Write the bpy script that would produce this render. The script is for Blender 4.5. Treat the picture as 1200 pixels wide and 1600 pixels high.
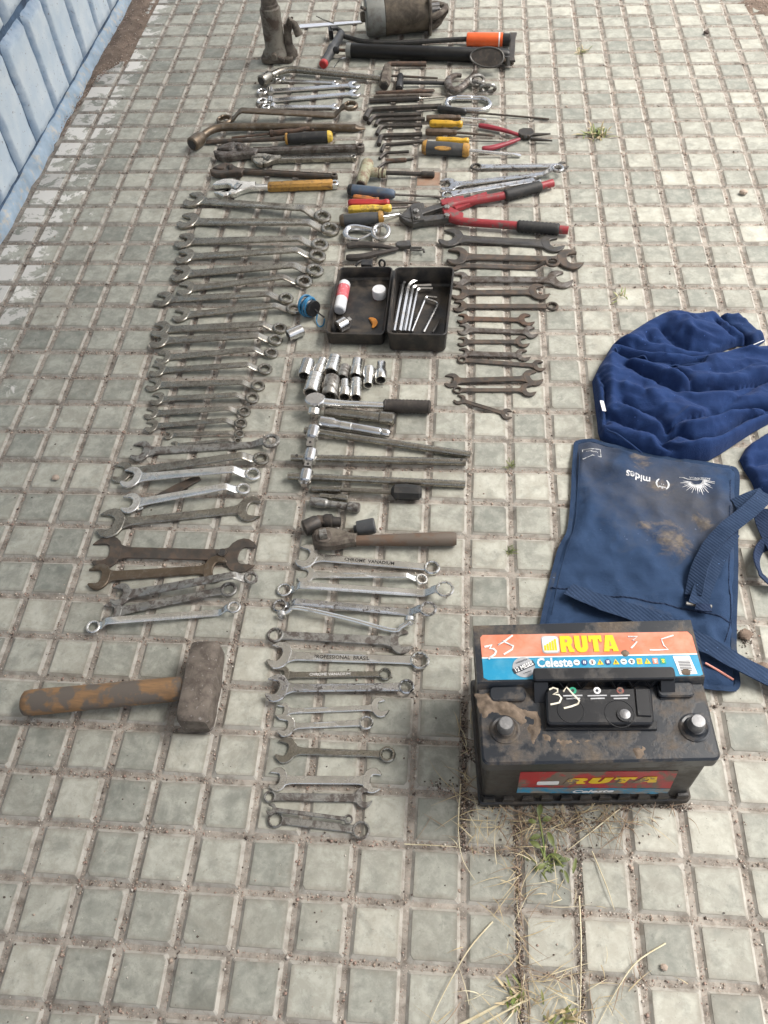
import bpy, math, random
import numpy as np
from mathutils import Vector, Matrix, noise
from mathutils.geometry import delaunay_2d_cdt
R_ = math.radians
rnd = random.Random(7)
for o in list(bpy.data.objects): bpy.data.objects.remove(o, do_unlink=True)
scene = bpy.context.scene
col = scene.collection

# ------------------------------------------------------------------ camera
F_PX = 1349.227                                    # focal length in photo pixels (photo 1200 x 1600)
CAM = Vector((-0.08841, -0.17380, 1.09491))
RT = Vector((0.9962957, 0.0703021, -0.0495234))
DN = Vector((0.0267364, -0.8005881, -0.5986183))
FW = Vector((-0.0817320, 0.5950768, -0.7995021))
cd = bpy.data.cameras.new('camera'); cam = bpy.data.objects.new('camera', cd); col.objects.link(cam)
cam.matrix_world = Matrix(((RT.x, -DN.x, -FW.x, CAM.x), (RT.y, -DN.y, -FW.y, CAM.y), (RT.z, -DN.z, -FW.z, CAM.z), (0, 0, 0, 1)))
cd.sensor_fit = 'VERTICAL'; cd.sensor_height = 24.0; cd.sensor_width = 18.0
cd.lens = F_PX / 1600 * 24.0
cd.clip_start = 0.02; cd.clip_end = 200
scene.camera = cam
scene.render.resolution_x = 768; scene.render.resolution_y = 1024

# ------------------------------------------------------------------ sky, sun, exposure
SUN_EL, SUN_AZ = R_(58), R_(72)                    # azimuth clockwise from +y (towards the top right of the view)
world = bpy.data.worlds.new('World'); scene.world = world; world.use_nodes = True
wn = world.node_tree; wn.nodes.clear()
sky = wn.nodes.new('ShaderNodeTexSky'); sky.sky_type = 'NISHITA'; sky.sun_disc = False
sky.sun_elevation = SUN_EL; sky.sun_rotation = SUN_AZ; sky.dust_density = 4.0; sky.ozone_density = 1.0; sky.air_density = 1.0
bg = wn.nodes.new('ShaderNodeBackground'); bg.inputs[1].default_value = 0.075
wo = wn.nodes.new('ShaderNodeOutputWorld')
hs = wn.nodes.new('ShaderNodeHueSaturation'); hs.inputs['Saturation'].default_value = .35   # thin overcast: a paler sky
wn.links.new(sky.outputs[0], hs.inputs['Color']); wn.links.new(hs.outputs[0], bg.inputs[0]); wn.links.new(bg.outputs[0], wo.inputs[0])
sd = bpy.data.lights.new('sun', 'SUN'); sd.energy = 1.5; sd.angle = R_(34); sd.color = (1.0, 0.955, 0.89)
sun = bpy.data.objects.new('sun', sd); col.objects.link(sun)
sdir = Vector((math.sin(SUN_AZ) * math.cos(SUN_EL), math.cos(SUN_AZ) * math.cos(SUN_EL), math.sin(SUN_EL)))
sun.rotation_euler = (-sdir).to_track_quat('-Z', 'Y').to_euler()
sun.location = (3, 2, 4)
vs = scene.view_settings
vs.view_transform = 'Standard'; vs.look = 'None'; vs.gamma = 1.0; vs.use_curve_mapping = False
vs.exposure = 1.60

# ------------------------------------------------------------------ measuring: where a point of the photo lies on the ground (or on a plane z above it)
def G(u, v, z=0.0):
    d = RT * ((u - 600) / F_PX) + DN * ((v - 800) / F_PX) + FW
    return CAM + d * ((z - CAM.z) / d.z)
def mpp(u, v):
    return (G(u + 10, v) - G(u - 10, v)).length / 20

# ------------------------------------------------------------------ objects
XF = {}
def thing(name, label, cat, loc=(0, 0, 0), rotz=0.0, group=None):
    o = bpy.data.objects.new(name, None); col.objects.link(o)
    o.empty_display_size = 0.02
    o.location = loc; o.rotation_euler = (0, 0, rotz)
    o['label'] = label; o['category'] = cat
    if group: o['group'] = group
    XF[o.name] = Matrix.Translation(Vector(loc)) @ Matrix.Rotation(rotz, 4, 'Z')
    return o
def tag(o, label=None, cat=None, group=None, kind=None):
    if label: o['label'] = label
    if cat: o['category'] = cat
    if group: o['group'] = group
    if kind: o['kind'] = kind
    return o

class MB:
    """collects faces in world space; build() links them as one mesh object"""
    def __init__(s): s.v = []; s.f = []; s.mi = []; s.M = Matrix.Identity(4); s.cur = 0
    def add(s, vs, fs):
        b = len(s.v); M = s.M
        s.v.extend([M @ Vector(p) for p in vs])
        s.f.extend([tuple(i + b for i in f) for f in fs]); s.mi.extend([s.cur] * len(fs))
    def loft(s, rings, cap=(True, True), closed=False):
        n = len(rings[0]); vs = [p for r in rings for p in r]; fs = []
        m = len(rings)
        for i in range(m if closed else m - 1):
            j = (i + 1) % m
            for k in range(n):
                l = (k + 1) % n
                fs.append((i * n + k, i * n + l, j * n + l, j * n + k))
        if not closed:
            if cap[0]: fs.append(tuple(range(n))[::-1])
            if cap[1]: fs.append(tuple((m - 1) * n + k for k in range(n)))
        s.add(vs, fs)
    def lathe(s, prof, seg=16, cap=(True, True)):          # profile (x, r) about the local X axis
        rings = []
        for x, r in prof:
            r = max(r, 1e-5)
            rings.append([(x, r * math.cos(a), r * math.sin(a)) for a in [2 * math.pi * k / seg for k in range(seg)]])
        s.loft(rings, cap)
    def tube(s, path, rad, seg=10, cap=True, closed=False, flat=1.0, ph=0.0):
        path = [Vector(p) for p in path]; n = len(path)
        if not hasattr(rad, '__len__'): rad = [rad] * n
        rings = []; up = None
        for i in range(n):
            a = path[i - 1] if (i > 0 or closed) else path[i]
            b = path[(i + 1) % n] if (i < n - 1 or closed) else path[i]
            t = (b - a).normalized()
            if up is None:
                up = Vector((0, 0, 1)) if abs(t.z) < 0.9 else Vector((0, 1, 0))
            sd_ = t.cross(up)
            if sd_.length < 1e-6: sd_ = t.orthogonal()
            sd_.normalize(); up = sd_.cross(t).normalized()
            rings.append([path[i] + sd_ * (rad[i] * math.cos(q)) + up * (rad[i] * flat * math.sin(q))
                          for q in [ph + 2 * math.pi * k / seg for k in range(seg)]])
        s.loft(rings, (cap, cap), closed)
    def extr(s, pts, z0, z1, bev=0.0):                     # 2-D outline (counter-clockwise) in local XY
        n = len(pts); P = [Vector((p[0], p[1])) for p in pts]
        ar = sum(P[i].x * P[(i + 1) % n].y - P[(i + 1) % n].x * P[i].y for i in range(n))
        if ar < 0: P = P[::-1]
        ins = []
        for i in range(n):
            a, b, c = P[i - 1], P[i], P[(i + 1) % n]
            d1 = (b - a).normalized(); d2 = (c - b).normalized()
            nn = Vector((-(d1.y + d2.y), d1.x + d2.x))
            if nn.length < 1e-6: nn = Vector((-d1.y, d1.x))
            nn.normalize(); ins.append(b + nn * bev)
        if bev > 0:
            rings = [[(p.x, p.y, z0) for p in ins], [(p.x, p.y, z0 + bev) for p in P], [(p.x, p.y, z1 - bev) for p in P], [(p.x, p.y, z1) for p in ins]]
        else:
            rings = [[(p.x, p.y, z0) for p in P], [(p.x, p.y, z1) for p in P]]
        s.loft(rings)
    def box(s, x0, x1, y0, y1, z0, z1, bev=0.001):
        s.extr([(x0, y0), (x1, y0), (x1, y1), (x0, y1)], z0, z1, bev)
    def rbox(s, x0, x1, y0, y1, z0, z1, r=0.005, bev=0.001, n=4):
        s.extr(rrect(x0, x1, y0, y1, r, n), z0, z1, bev)
    def annulus(s, ro, inner, z0, z1, bev):                # inner: list of (x, y), outer circle sampled at the same angles
        n = len(inner)
        an = [math.atan2(p[1], p[0]) for p in inner]
        O = lambda r, z: [(r * math.cos(a), r * math.sin(a), z) for a in an]
        I = lambda k, z: [(p[0] * k, p[1] * k, z) for p in inner]
        ki = 1 + bev * 0.7 / max(1e-6, math.hypot(*inner[0]))
        s.loft([O(ro - bev, z0), O(ro, z0 + bev), O(ro, z1 - bev), O(ro - bev, z1), I(ki, z1), I(1, z1 - bev * .7), I(1, z0 + bev * .7), I(ki, z0)], closed=True)
    def build(s, name, mats, parent=None, smooth=32, label=None):
        me = bpy.data.meshes.new(name)
        V = s.v
        if parent is not None:
            Mi = XF[parent.name].inverted(); V = [Mi @ p for p in V]
        me.from_pydata([tuple(p) for p in V], [], s.f)
        if not isinstance(mats, (list, tuple)): mats = [mats]
        for m in mats: me.materials.append(M[m] if isinstance(m, str) else m)
        if len(mats) > 1: me.polygons.foreach_set('material_index', s.mi)
        if smooth:
            me.shade_smooth(); me.set_sharp_from_angle(angle=R_(smooth))
        me.update()
        o = bpy.data.objects.new(name, me); col.objects.link(o)
        if parent is not None:
            o.parent = parent; XF[o.name] = XF[parent.name]
        if label: o['label'] = label
        return o
def rrect(x0, x1, y0, y1, r, n=4):
    pts = []
    for cx, cy, a0 in ((x1 - r, y0 + r, -90), (x1 - r, y1 - r, 0), (x0 + r, y1 - r, 90), (x0 + r, y0 + r, 180)):
        for k in range(n + 1):
            a = R_(a0 + 90 * k / n); pts.append((cx + r * math.cos(a), cy + r * math.sin(a)))
    return pts
def axm(p0, p1, up=(0, 0, 1)):                             # frame at p0 with X towards p1
    p0, p1 = Vector(p0), Vector(p1); x = (p1 - p0).normalized(); y = Vector(up).cross(x)
    if y.length < 1e-5: y = Vector((0, 1, 0)).cross(x)
    y.normalize(); z = x.cross(y)
    return Matrix(((x.x, y.x, z.x, p0.x), (x.y, y.y, z.y, p0.y), (x.z, y.z, z.z, p0.z), (0, 0, 0, 1)))
def frame(p, rz, z=0.0):
    return Matrix.Translation(Vector((p[0], p[1], z))) @ Matrix.Rotation(rz, 4, 'Z')
def smoothpath(pts, n=6, closed=False):                    # Catmull-Rom
    pts = [Vector(p) for p in pts]; m = len(pts); out = []
    for i in range(m if closed else m - 1):
        if closed: p0, p1, p2, p3 = pts[i - 1], pts[i], pts[(i + 1) % m], pts[(i + 2) % m]
        else: p0, p1, p2, p3 = pts[max(i - 1, 0)], pts[i], pts[i + 1], pts[min(i + 2, m - 1)]
        for k in range(n):
            t = k / n
            out.append(0.5 * ((2 * p1) + (p2 - p0) * t + (2 * p0 - 5 * p1 + 4 * p2 - p3) * t * t + (3 * p1 - p0 - 3 * p2 + p3) * t ** 3))
    if not closed: out.append(pts[-1])
    return out
def fillet(pts, r, n=5):                                   # polyline with rounded corners
    pts = [Vector(p) for p in pts]; out = [pts[0]]
    for i in range(1, len(pts) - 1):
        a, b, c = pts[i - 1], pts[i], pts[i + 1]
        d1 = (a - b); d2 = (c - b); q = min(r, d1.length * .45, d2.length * .45)
        s_, e = b + d1.normalized() * q, b + d2.normalized() * q
        for k in range(n + 1):
            t = k / n; out.append(s_ * (1 - t) ** 2 + b * 2 * t * (1 - t) + e * t * t)
    out.append(pts[-1]); return out

# ------------------------------------------------------------------ materials
M = {}
def nodes(name):
    m = bpy.data.materials.new(name); m.use_nodes = True; nt = m.node_tree; nt.nodes.clear()
    out = nt.nodes.new('ShaderNodeOutputMaterial'); b = nt.nodes.new('ShaderNodeBsdfPrincipled')
    nt.links.new(b.outputs[0], out.inputs[0]); M[name] = m
    geo = nt.nodes.new('ShaderNodeNewGeometry')
    return m, nt, b, geo.outputs['Position']
def tex(nt, vec, scale, detail=4, rough=0.6, kind='noise', dist=0.0, sv=None):
    if sv:
        mp = nt.nodes.new('ShaderNodeMapping'); mp.inputs['Scale'].default_value = sv; nt.links.new(vec, mp.inputs[0]); vec = mp.outputs[0]
    if kind == 'noise':
        t = nt.nodes.new('ShaderNodeTexNoise'); t.inputs['Detail'].default_value = detail; t.inputs['Roughness'].default_value = rough; t.inputs['Distortion'].default_value = dist
    else:
        t = nt.nodes.new('ShaderNodeTexVoronoi')
    t.inputs['Scale'].default_value = scale; nt.links.new(vec, t.inputs['Vector']); return t.outputs[0]
def ramp(nt, fac, lo, hi, a=0.0, b=1.0):
    r = nt.nodes.new('ShaderNodeMapRange'); r.clamp = True
    r.inputs[1].default_value = lo; r.inputs[2].default_value = hi; r.inputs[3].default_value = a; r.inputs[4].default_value = b
    nt.links.new(fac, r.inputs[0]); return r.outputs[0]
def mix(nt, fac, a, b):
    m = nt.nodes.new('ShaderNodeMix'); m.data_type = 'RGBA'
    if hasattr(fac, 'links'): nt.links.new(fac, m.inputs[0])
    else: m.inputs[0].default_value = fac
    for i, c in ((6, a), (7, b)):
        if hasattr(c, 'links'): nt.links.new(c, m.inputs[i])
        else: m.inputs[i].default_value = (*c, 1)
    return m.outputs[2]
def mth(nt, op, a, b=0.0):
    m = nt.nodes.new('ShaderNodeMath'); m.operation = op
    for i, c in ((0, a), (1, b)):
        if hasattr(c, 'links'): nt.links.new(c, m.inputs[i])
        else: m.inputs[i].default_value = c
    return m.outputs[0]
def bump(nt, b, h, st, dist=0.001):
    n = nt.nodes.new('ShaderNodeBump'); n.inputs['Strength'].default_value = st; n.inputs['Distance'].default_value = dist
    nt.links.new(h, n.inputs['Height']); nt.links.new(n.outputs[0], b.inputs['Normal'])
def setin(nt, b, key, v):
    if hasattr(v, 'links'): nt.links.new(v, b.inputs[key])
    else: b.inputs[key].default_value = v
def pmat(name, c1, c2=None, sc=60, lo=.45, hi=.65, r1=.5, r2=None, m1=0.0, m2=None, bmp=.15, bsc=400, var=.25, vsc=25, spec=.5, c3=None, sc3=150, lo3=.6, hi3=.7):
    """two-tone weathered surface: c1 clean, c2 dirt/rust in patches, c3 fine specks"""
    m, nt, b, P = nodes(name)
    c2 = c2 or tuple(x * .6 for x in c1); r2 = r1 if r2 is None else r2; m2 = m1 if m2 is None else m2
    f = ramp(nt, tex(nt, P, sc, 5, .65, dist=.3), lo, hi)
    v = ramp(nt, tex(nt, P, vsc, 3, .6), .3, .7, 1 - var, 1 + var)
    cm = mix(nt, f, c1, c2)
    if c3: cm = mix(nt, ramp(nt, tex(nt, P, sc3, 3, .7), lo3, hi3), cm, c3)
    vm = nt.nodes.new('ShaderNodeVectorMath'); vm.operation = 'SCALE'; nt.links.new(cm, vm.inputs[0]); nt.links.new(v, vm.inputs['Scale'])
    nt.links.new(vm.outputs[0], b.inputs['Base Color'])
    setin(nt, b, 'Roughness', ramp(nt, f, 0, 1, r1, r2)); setin(nt, b, 'Metallic', ramp(nt, f, 0, 1, m1, m2))
    b.inputs['Specular IOR Level'].default_value = spec
    if bmp: bump(nt, b, tex(nt, P, bsc, 3, .6), bmp, .0006)
    return m
# metals
pmat('chrome', (.60, .60, .60), (.30, .26, .22), 90, .55, .75, .22, .45, 1, .8, .03, 300, .15)
pmat('chrome_spotted', (.58, .58, .58), (.09, .08, .075), 110, .50, .62, .2, .6, 1, .5, .05, 300, .2)
pmat('satin', (.335, .32, .28), (.16, .138, .115), 70, .46, .68, .27, .5, 1, .8, .06, 500, .18, c3=(.16, .13, .11), sc3=220, lo3=.62, hi3=.74)
pmat('satin_light', (.74, .735, .71), (.40, .37, .33), 80, .52, .75, .24, .45, 1, .85, .05, 500, .15, c3=(.2, .17, .15), sc3=260, lo3=.64, hi3=.76)
pmat('dirty', (.34, .335, .315), (.10, .085, .075), 85, .44, .6, .42, .7, .9, .35, .12, 400, .2)
pmat('dark', (.075, .066, .058), (.11, .08, .06), 70, .42, .62, .5, .68, .5, .3, .12, 450, .25)
pmat('darkgrey', (.115, .112, .108), (.075, .066, .056), 75, .45, .65, .42, .6, .75, .4, .1, 450, .2)
pmat('bronze', (.15, .115, .082), (.23, .20, .165), 90, .5, .7, .42, .5, .75, .85, .1, 400, .25)
pmat('rust', (.115, .07, .047), (.06, .047, .04), 80, .42, .62, .65, .75, .3, .2, .2, 500, .25)
pmat('rusty_patchy', (.20, .185, .17), (.075, .058, .047), 60, .4, .58, .45, .65, .8, .4, .14, 400, .25)
pmat('hexblack', (.052, .047, .043), (.085, .068, .055), 90, .48, .66, .48, .62, .45, .3, .1, 450, .25)
pmat('castiron', (.145, .125, .10), (.065, .05, .04), 45, .42, .6, .7, .8, .15, .1, .35, 300, .25)
pmat('jackpaint', (.185, .17, .14), (.075, .055, .042), 32, .46, .62, .55, .75, .1, .1, .25, 250, .2)
pmat('oldsteel', (.15, .125, .095), (.06, .048, .036), 28, .42, .62, .48, .62, .55, .3, .15, 250, .25)
pmat('endcap', (.20, .205, .19), (.12, .105, .088), 40, .5, .7, .5, .6, .4, .3, .15, 300, .15)
pmat('gearsteel', (.5, .5, .5), (.2, .19, .18), 60, .55, .7, .3, .5, 1, .8, .05)
pmat('whitesteel', (.75, .76, .80), (.6, .6, .62), 40, .55, .8, .25, .3, .6, .6, .02, 300, .06)
pmat('lead', (.24, .24, .245), (.36, .36, .36), 120, .5, .7, .45, .5, .8, .8, .2, 500, .15)
pmat('engrave', (.035, .032, .03), None, 60, .5, .7, .6)  # near black: stamped letters, and shade painted into hole mouths
pmat('engrave_light', (.60, .59, .57), None, 60, .5, .7, .45)
# paints, plastics, rubber, wood
pmat('black_plastic', (.016, .016, .017), (.05, .046, .042), 60, .5, .75, .4, .55, 0, 0, .12, 350, .2)
pmat('black_rubber', (.022, .022, .022), (.06, .054, .048), 80, .5, .72, .6, .75, 0, 0, .15, 500, .2)
pmat('brown_rubber', (.035, .029, .025), (.07, .058, .048), 80, .5, .7, .6, .7, 0, 0, .15, 500, .2)
pmat('grey_rubber', (.055, .058, .062), (.085, .08, .074), 60, .5, .7, .45, .6, 0, 0, .1, 400, .15)
pmat('black_paint', (.007, .007, .007), (.012, .012, .011), 60, .5, .7, .38, .45, 0, 0, .05, 300, .2, spec=.3, c3=(.5, .5, .48), sc3=70, lo3=.745, hi3=.765)
pmat('yellow', (.62, .36, .03), (.20, .12, .03), 90, .54, .7, .4, .6, 0, 0, .06, 300, .15)
pmat('lemon', (.66, .45, .06), (.16, .11, .05), 80, .52, .68, .42, .6, 0, 0, .06, 300, .15)
pmat('ochre_grip', (.40, .215, .045), (.15, .085, .035), 85, .48, .66, .5, .6, 0, 0, .1, 350, .2)
pmat('red', (.40, .035, .035), (.12, .07, .06), 75, .58, .7, .4, .6, 0, 0, .06, 300, .15)
pmat('red_worn', (.27, .028, .034), (.15, .10, .09), 60, .54, .64, .42, .65, 0, .2, .1, 300, .15)
pmat('crimson', (.24, .022, .035), (.15, .04, .045), 70, .5, .75, .45, .5, 0, 0, .05, 300, .15)
pmat('orange', (.72, .115, .025), (.55, .13, .05), 50, .5, .8, .4, .5, 0, 0, .04, 300, .1)
pmat('orange_worn', (.48, .17, .045), (.2, .11, .06), 70, .48, .66, .5, .6, 0, 0, .08, 300, .15)
pmat('blue_handle', (.065, .095, .14), (.13, .12, .10), 60, .48, .68, .5, .65, 0, 0, .1, 300, .2)
pmat('brown_wood', (.105, .07, .045), (.045, .035, .028), 60, .45, .65, .6, .7, 0, 0, .2, 300, .25)
pmat('pale_paint', (.33, .325, .22), (.21, .14, .09), 70, .47, .62, .55, .65, 0, 0, .15, 350, .2)
pmat('blue_wire', (.035, .22, .42), (.03, .15, .3), 60, .5, .7, .35, .4, 0, 0, .0)
pmat('white_plastic', (.68, .69, .70), (.5, .48, .45), 60, .52, .72, .4, .5, 0, 0, .05, 300, .08)
pmat('pink_print', (.60, .12, .14), (.68, .5, .5), 130, .56, .62, .45, .5, 0, 0, .0, 300, .1)
pmat('tray_plastic', (.015, .014, .0135), (.075, .060, .045), 30, .44, .70, .42, .7, 0, 0, .1, 250, .25)
pmat('peel', (.50, .19, .02), None, 60, .5, .8, .5)
def wood(name, c1, c2, c3, sv):
    m, nt, b, P = nodes(name)
    g = tex(nt, P, 1, 5, .7, dist=1.0, sv=sv); d = tex(nt, P, 35, 4, .6)
    cm = mix(nt, ramp(nt, g, .35, .65), c1, c2); cm = mix(nt, ramp(nt, d, .45, .54), cm, c3)
    nt.links.new(cm, b.inputs['Base Color']); b.inputs['Roughness'].default_value = .68; bump(nt, b, g, .35, .001)
wood('mallet_wood', (.30, .17, .078), (.17, .105, .058), (.125, .105, .088), (16, 120, 120))
pmat('mallet_head', (.165, .138, .115), (.09, .073, .06), 55, .40, .6, .72, .8, .12, .1, .5, 220, .22, c3=(.30, .28, .26), sc3=130, lo3=.62, hi3=.72)
wood('ratchet_wood', (.145, .09, .06), (.10, .066, .046), (.12, .095, .075), (20, 160, 160))
# battery
def dirty_plastic(name, base, dirt, lo, hi, sc=26):
    m, nt, b, P = nodes(name)
    f = ramp(nt, tex(nt, P, sc, 6, .66, dist=.15), lo, hi); g = tex(nt, P, 160, 4, .7)
    dd = mix(nt, ramp(nt, g, .35, .7), dirt, tuple(x * .55 for x in dirt))
    nt.links.new(mix(nt, f, base, dd), b.inputs['Base Color'])
    setin(nt, b, 'Roughness', ramp(nt, f, 0, 1, .34, .9)); bump(nt, b, mth(nt, 'MULTIPLY', f, g), .35, .0015)
dirty_plastic('battery_case', (.014, .015, .017), (.090, .074, .058), .40, .76, 26)
dirty_plastic('battery_lid', (.014, .018, .025), (.140, .113, .088), .48, .66, 30)
dirty_plastic('battery_cover', (.010, .011, .014), (.09, .078, .066), .56, .80, 30)
pmat('dry_mud', (.21, .16, .118), (.12, .092, .07), 60, .42, .62, .95, .95, 0, 0, .8, 220, .25)
pmat('label_orange', (.70, .19, .10), (.62, .31, .22), 26, .44, .70, .38, .5, 0, 0, .05, 300, .10, c3=(.42, .25, .18), sc3=70, lo3=.66, hi3=.74)
pmat('label_blue', (.012, .27, .47), (.10, .37, .52), 28, .48, .74, .36, .5, 0, 0, .05, 300, .10, c3=(.14, .20, .24), sc3=70, lo3=.66, hi3=.74)
pmat('label_yellow_worn', (.80, .52, .01), (.20, .155, .12), 38, .50, .57, .45, .8, 0, 0, .1, 300, .1)
pmat('label_red', (.38, .022, .03), (.17, .13, .10), 38, .47, .56, .45, .7, 0, 0, .1, 300, .15)
pmat('label_blue_dirty', (.03, .24, .40), (.24, .22, .19), 45, .44, .58, .5, .7, 0, 0, .1, 300, .15)
pmat('label_yellow', (.85, .58, .01), (.75, .5, .03), 60, .55, .8, .4, .45, 0, 0, .02, 300, .04)
pmat('label_white', (.80, .80, .80), (.70, .70, .70), 60, .55, .8, .45, .5, 0, 0, .02, 300, .05)
pmat('label_grey', (.42, .43, .45), (.5, .5, .5), 60, .5, .8, .4)
pmat('label_navy', (.02, .06, .20), None, 60, .5, .8, .4)
pmat('label_dark', (.03, .035, .05), None, 60, .5, .8, .45)
pmat('label_green', (.02, .34, .20), None, 60, .5, .8, .4)
pmat('chalk', (.78, .78, .76), (.45, .45, .45), 170, .5, .66, .8, .8)
pmat('chalk_yellow', (.74, .70, .58), (.42, .38, .3), 170, .52, .68, .8, .8)
# cloth
def cloth(name, c1, c2, dirt=None, weave=900, lo=.55, hi=.7, dsc=11, twill=False):
    m, nt, b, P = nodes(name)
    cm = mix(nt, ramp(nt, tex(nt, P, 40, 4, .6), .3, .7), c1, c2)
    if dirt: cm = mix(nt, ramp(nt, tex(nt, P, dsc, 6, .62, dist=.8), lo, hi), cm, dirt)
    lint = ramp(nt, tex(nt, P, 210, 2, .5), .745, .77); cm = mix(nt, lint, cm, tuple(min(1, x * 4 + .03) for x in c1))
    nt.links.new(cm, b.inputs['Base Color']); b.inputs['Roughness'].default_value = .9
    b.inputs['Specular IOR Level'].default_value = .2
    b.inputs['Sheen Weight'].default_value = .10; b.inputs['Sheen Roughness'].default_value = .5; b.inputs['Sheen Tint'].default_value = (.5, .6, 1, 1)
    h = tex(nt, P, weave, 2, .7)
    if twill:
        wv = nt.nodes.new('ShaderNodeTexWave'); wv.bands_direction = 'DIAGONAL'; wv.inputs['Scale'].default_value = 95; wv.inputs['Distortion'].default_value = 1.5; wv.inputs['Detail Scale'].default_value = 20; nt.links.new(P, wv.inputs['Vector'])
        h = mth(nt, 'ADD', h, mth(nt, 'MULTIPLY', wv.outputs[1], 1.6))
    else: h = mth(nt, 'ADD', h, mth(nt, 'MULTIPLY', tex(nt, P, 150, 4, .65), 1.4))
    bump(nt, b, h, .55, .0011)
cloth('sweat_blue', (.009, .025, .088), (.013, .036, .118), weave=600)
cloth('sweat_rib', (.009, .024, .078), (.013, .034, .10), weave=500)
def bag_mat():
    m, nt, b, P = nodes('bag_canvas')
    cm = mix(nt, ramp(nt, tex(nt, P, 30, 4, .6), .3, .7), (.019, .042, .095), (.027, .055, .118))
    n1 = tex(nt, P, 30, 6, .68, dist=.6); n2 = tex(nt, P, 8, 4, .6)
    def spot(u, v, r0, r1):
        p = G(u, v, .01); d = nt.nodes.new('ShaderNodeVectorMath'); d.operation = 'DISTANCE'; d.inputs[1].default_value = p; nt.links.new(P, d.inputs[0]); return ramp(nt, d.outputs['Value'], r1, r0)
    haze = mth(nt, 'MAXIMUM', mth(nt, 'MAXIMUM', spot(1035, 770, .02, .16), spot(930, 705, .01, .09)), mth(nt, 'MAXIMUM', spot(1085, 800, .02, .12), spot(1010, 1000, .0, .07)))
    hz = ramp(nt, mth(nt, 'ADD', mth(nt, 'MULTIPLY', haze, .40), mth(nt, 'ADD', mth(nt, 'MULTIPLY', n2, .5), mth(nt, 'MULTIPLY', n1, .5))), .60, .98, 0, .6)
    cm = mix(nt, hz, cm, (.10, .092, .082))
    cake = mth(nt, 'MAXIMUM', mth(nt, 'MAXIMUM', spot(1052, 840, .008, .050), spot(1098, 812, .0, .030)), mth(nt, 'MAXIMUM', spot(1010, 820, .0, .018), mth(nt, 'MAXIMUM', spot(1030, 758, .0, .028), spot(1000, 716, .0, .034))))
    ck = ramp(nt, mth(nt, 'ADD', mth(nt, 'MULTIPLY', cake, .36), n1), .66, .86, 0, .85)
    cm = mix(nt, ck, cm, mix(nt, ramp(nt, tex(nt, P, 90, 3, .6), .4, .6), (.20, .165, .13), (.11, .095, .08)))
    lint = ramp(nt, tex(nt, P, 210, 2, .5), .745, .77); cm = mix(nt, lint, cm, (.12, .15, .22))
    nt.links.new(cm, b.inputs['Base Color']); b.inputs['Roughness'].default_value = .88; b.inputs['Specular IOR Level'].default_value = .25
    bump(nt, b, mth(nt, 'ADD', tex(nt, P, 1200, 2, .7), mth(nt, 'MULTIPLY', tex(nt, P, 60, 5, .65), 2.2)), .6, .0016)
bag_mat()
cloth('bag_edge', (.016, .034, .075), (.026, .048, .095), (.07, .07, .07), 1000, .6, .75)
cloth('webbing', (.017, .034, .072), (.028, .050, .10), None, 700, twill=True)
cloth('webbing_dark', (.012, .022, .05), (.018, .032, .07), None, 700, twill=True)
pmat('print_white', (.62, .63, .64), (.22, .23, .26), 140, .50, .66, .8, .8)
pmat('pink_trim', (.75, .32, .26), None, 60, .5, .8, .8)
pmat('mud_stain', (.215, .175, .14), (.12, .105, .095), 70, .42, .62, .95, .95, 0, 0, .3, 300, .2)
# plants
def leafmat(name, c1, c2, tr=.0):
    m, nt, b, P = nodes(name)
    nt.links.new(mix(nt, ramp(nt, tex(nt, P, 55, 3), .35, .65), c1, c2), b.inputs['Base Color'])
    b.inputs['Roughness'].default_value = .55
leafmat('leaf_green', (.15, .175, .05), (.08, .11, .035))
leafmat('grass_green', (.14, .20, .045), (.22, .22, .08))
leafmat('straw', (.52, .43, .26), (.36, .28, .16))
leafmat('straw_pale', (.66, .60, .42), (.50, .42, .26))
leafmat('straw_brown', (.17, .115, .075), (.28, .20, .13))
# ================================================================== THE SETTING
SHADE_ROOF = 2.3; SHADE_ROOF_Z = 2.6  # measures of the unseen roof added for its shade
S = 0.0667                                                 # pitch of the small paving squares (three to a 20 cm tile)
def posnode_cells(nt, P):
    d = nt.nodes.new('ShaderNodeVectorMath'); d.operation = 'SCALE'; d.inputs['Scale'].default_value = 1 / S; nt.links.new(P, d.inputs[0])
    f = nt.nodes.new('ShaderNodeVectorMath'); f.operation = 'FLOOR'; nt.links.new(d.outputs[0], f.inputs[0])
    mu = nt.nodes.new('ShaderNodeVectorMath'); mu.operation = 'MULTIPLY'; mu.inputs[1].default_value = (1, 1, 0); nt.links.new(f.outputs[0], mu.inputs[0])
    w = nt.nodes.new('ShaderNodeTexWhiteNoise'); w.noise_dimensions = '2D'; nt.links.new(mu.outputs[0], w.inputs[0])
    return w.outputs['Value'], w.outputs['Color']
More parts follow.
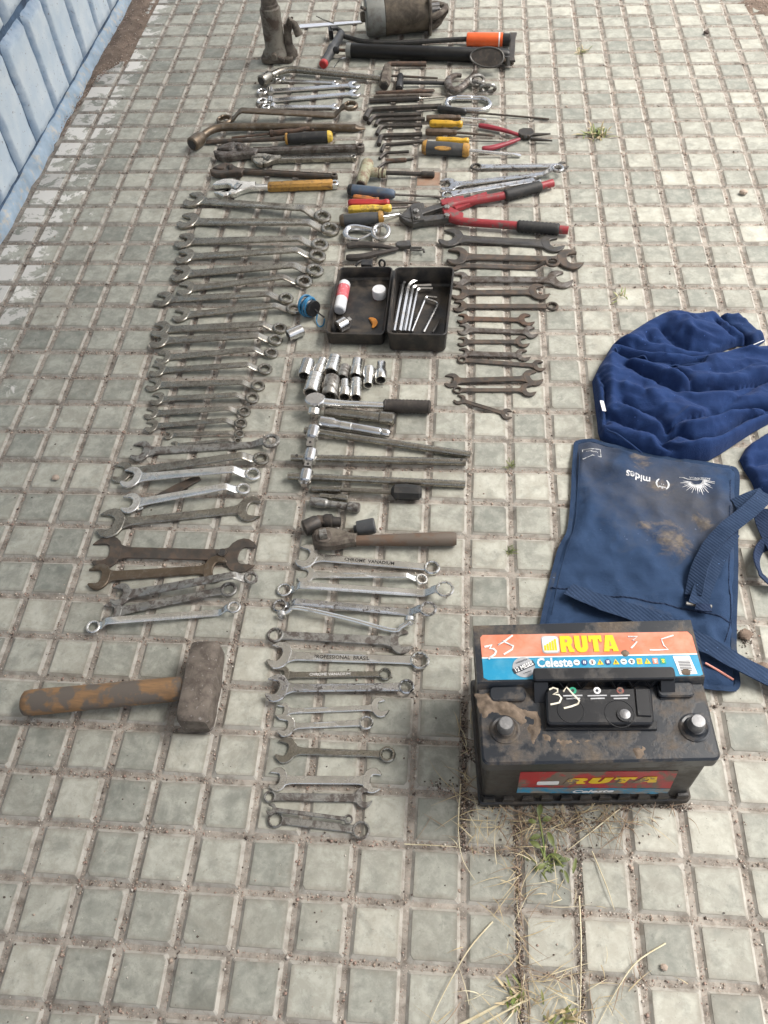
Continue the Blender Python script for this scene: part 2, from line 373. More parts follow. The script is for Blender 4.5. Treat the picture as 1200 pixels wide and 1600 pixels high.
def paving_mat(name, c1, c2, c3, lime=True):
    m, nt, b, P = nodes(name)
    v, c = posnode_cells(nt, P)
    sep = nt.nodes.new('ShaderNodeSeparateColor'); nt.links.new(c, sep.inputs[0])
    cm = mix(nt, sep.outputs[0], c1, c2)
    mot = tex(nt, P, 46, 7, .72, dist=.35); cm = mix(nt, ramp(nt, mot, .42, .62, 0, .85), cm, c3); cm = mix(nt, ramp(nt, tex(nt, P, 24, 6, .7, dist=.3), .50, .66, 0, .55), cm, tuple(x * .60 for x in c1))
    big = tex(nt, P, 2.2, 3, .5)
    blot = tex(nt, P, 95, 4, .7)
    cm = mix(nt, ramp(nt, blot, .60, .72, 0, .55), cm, tuple(x * .62 for x in c1))
    cm = mix(nt, ramp(nt, tex(nt, P, 420, 2, .6), .70, .76, 0, .7), cm, (.10, .08, .065))
    fr = nt.nodes.new('ShaderNodeVectorMath'); fr.operation = 'SCALE'; fr.inputs['Scale'].default_value = 1 / S; nt.links.new(P, fr.inputs[0])
    ff = nt.nodes.new('ShaderNodeVectorMath'); ff.operation = 'FRACTION'; nt.links.new(fr.outputs[0], ff.inputs[0]); fx = nt.nodes.new('ShaderNodeSeparateXYZ'); nt.links.new(ff.outputs[0], fx.inputs[0])
    ex = mth(nt, 'MAXIMUM', mth(nt, 'ABSOLUTE', mth(nt, 'SUBTRACT', fx.outputs[0], .5)), mth(nt, 'ABSOLUTE', mth(nt, 'SUBTRACT', fx.outputs[1], .5)))
    ex = mth(nt, 'ADD', ex, mth(nt, 'MULTIPLY', mth(nt, 'SUBTRACT', tex(nt, P, 45, 5, .7), .5), .22))
    cm = mix(nt, ramp(nt, ex, .31, .42, 0, .62), cm, (.215, .19, .155))
    cm = mix(nt, ramp(nt, tex(nt, P, 7, 6, .7, dist=.5), .52, .74, 0, .6), cm, (.20, .185, .15))
    if lime:                                               # plaster splashes near the foot of the wall
        sx = nt.nodes.new('ShaderNodeSeparateXYZ'); nt.links.new(P, sx.inputs[0])
        near = ramp(nt, sx.outputs[0], -.93, -.99); near2 = ramp(nt, sx.outputs[0], -.72, -.95, 0, .5)
        sp = ramp(nt, mth(nt, 'ADD', tex(nt, P, 26, 6, .7, dist=.5), mth(nt, 'MULTIPLY', mth(nt, 'ADD', near, near2), .17)), .70, .74)
        cm = mix(nt, sp, cm, (.62, .60, .56))
    val = ramp(nt, mth(nt, 'ADD', mth(nt, 'MULTIPLY', v, .5), mth(nt, 'MULTIPLY', big, .5)), .15, .85, .70, 1.24)
    vm = nt.nodes.new('ShaderNodeVectorMath'); vm.operation = 'SCALE'; nt.links.new(cm, vm.inputs[0]); nt.links.new(val, vm.inputs['Scale'])
    nt.links.new(vm.outputs[0], b.inputs['Base Color'])
    setin(nt, b, 'Roughness', ramp(nt, mot, .3, .7, .5, .72)); b.inputs['Specular IOR Level'].default_value = .4
    bump(nt, b, mth(nt, 'ADD', blot, mth(nt, 'MULTIPLY', mot, 1.5)), .16, .0015)
paving_mat('paving_top', (.272, .284, .248), (.335, .325, .275), (.43, .43, .375))
paving_mat('paving_terracotta', (.36, .21, .14), (.36, .21, .14), (.33, .25, .19), False)
pmat('paving_edge', (.39, .37, .33), (.27, .245, .21), 60, .45, .65, .85, .9, 0, 0, .3, 300, .15)
pmat('groove_dirt', (.33, .30, .262), (.165, .142, .12), 60, .42, .66, .95, .95, 0, 0, .8, 260, .25, c3=(.40, .33, .28), sc3=300, lo3=.6, hi3=.68)
pmat('grain_tan', (.40, .32, .26), None, 60, .5, .8, .9); pmat('grain_pink', (.36, .255, .21), None, 60, .5, .8, .9)
pmat('grain_dark', (.10, .076, .062), None, 60, .5, .8, .85); pmat('grain_pale', (.56, .51, .45), None, 60, .5, .8, .9)
pmat('soil', (.20, .15, .115), (.13, .095, .073), 40, .4, .62, .95, .95, 0, 0, .8, 180, .25)

# ground sheet
mb = MB(); mb.add([(-12, -8, -.0046), (12, -8, -.0046), (12, 20, -.0046), (-12, 20, -.0046)], [(0, 1, 2, 3)])
ground = tag(mb.build('pavement', 'groove_dirt', smooth=0), kind='structure')
XF['pavement'] = Matrix.Identity(4)

def square_mesh(k):
    q = random.Random(100 + k); n = 4
    ht = .0260 + q.uniform(-.0008, .0008); chip = q.choice((None, None, 0, 1, 2, 3)) if k > 2 else None
    def loop(h, z, j, c):
        pts = []
        for ci, (sx, sy) in enumerate(((-1, -1), (1, -1), (1, 1), (-1, 1))):
            cc = c * (3.2 if ci == chip and z > -.003 else 1)
            a = (sx * h, sy * (h - cc)) ; b_ = (sx * (h - cc * .8), sy * h)
            for p in ((a, b_) if sx * sy < 0 else (a, b_)):
                pts.append(p)
        # order corners counter-clockwise
        pts.sort(key=lambda p: math.atan2(p[1], p[0]))
        return [(p[0] + q.uniform(-j, j), p[1] + q.uniform(-j, j), z) for p in pts]
    top = loop(ht - .0006, 0, .0005, .0016); t2 = loop(ht, -.0007, .0005, .0014); bt = loop(ht + .0048, -.0050, .0004, .002)
    vs_ = top + t2 + bt; n = 8; fs = [tuple(range(n))]
    for r in (0, 1):
        for i in range(n):
            j = (i + 1) % n; fs.append((r * n + i, (r + 1) * n + i, (r + 1) * n + j, r * n + j))
    return vs_, fs, [0] * (1 + n) + [1] * n
VAR = [square_mesh(k) for k in range(8)]
VMESH = []
for k, (v_, f_, mi_) in enumerate(VAR):
    me = bpy.data.meshes.new('paving_square'); me.from_pydata(v_, [], f_); me.materials.append(M['paving_top']); me.materials.append(M['paving_edge'])
    me.polygons.foreach_set('material_index', mi_); VMESH.append(me)
terra = VMESH[0].copy(); terra.materials[0] = M['paving_terracotta']
def inview(x, y):
    d = Vector((x, y, 0)) - CAM; w = d.dot(FW)
    return (600 + F_PX * d.dot(RT) / w, 800 + F_PX * d.dot(DN) / w, w)
cells = []
for c in range(-16, 17):
    for r in range(-6, 48):
        x, y = (c + .5) * S, (r + .5) * S
        if x < -1.055: continue
        u, v, w = inview(x, y); vis = -30 < u < 1230 and -30 < v < 1630
        cells.append((w if vis else w + 50, c, r, x, y, vis))
cells.sort()
tq = {}
def tilejit(c, r):
    k = (c // 3, r // 3)
    if k not in tq:
        q = random.Random(k[0] * 91 + k[1] * 7 + 5); tq[k] = (q.uniform(-.0009, .0009), q.uniform(-.0009, .0009), q.uniform(-.004, .004), q.uniform(-.0012, .0003), q.uniform(-.008, .008), q.uniform(-.008, .008))
    return tq[k]
TERRA = [(int(math.floor(p.x / S)), int(math.floor(p.y / S))) for p in (G(656, 284), )]
restv, restf, restm = [], [], []
cnt = 0
for w, c, r, x, y, vis in cells:
    jx, jy, ja, jz, ta, tb = tilejit(c, r); k = rnd.randrange(8)
    ct, cy = (c // 3 * 3 + 1.5) * S, (r // 3 * 3 + 1.5) * S
    dx, dy = x - ct, y - cy
    px, py = x + jx - dy * ja, y + jy + dx * ja
    pz = jz + dx * ta + dy * tb + rnd.uniform(-.0003, .0002); pz = min(pz, 0.0)
    rz = ja + rnd.uniform(-.006, .006)
    if cnt < 300 and vis or (c, r) in TERRA:
        o = bpy.data.objects.new('paving_square', terra if (c, r) in TERRA else VMESH[k]); col.objects.link(o); o.parent = ground
        if (c, r) in TERRA: o['label'] = 'rust-stained terracotta coloured square'
        o.location = (px, py, pz); o.rotation_euler = (tb, -ta, rz); cnt += 1
    else:
        b0 = len(restv); cs, sn = math.cos(rz), math.sin(rz)
        v_, f_, mi_ = VAR[k]
        restv += [(px + p[0] * cs - p[1] * sn, py + p[0] * sn + p[1] * cs, pz + p[2] + p[1] * tb + p[0] * ta) for p in v_]
        restf += [tuple(i + b0 for i in f) for f in f_]; restm += mi_
me = bpy.data.meshes.new('distant_paving_squares'); me.from_pydata(restv, [], restf); me.materials.append(M['paving_top']); me.materials.append(M['paving_edge'])
me.polygons.foreach_set('material_index', restm)
o = bpy.data.objects.new('distant_paving_squares', me); col.objects.link(o); o.parent = ground; o['kind'] = 'stuff'

# sand and grit caught in the grooves
def grains(name, P_, sz, label, seed, mats=('grain_tan', 'grain_pink', 'grain_dark', 'grain_pale'), prob=(.42, .28, .13, .17)):
    q = np.random.default_rng(seed); n = len(P_); P_ = np.asarray(P_)
    T = np.array([(1, 0, 0), (0, 1, 0), (-1, 0, 0), (0, -1, 0), (0, 0, 1), (0, 0, -.6)], float)
    Fc = np.array([(0, 1, 4), (1, 2, 4), (2, 3, 4), (3, 0, 4), (1, 0, 5), (2, 1, 5), (3, 2, 5), (0, 3, 5)])
    sc = np.asarray(sz)[:, None, None] * q.uniform(.55, 1.15, (n, 6, 1)) * q.uniform(.7, 1.2, (n, 1, 3)) * np.array([1, 1, .8])
    a = q.uniform(0, 6.283, n); ca, sa = np.cos(a)[:, None], np.sin(a)[:, None]
    V = T[None] * sc; X = V[..., 0] * ca - V[..., 1] * sa; Y = V[..., 0] * sa + V[..., 1] * ca
    V = np.stack([X, Y, V[..., 2]], -1) + P_[:, None, :]
    F_ = Fc[None] + (np.arange(n) * 6)[:, None, None]
    me = bpy.data.meshes.new(name); me.vertices.add(n * 6); me.loops.add(n * 24); me.polygons.add(n * 8)
    me.vertices.foreach_set('co', V.reshape(-1)); me.loops.foreach_set('vertex_index', F_.reshape(-1).astype(np.int32))
    me.polygons.foreach_set('loop_start', np.arange(0, n * 24, 3, dtype=np.int32)); me.polygons.foreach_set('loop_total', np.full(n * 8, 3, np.int32))
    for m_ in mats: me.materials.append(M[m_])
    me.polygons.foreach_set('material_index', np.repeat(q.choice(len(mats), n, p=prob), 8).astype(np.int32))
    me.update(calc_edges=True); me.validate()
    o = bpy.data.objects.new(name, me); col.objects.link(o); return tag(o, label, 'grit', kind='stuff')
gp, gs = [], []
q = random.Random(3)
while len(gp) < 78000:
    t = q.random(); along = q.random()
    if q.random() < .5:
        c = q.randint(-16, 14); x = c * S + q.gauss(0, .0030); y = q.uniform(-.25, 3.0)
    else:
        r = q.randint(-4, 44); y = r * S + q.gauss(0, .0030); x = q.uniform(-1.06, .9)
    u, v, w = inview(x, y)
    if not (-60 < u < 1260 and -60 < v < 1660): continue
    dn = noise.noise((x * 9, y * 9, 1.7)) + .5 * noise.noise((x * 31, y * 31, 4.2))
    joint = (abs(x / S / 3 - round(x / S / 3)) < .04) or (abs(y / S / 3 - round(y / S / 3)) < .04)
    if dn + (.12 if joint else -.02) < q.uniform(-.75, .35): continue
    sz_ = .0006 + .0014 * q.random() ** 2.6 + (.0016 if q.random() < .04 else 0)
    gp.append((x, y, -.0044 + q.uniform(0, .0022))); gs.append(sz_)
grains('groove_grit', gp, gs, 'sandy brown grit lying in the grooves between the paving squares', 5)
# stray crumbs of earth on the squares
gp, gs = [], []
for i in range(900):
    u, v = q.uniform(0, 1200), q.uniform(0, 1600) ** 1.0
    p = G(u, v); gp.append((p.x, p.y, .0004)); gs.append(.0006 + .0017 * q.random() ** 3)
for (u, v, sp, n) in ((690, 1230, 20, 60), (880, 1282, 90, 420), (735, 1262, 8, 90), (1165, 995, 12, 160), (1170, 1040, 14, 120), (735, 1180, 14, 150), (860, 1330, 60, 200)):
    for i in range(n):
        p = G(u + q.gauss(0, sp * .6), v + q.gauss(0, 8)); gp.append((p.x, p.y, .0004)); gs.append(.0006 + .0016 * q.random() ** 2)
for (u0, v0, u1, v1, n) in ((806, 1285, 816, 1600, 800), (724, 1090, 724, 1330, 700), (905, 1290, 912, 1600, 500), (722, 1258, 1080, 1262, 900)):
    for i in range(n):
        k = q.random(); p = G(u0 + (u1 - u0) * k + q.gauss(0, 2.6), v0 + (v1 - v0) * k + q.gauss(0, 3.0)); gp.append((p.x, p.y, -.0030 + q.uniform(0, .003))); gs.append(.0006 + .0015 * q.random() ** 2)
grains('scattered_crumbs', gp, gs, 'dark crumbs of earth scattered over the paving squares', 8, prob=(.2, .12, .56, .12))

# drifts of earth: along the foot of the wall (top left) and in the far right corner
def drift(name, label, poly, h, seed, step=.012, mat='soil'):
    mb = MB(); mesh_patch(mb, [(p.x, p.y) for p in (G(*a) for a in poly)], lambda x, y, d: -.004 + min(1, d / .05) * h * (1 + .5 * noise.noise((x * 14, y * 14, seed))) + .0022 * noise.noise((x * 90, y * 90, seed)), step, jag=.008)
    return tag(mb.build(name, mat, smooth=80), label, 'earth', kind='stuff')
def mesh_patch(mb, poly, hf, step, jag=0.0, seed=1, under=None):
    """triangulated patch inside a ground outline; hf(x, y, distance to edge) gives the height"""
    q = random.Random(seed); out = []
    n = len(poly)
    for i in range(n):
        a, b_ = Vector(poly[i]), Vector(poly[(i + 1) % n]); m = max(1, int((b_ - a).length / step))
        for k in range(m):
            p = a.lerp(b_, k / m)
            if jag:
                nn = Vector((noise.noise((p.x * 40, p.y * 40, seed)), noise.noise((p.x * 40, p.y * 40, seed + 9)))) * jag; p = p + nn
            out.append(p)
    E0 = np.array([(p.x, p.y) for p in out]); E1 = np.roll(E0, -1, 0)
    def dist(pts):
        P_ = np.asarray(pts)[:, None, :]; d = E1 - E0; t = np.clip(((P_ - E0) * d).sum(-1) / ((d * d).sum(-1) + 1e-12), 0, 1)
        return np.sqrt((((E0 + t[..., None] * d) - P_) ** 2).sum(-1).min(1))
    xs = [p.x for p in out]; ys = [p.y for p in out]
    gridp = []
    ny = int((max(ys) - min(ys)) / (step * .87)) + 1; nx = int((max(xs) - min(xs)) / step) + 1
    for j in range(ny):
        for i in range(nx):
            gridp.append((min(xs) + (i + .5 * (j % 2)) * step + q.uniform(-.12, .12) * step, min(ys) + j * step * .87))
    g = np.array(gridp); x, y = g[:, 0][:, None], g[:, 1][:, None]
    x0, y0, x1, y1 = E0[:, 0], E0[:, 1], E1[:, 0], E1[:, 1]
    cr = ((y0 > y) != (y1 > y)) & (x < (x1 - x0) * (y - y0) / (y1 - y0 + 1e-15) + x0)
    inside = (cr.sum(1) % 2 == 1); g = g[inside]
    if len(g): g = g[dist(g) > step * .55]
    allp = [Vector(p) for p in out] + [Vector((a, b_)) for a, b_ in g]
    m = len(out)
    vv, ee, ff, *_ = delaunay_2d_cdt(allp, [(i, (i + 1) % m) for i in range(m)], [], 1, 1e-6)
    dd = dist([(p.x, p.y) for p in vv])
    V = [(p.x, p.y, hf(p.x, p.y, d)) for p, d in zip(vv, dd)]
    fs = []
    for f in ff:
        a, b_, c = vv[f[0]], vv[f[1]], vv[f[2]]
        fs.append(tuple(f) if (b_ - a).cross(c - a) > 0 else tuple(f)[::-1])
    mb.add(V, fs); return vv
drift('earth_drift', 'brown earth drift along the foot of the blue wall', [(205, -40), (262, -40), (238, 25), (222, 60), (205, 90), (185, 108), (165, 115), (150, 125), (120, 165), (98, 205), (72, 245), (66, 240), (100, 175), (136, 98), (160, 65), (182, 36)], .010, 2.0)
drift('reddish_earth', 'reddish earth spread over the paving in the far right corner', [(1130, -40), (1240, -40), (1240, 40), (1200, 34), (1175, 22), (1158, 10)], .007, 6.0)
gp, gs = [], []
for poly, n in ((((262, -30), (205, 90), (136, 98), (205, -30)), 900), (((205, 90), (150, 125), (72, 245), (136, 98)), 500), (((1130, -30), (1240, -30), (1240, 40), (1158, 10)), 600)):
    for i in range(n):
        a, b_, c, d = [G(*t) for t in poly]; s_, t_ = q.random(), q.random()
        p = a.lerp(b_, s_).lerp(d.lerp(c, s_), t_); gp.append((p.x, p.y, .004 + q.uniform(-.002, .006))); gs.append(.0008 + .0022 * q.random() ** 2)
grains('earth_crumbs', gp, gs, 'loose crumbs on the drifts of earth', 11, prob=(.4, .3, .2, .1))

# ------------------------------------------------------------------ the painted wall on the left
def brick_mat():
    m, nt, b, P = nodes('brick_paint')
    tc = nt.nodes.new('ShaderNodeTexCoord'); sx = nt.nodes.new('ShaderNodeSeparateXYZ'); nt.links.new(tc.outputs['Generated'], sx.inputs[0])
    def edge(o, k): return mth(nt, 'MULTIPLY', mth(nt, 'ABSOLUTE', mth(nt, 'SUBTRACT', o, .5)), k)
    e = mth(nt, 'MAXIMUM', edge(sx.outputs[1], 2.0), mth(nt, 'ADD', edge(sx.outputs[2], 2.0), -.04))
    e = mth(nt, 'ADD', e, mth(nt, 'MULTIPLY', mth(nt, 'SUBTRACT', tex(nt, P, 30, 5, .65), .5), .5))
    cm = mix(nt, ramp(nt, tex(nt, P, 18, 4, .6), .35, .7), (.64, .71, .76), (.50, .60, .69))
    cm = mix(nt, ramp(nt, e, .74, 1.04), cm, (.20, .30, .44))
    cm = mix(nt, ramp(nt, tex(nt, P, 120, 3, .6), .655, .70), cm, (.26, .26, .29))
    nt.links.new(cm, b.inputs['Base Color']); b.inputs['Roughness'].default_value = .62
    bump(nt, b, mth(nt, 'ADD', tex(nt, P, 45, 5, .65), mth(nt, 'MULTIPLY', tex(nt, P, 260, 3, .6), .3)), .35, .004)
brick_mat()
pmat('mortar_blue', (.085, .14, .225), (.04, .062, .10), 26, .45, .62, .8, .85, 0, 0, .5, 120, .2)
pmat('plinth_blue', (.33, .42, .51), (.50, .48, .43), 55, .52, .66, .85, .9, 0, 0, .5, 120, .2)
pmat('plaster_pale', (.84, .84, .83), (.78, .78, .77), 9, .45, .65, .85, .85, 0, 0, .2, 90, .08)
WX = -1.080
wall = thing('painted_brick_wall', 'white and blue painted wall of upright bricks along the left edge', 'wall', (WX, 1.5, 0))
mb = MB(); mb.box(WX - .22, WX - .009, -.6, 4.4, -.02, .80, .001); mb.build('mortar', 'mortar_blue', wall)
mb = MB(); mb.box(WX - .22, WX - .004, -.6, 4.4, .801, SHADE_ROOF_Z, .001); mb.build('upper_plaster', 'plaster_pale', wall)
mb = MB()                                                  # uneven rendered foot of the wall
ys = [-.6 + .025 * k for k in range(201)]; rings = []
for y in ys:
    a = .006 * noise.noise((3, y * 14, 0)) + .004 * noise.noise((5, y * 45, 0)); h = .030 + .007 * noise.noise((9, y * 18, 0))
    rings.append([(WX - .03, y, -.02), (WX + .007 + a, y, -.02), (WX + .003 + a, y, .010), (WX - .003 + a * .4, y, h - .006), (WX - .010, y, h), (WX - .03, y, h)])
mb.loft(rings); mb.build('rendered_foot', 'plinth_blue', wall, 60)
def brick_mesh(k, w, h):
    q = random.Random(k); mb = MB(); n = 17
    # rounded face with a little waviness
    rows = []
    for j in range(n):
        for i in range(n):
            s_, t = i / (n - 1) * 2 - 1, j / (n - 1) * 2 - 1
            ed = max(max(0, abs(s_) - .82) / .18, max(0, abs(t) - .90) / .10) ** 2; x = .006 * (1 - ed) + .0022 * noise.noise((s_ * 2 + k * 7, t * 3, k)) - .008 * ed
            jy = .002 * noise.noise((t * 2.3, k * 3.1, 5)) ; jz = .002 * noise.noise((s_ * 2.3, k * 3.1, 8))
            rows.append((x, s_ * w / 2 + jy, t * h / 2 + jz))
    fs = [(j * n + i, j * n + i + 1, (j + 1) * n + i + 1, (j + 1) * n + i) for j in range(n - 1) for i in range(n - 1)]
    me = bpy.data.meshes.new('brick'); me.from_pydata(rows, [], fs); me.materials.append(M['brick_paint']); me.shade_smooth(); return me
BM = [brick_mesh(k, .122, .222) for k in range(6)]
lower = [1.658, 1.802, 1.916, 2.056]
while lower[-1] < 4.2: lower.append(lower[-1] + .134 + rnd.uniform(-.012, .012))
while lower[0] > .2: lower.insert(0, lower[0] - .134 + rnd.uniform(-.012, .012))
z0 = .034
for course in range(3):
    js = lower if course == 0 else [y + (.066 if course == 1 else .01) + rnd.uniform(-.008, .008) for y in lower]
    for a, b_ in zip(js[:-1], js[1:]):
        o = bpy.data.objects.new('brick', BM[rnd.randrange(6)]); col.objects.link(o); o.parent = wall
        wd = b_ - a - rnd.choice((.007, .016, .021))
        o.location = (-.002 + rnd.uniform(-.0015, .0015), (a + b_) / 2 - 1.5, z0 + .112); o.scale = (1, wd / .122, .222 / .222)
        o.rotation_euler = (rnd.uniform(-.012, .012), 0, 0)
    z0 += .236
mb = MB(); mb.extr([(WX - .22, -1.8), (1.52, -1.8), (.98, 3.7), (WX - .22, 3.7)], SHADE_ROOF_Z + .001, SHADE_ROOF_Z + .12, .004); mb.build('added_shade_roof', 'plaster_pale', wall)  # unseen roof slab, added and slanted to darken the left side
# ================================================================== WRENCHES
def jaw_outline(r, gape=.46, ang=0.0, n=9):
    """open-end head: centre at 0, opening towards -x, turned by ang"""
    up = [(.80, .0), (.78, .30), (.62, .62), (.36, .84), (.04, .97), (-.30, .96), (-.62, .84), (-.90, .62), (-1.02, .46 + .02)]
    g = gape
    inner = [(-.98, g), (-.60, g), (-.22, g), (-.06, g * .86), (.06, g * .48), (.09, 0), (.06, -g * .48), (-.06, -g * .86), (-.22, -g), (-.60, -g), (-.78, -g)]
    lo = [(-.84, -.60), (-.62, -.80), (-.30, -.96), (.04, -.98), (.36, -.86), (.62, -.64), (.78, -.32)]
    pts = up + inner + lo; ca, sa = math.cos(ang), math.sin(ang)
    return [((x * ca - y * 1.2 * sa) * r, (x * sa + y * 1.2 * ca) * r) for x, y in pts]
def star(r, k=12, d=.065):
    pts = []
    for i in range(k * 2):
        a = math.pi * i / k; q_ = r * (1 + d if i % 2 else 1 - d); pts.append((q_ * math.cos(a), q_ * math.sin(a)))
    return pts
def sec(x, y, z, w, t, rec=0.0, tw=0.0):
    b = min(t * .3, w * .2); ri = w * .27; e = w * .05
    p = [(-w / 2 + b, -t / 2), (w / 2 - b, -t / 2), (w / 2, -t / 2 + b), (w / 2, t / 2 - b), (w / 2 - b, t / 2), (ri + e, t / 2), (ri, t / 2 - rec), (-ri, t / 2 - rec), (-ri - e, t / 2), (-w / 2 + b, t / 2), (-w / 2, t / 2 - b), (-w / 2, -t / 2 + b)]
    return [(x, y + a, z + c) for a, c in p]
def text_mesh(body, size, bold=0.0, shear=0.0, font_scale=1.0):
    cu = bpy.data.curves.new('lettering', 'FONT'); cu.body = body; cu.size = size; cu.align_x = 'CENTER'; cu.align_y = 'CENTER'
    cu.offset = bold; cu.shear = shear; cu.resolution_u = 2; cu.space_character = 1.0
    o = bpy.data.objects.new('lettering', cu); col.objects.link(o)
    dg = bpy.context.evaluated_depsgraph_get(); dg.update()
    me = bpy.data.meshes.new_from_object(o.evaluated_get(dg))
    V = [v.co.copy() for v in me.vertices]; F_ = [tuple(p.vertices) for p in me.polygons]
    bpy.data.objects.remove(o); bpy.data.meshes.remove(me); bpy.data.curves.remove(cu)
    return V, F_
def put_text(mb, body, size, Mx, width=None, bold=0.0, shear=0.0, zf=None, sy=1.0):
    """lettering laid flat in the XY plane of Mx"""
    V, F_ = text_mesh(body, size, bold, shear)
    if width:
        x0, x1 = min(v.x for v in V), max(v.x for v in V); k = width / (x1 - x0)
        V = [Vector((v.x * k, v.y * k * sy, 0)) for v in V]
    V = [Mx @ v for v in V]
    if zf: V = [Vector((v.x, v.y, zf(v.x, v.y))) for v in V]
    old = mb.M; mb.M = Matrix.Identity(4); mb.add(V, F_); mb.M = old

def wrench(label, A, B, ends='or', mat='satin', kind='flat', name='combination_wrench', cat='wrench', group=None, off=.012, th=.085, sw=.50, rec=(.16, .80), lift=(0, 0), angA=14, angB=14, text=None, plate=False, jmat=None, gape=(.46, .46), hole=.62, sw2=None, ztext=None):
    """A, B = (u, v, head width in photo pixels); ends o = open jaw, r = twelve-point ring, f = flat tip"""
    zl = (lift[0] + lift[1]) / 2
    pA, pB = G(A[0], A[1], .005 + lift[0]), G(B[0], B[1], .005 + lift[1]); d = pB - pA; d.z = 0; L = d.length
    rz = math.atan2(d.y, d.x); mid = (pA + pB) / 2
    root = thing(name, label, cat, (mid.x, mid.y, 0), rz, group); W = XF[root.name]
    ra, rb = A[2] * mpp(A[0], A[1]) / 2, B[2] * mpp(B[0], B[1]) / 2
    rs = max(ra, rb) if ends == 'or' else (ra + rb) / 2
    t = max(.0028, th * 2 * rs * 1.25)                     # shank thickness
    tA, tB = (t * 1.25, t * 1.75) if ends[1] == 'r' else (t * 1.25, t * 1.25)
    if ends[0] == 'r': tA = t * 1.75
    w = sw * 2 * (ra if ends[0] == 'o' else ra * .95) * .92; w2 = w * .86 if sw2 is None else w * sw2
    if kind == 'flat': zA = zB = sA = sB = max(tA, tB) / 2
    elif kind == 'off': zA, sA, sB, zB = tA / 2, tA / 2 + .001, tB / 2 + off, tB / 2 + .0005
    elif kind == 'offA': zA, sA, sB, zB = tA / 2, tA / 2 + off, tB / 2 + .001, tB / 2
    elif kind == 'S': zA, sA, sB, zB = tA / 2, tA / 2 + off, t / 2 + .0005, t / 2 + off
    elif kind == 'up': zA, sA, sB, zB = tA / 2, tA / 2, t / 2 + .0005, t / 2 + off
    if plate: tA = tB = t; zA = zB = sA = sB = t / 2
    zA += lift[0]; sA += lift[0]; sB += lift[1]; zB += lift[1]
    jm = jmat or mat
    def head(e, x, r, z, tt, sgn, ang, gp):
        mb = MB(); tilt = math.atan2(sB - sA, L) * .5
        if e == 'o':
            mb.M = W @ Matrix.Translation((x, 0, z)) @ (Matrix.Rotation(math.pi, 4, 'Z') if sgn > 0 else Matrix.Identity(4))
            a = R_(-ang) if sgn < 0 else R_(ang)
            mb.extr(jaw_outline(r * 1.04, gp, a), -tt / 2, tt / 2, min(tt * .22, r * .1))
            return mb.build('open_jaw', jm, root)
        if e == 'r':
            tl = 0.0
            if kind == 'off' and sgn > 0: tl = .20
            mb.M = W @ Matrix.Translation((x, 0, z)) @ Matrix.Rotation(tl, 4, 'Y')
            mb.annulus(r, star(r * hole), -tt / 2, tt / 2, min(tt * .25, r * .14))
            return mb.build('ring', jm, root)
    if ends[0] != 'f': head(ends[0], -L / 2, ra, zA, tA, -1, angA, gape[0])
    if ends[1] != 'f': head(ends[1], L / 2, rb, zB, tB, 1, angB, gape[1])
    # shank
    xa, xb = -L / 2 + ra * (.55 if ends[0] == 'o' else .80), L / 2 - rb * (.55 if ends[1] == 'o' else .80)
    if ends[1] == 'f': xb = L / 2
    rings = []; bA = kind in ('S', 'offA'); bB = kind in ('S', 'off', 'up')
    xs = []
    la = (ra * 1.5 if bA else ra * .9); lb = (rb * 1.6 if bB else rb * .8)
    for k in range(5): xs.append(('a', k / 4))
    N = 10
    for k in range(1, N): xs.append(('m', k / N))
    for k in range(5): xs.append(('b', k / 4))
    sm = lambda q_: q_ * q_ * (3 - 2 * q_)
    x1, x2 = xa + la, xb - lb
    rd = min(t * .16, .0008)
    for seg, q_ in xs:
        if seg == 'a':
            x = xa + (x1 - xa) * q_; z = zA + (sA - zA) * sm(q_); wd = (ra * 1.35 * (1 - q_) ** 2 + w * (1 - (1 - q_) ** 2)) if ends[0] == 'o' else w * (1.12 - .12 * q_); tt = t if not plate else t * .93; rc = 0
        elif seg == 'm':
            x = x1 + (x2 - x1) * q_; z = sA + (sB - sA) * q_; wd = w + (w2 - w) * q_; tt = t if not plate else t * .93; rc = rd if rec and rec[0] < q_ < rec[1] else 0
        else:
            x = x2 + (xb - x2) * q_; z = sB + (zB - sB) * sm(q_); rc = 0; tt = t if not plate else t * .93
            if ends[1] == 'o': wd = rb * 1.35 * q_ ** 2 + w2 * (1 - q_ ** 2)
            elif ends[1] == 'f': wd = w2; tt = t * (1 - .7 * q_)
            else: wd = w2 * (1 + .12 * q_)
        rings.append(sec(x, 0, z, wd, tt, rc))
    mb = MB(); mb.M = W; mb.loft(rings); sh = mb.build('shank', mat, root, 40)
    if text:
        mb = MB(); zt = (sA + sB) / 2 + t / 2 + .00035 - (rd if rec else 0)
        x_, wd_, tm, rot = text[1], text[2], text[3], (text[4] if len(text) > 4 else 0)
        Mx = W @ Matrix.Translation(((x_ - .5) * L, 0, sA + (sB - sA) * x_ + t / 2 + .0003 - (rd if rec else 0))) @ Matrix.Rotation(-math.atan2(sB - sA, L), 4, 'Y') @ Matrix.Rotation(rot, 4, 'Z')
        put_text(mb, text[0], .01, Mx, wd_ * L, 0.0002)
        mb.build('lettering', tm, sh, 0)
    return root
ORD = ['topmost', 'second', 'third', 'fourth', 'fifth', 'sixth', 'seventh', 'eighth', 'ninth', 'tenth', 'eleventh', 'twelfth', 'thirteenth', 'fourteenth', 'fifteenth', 'sixteenth', 'seventeenth', 'lowest']
LG = 'combination wrenches laid out in the left row'
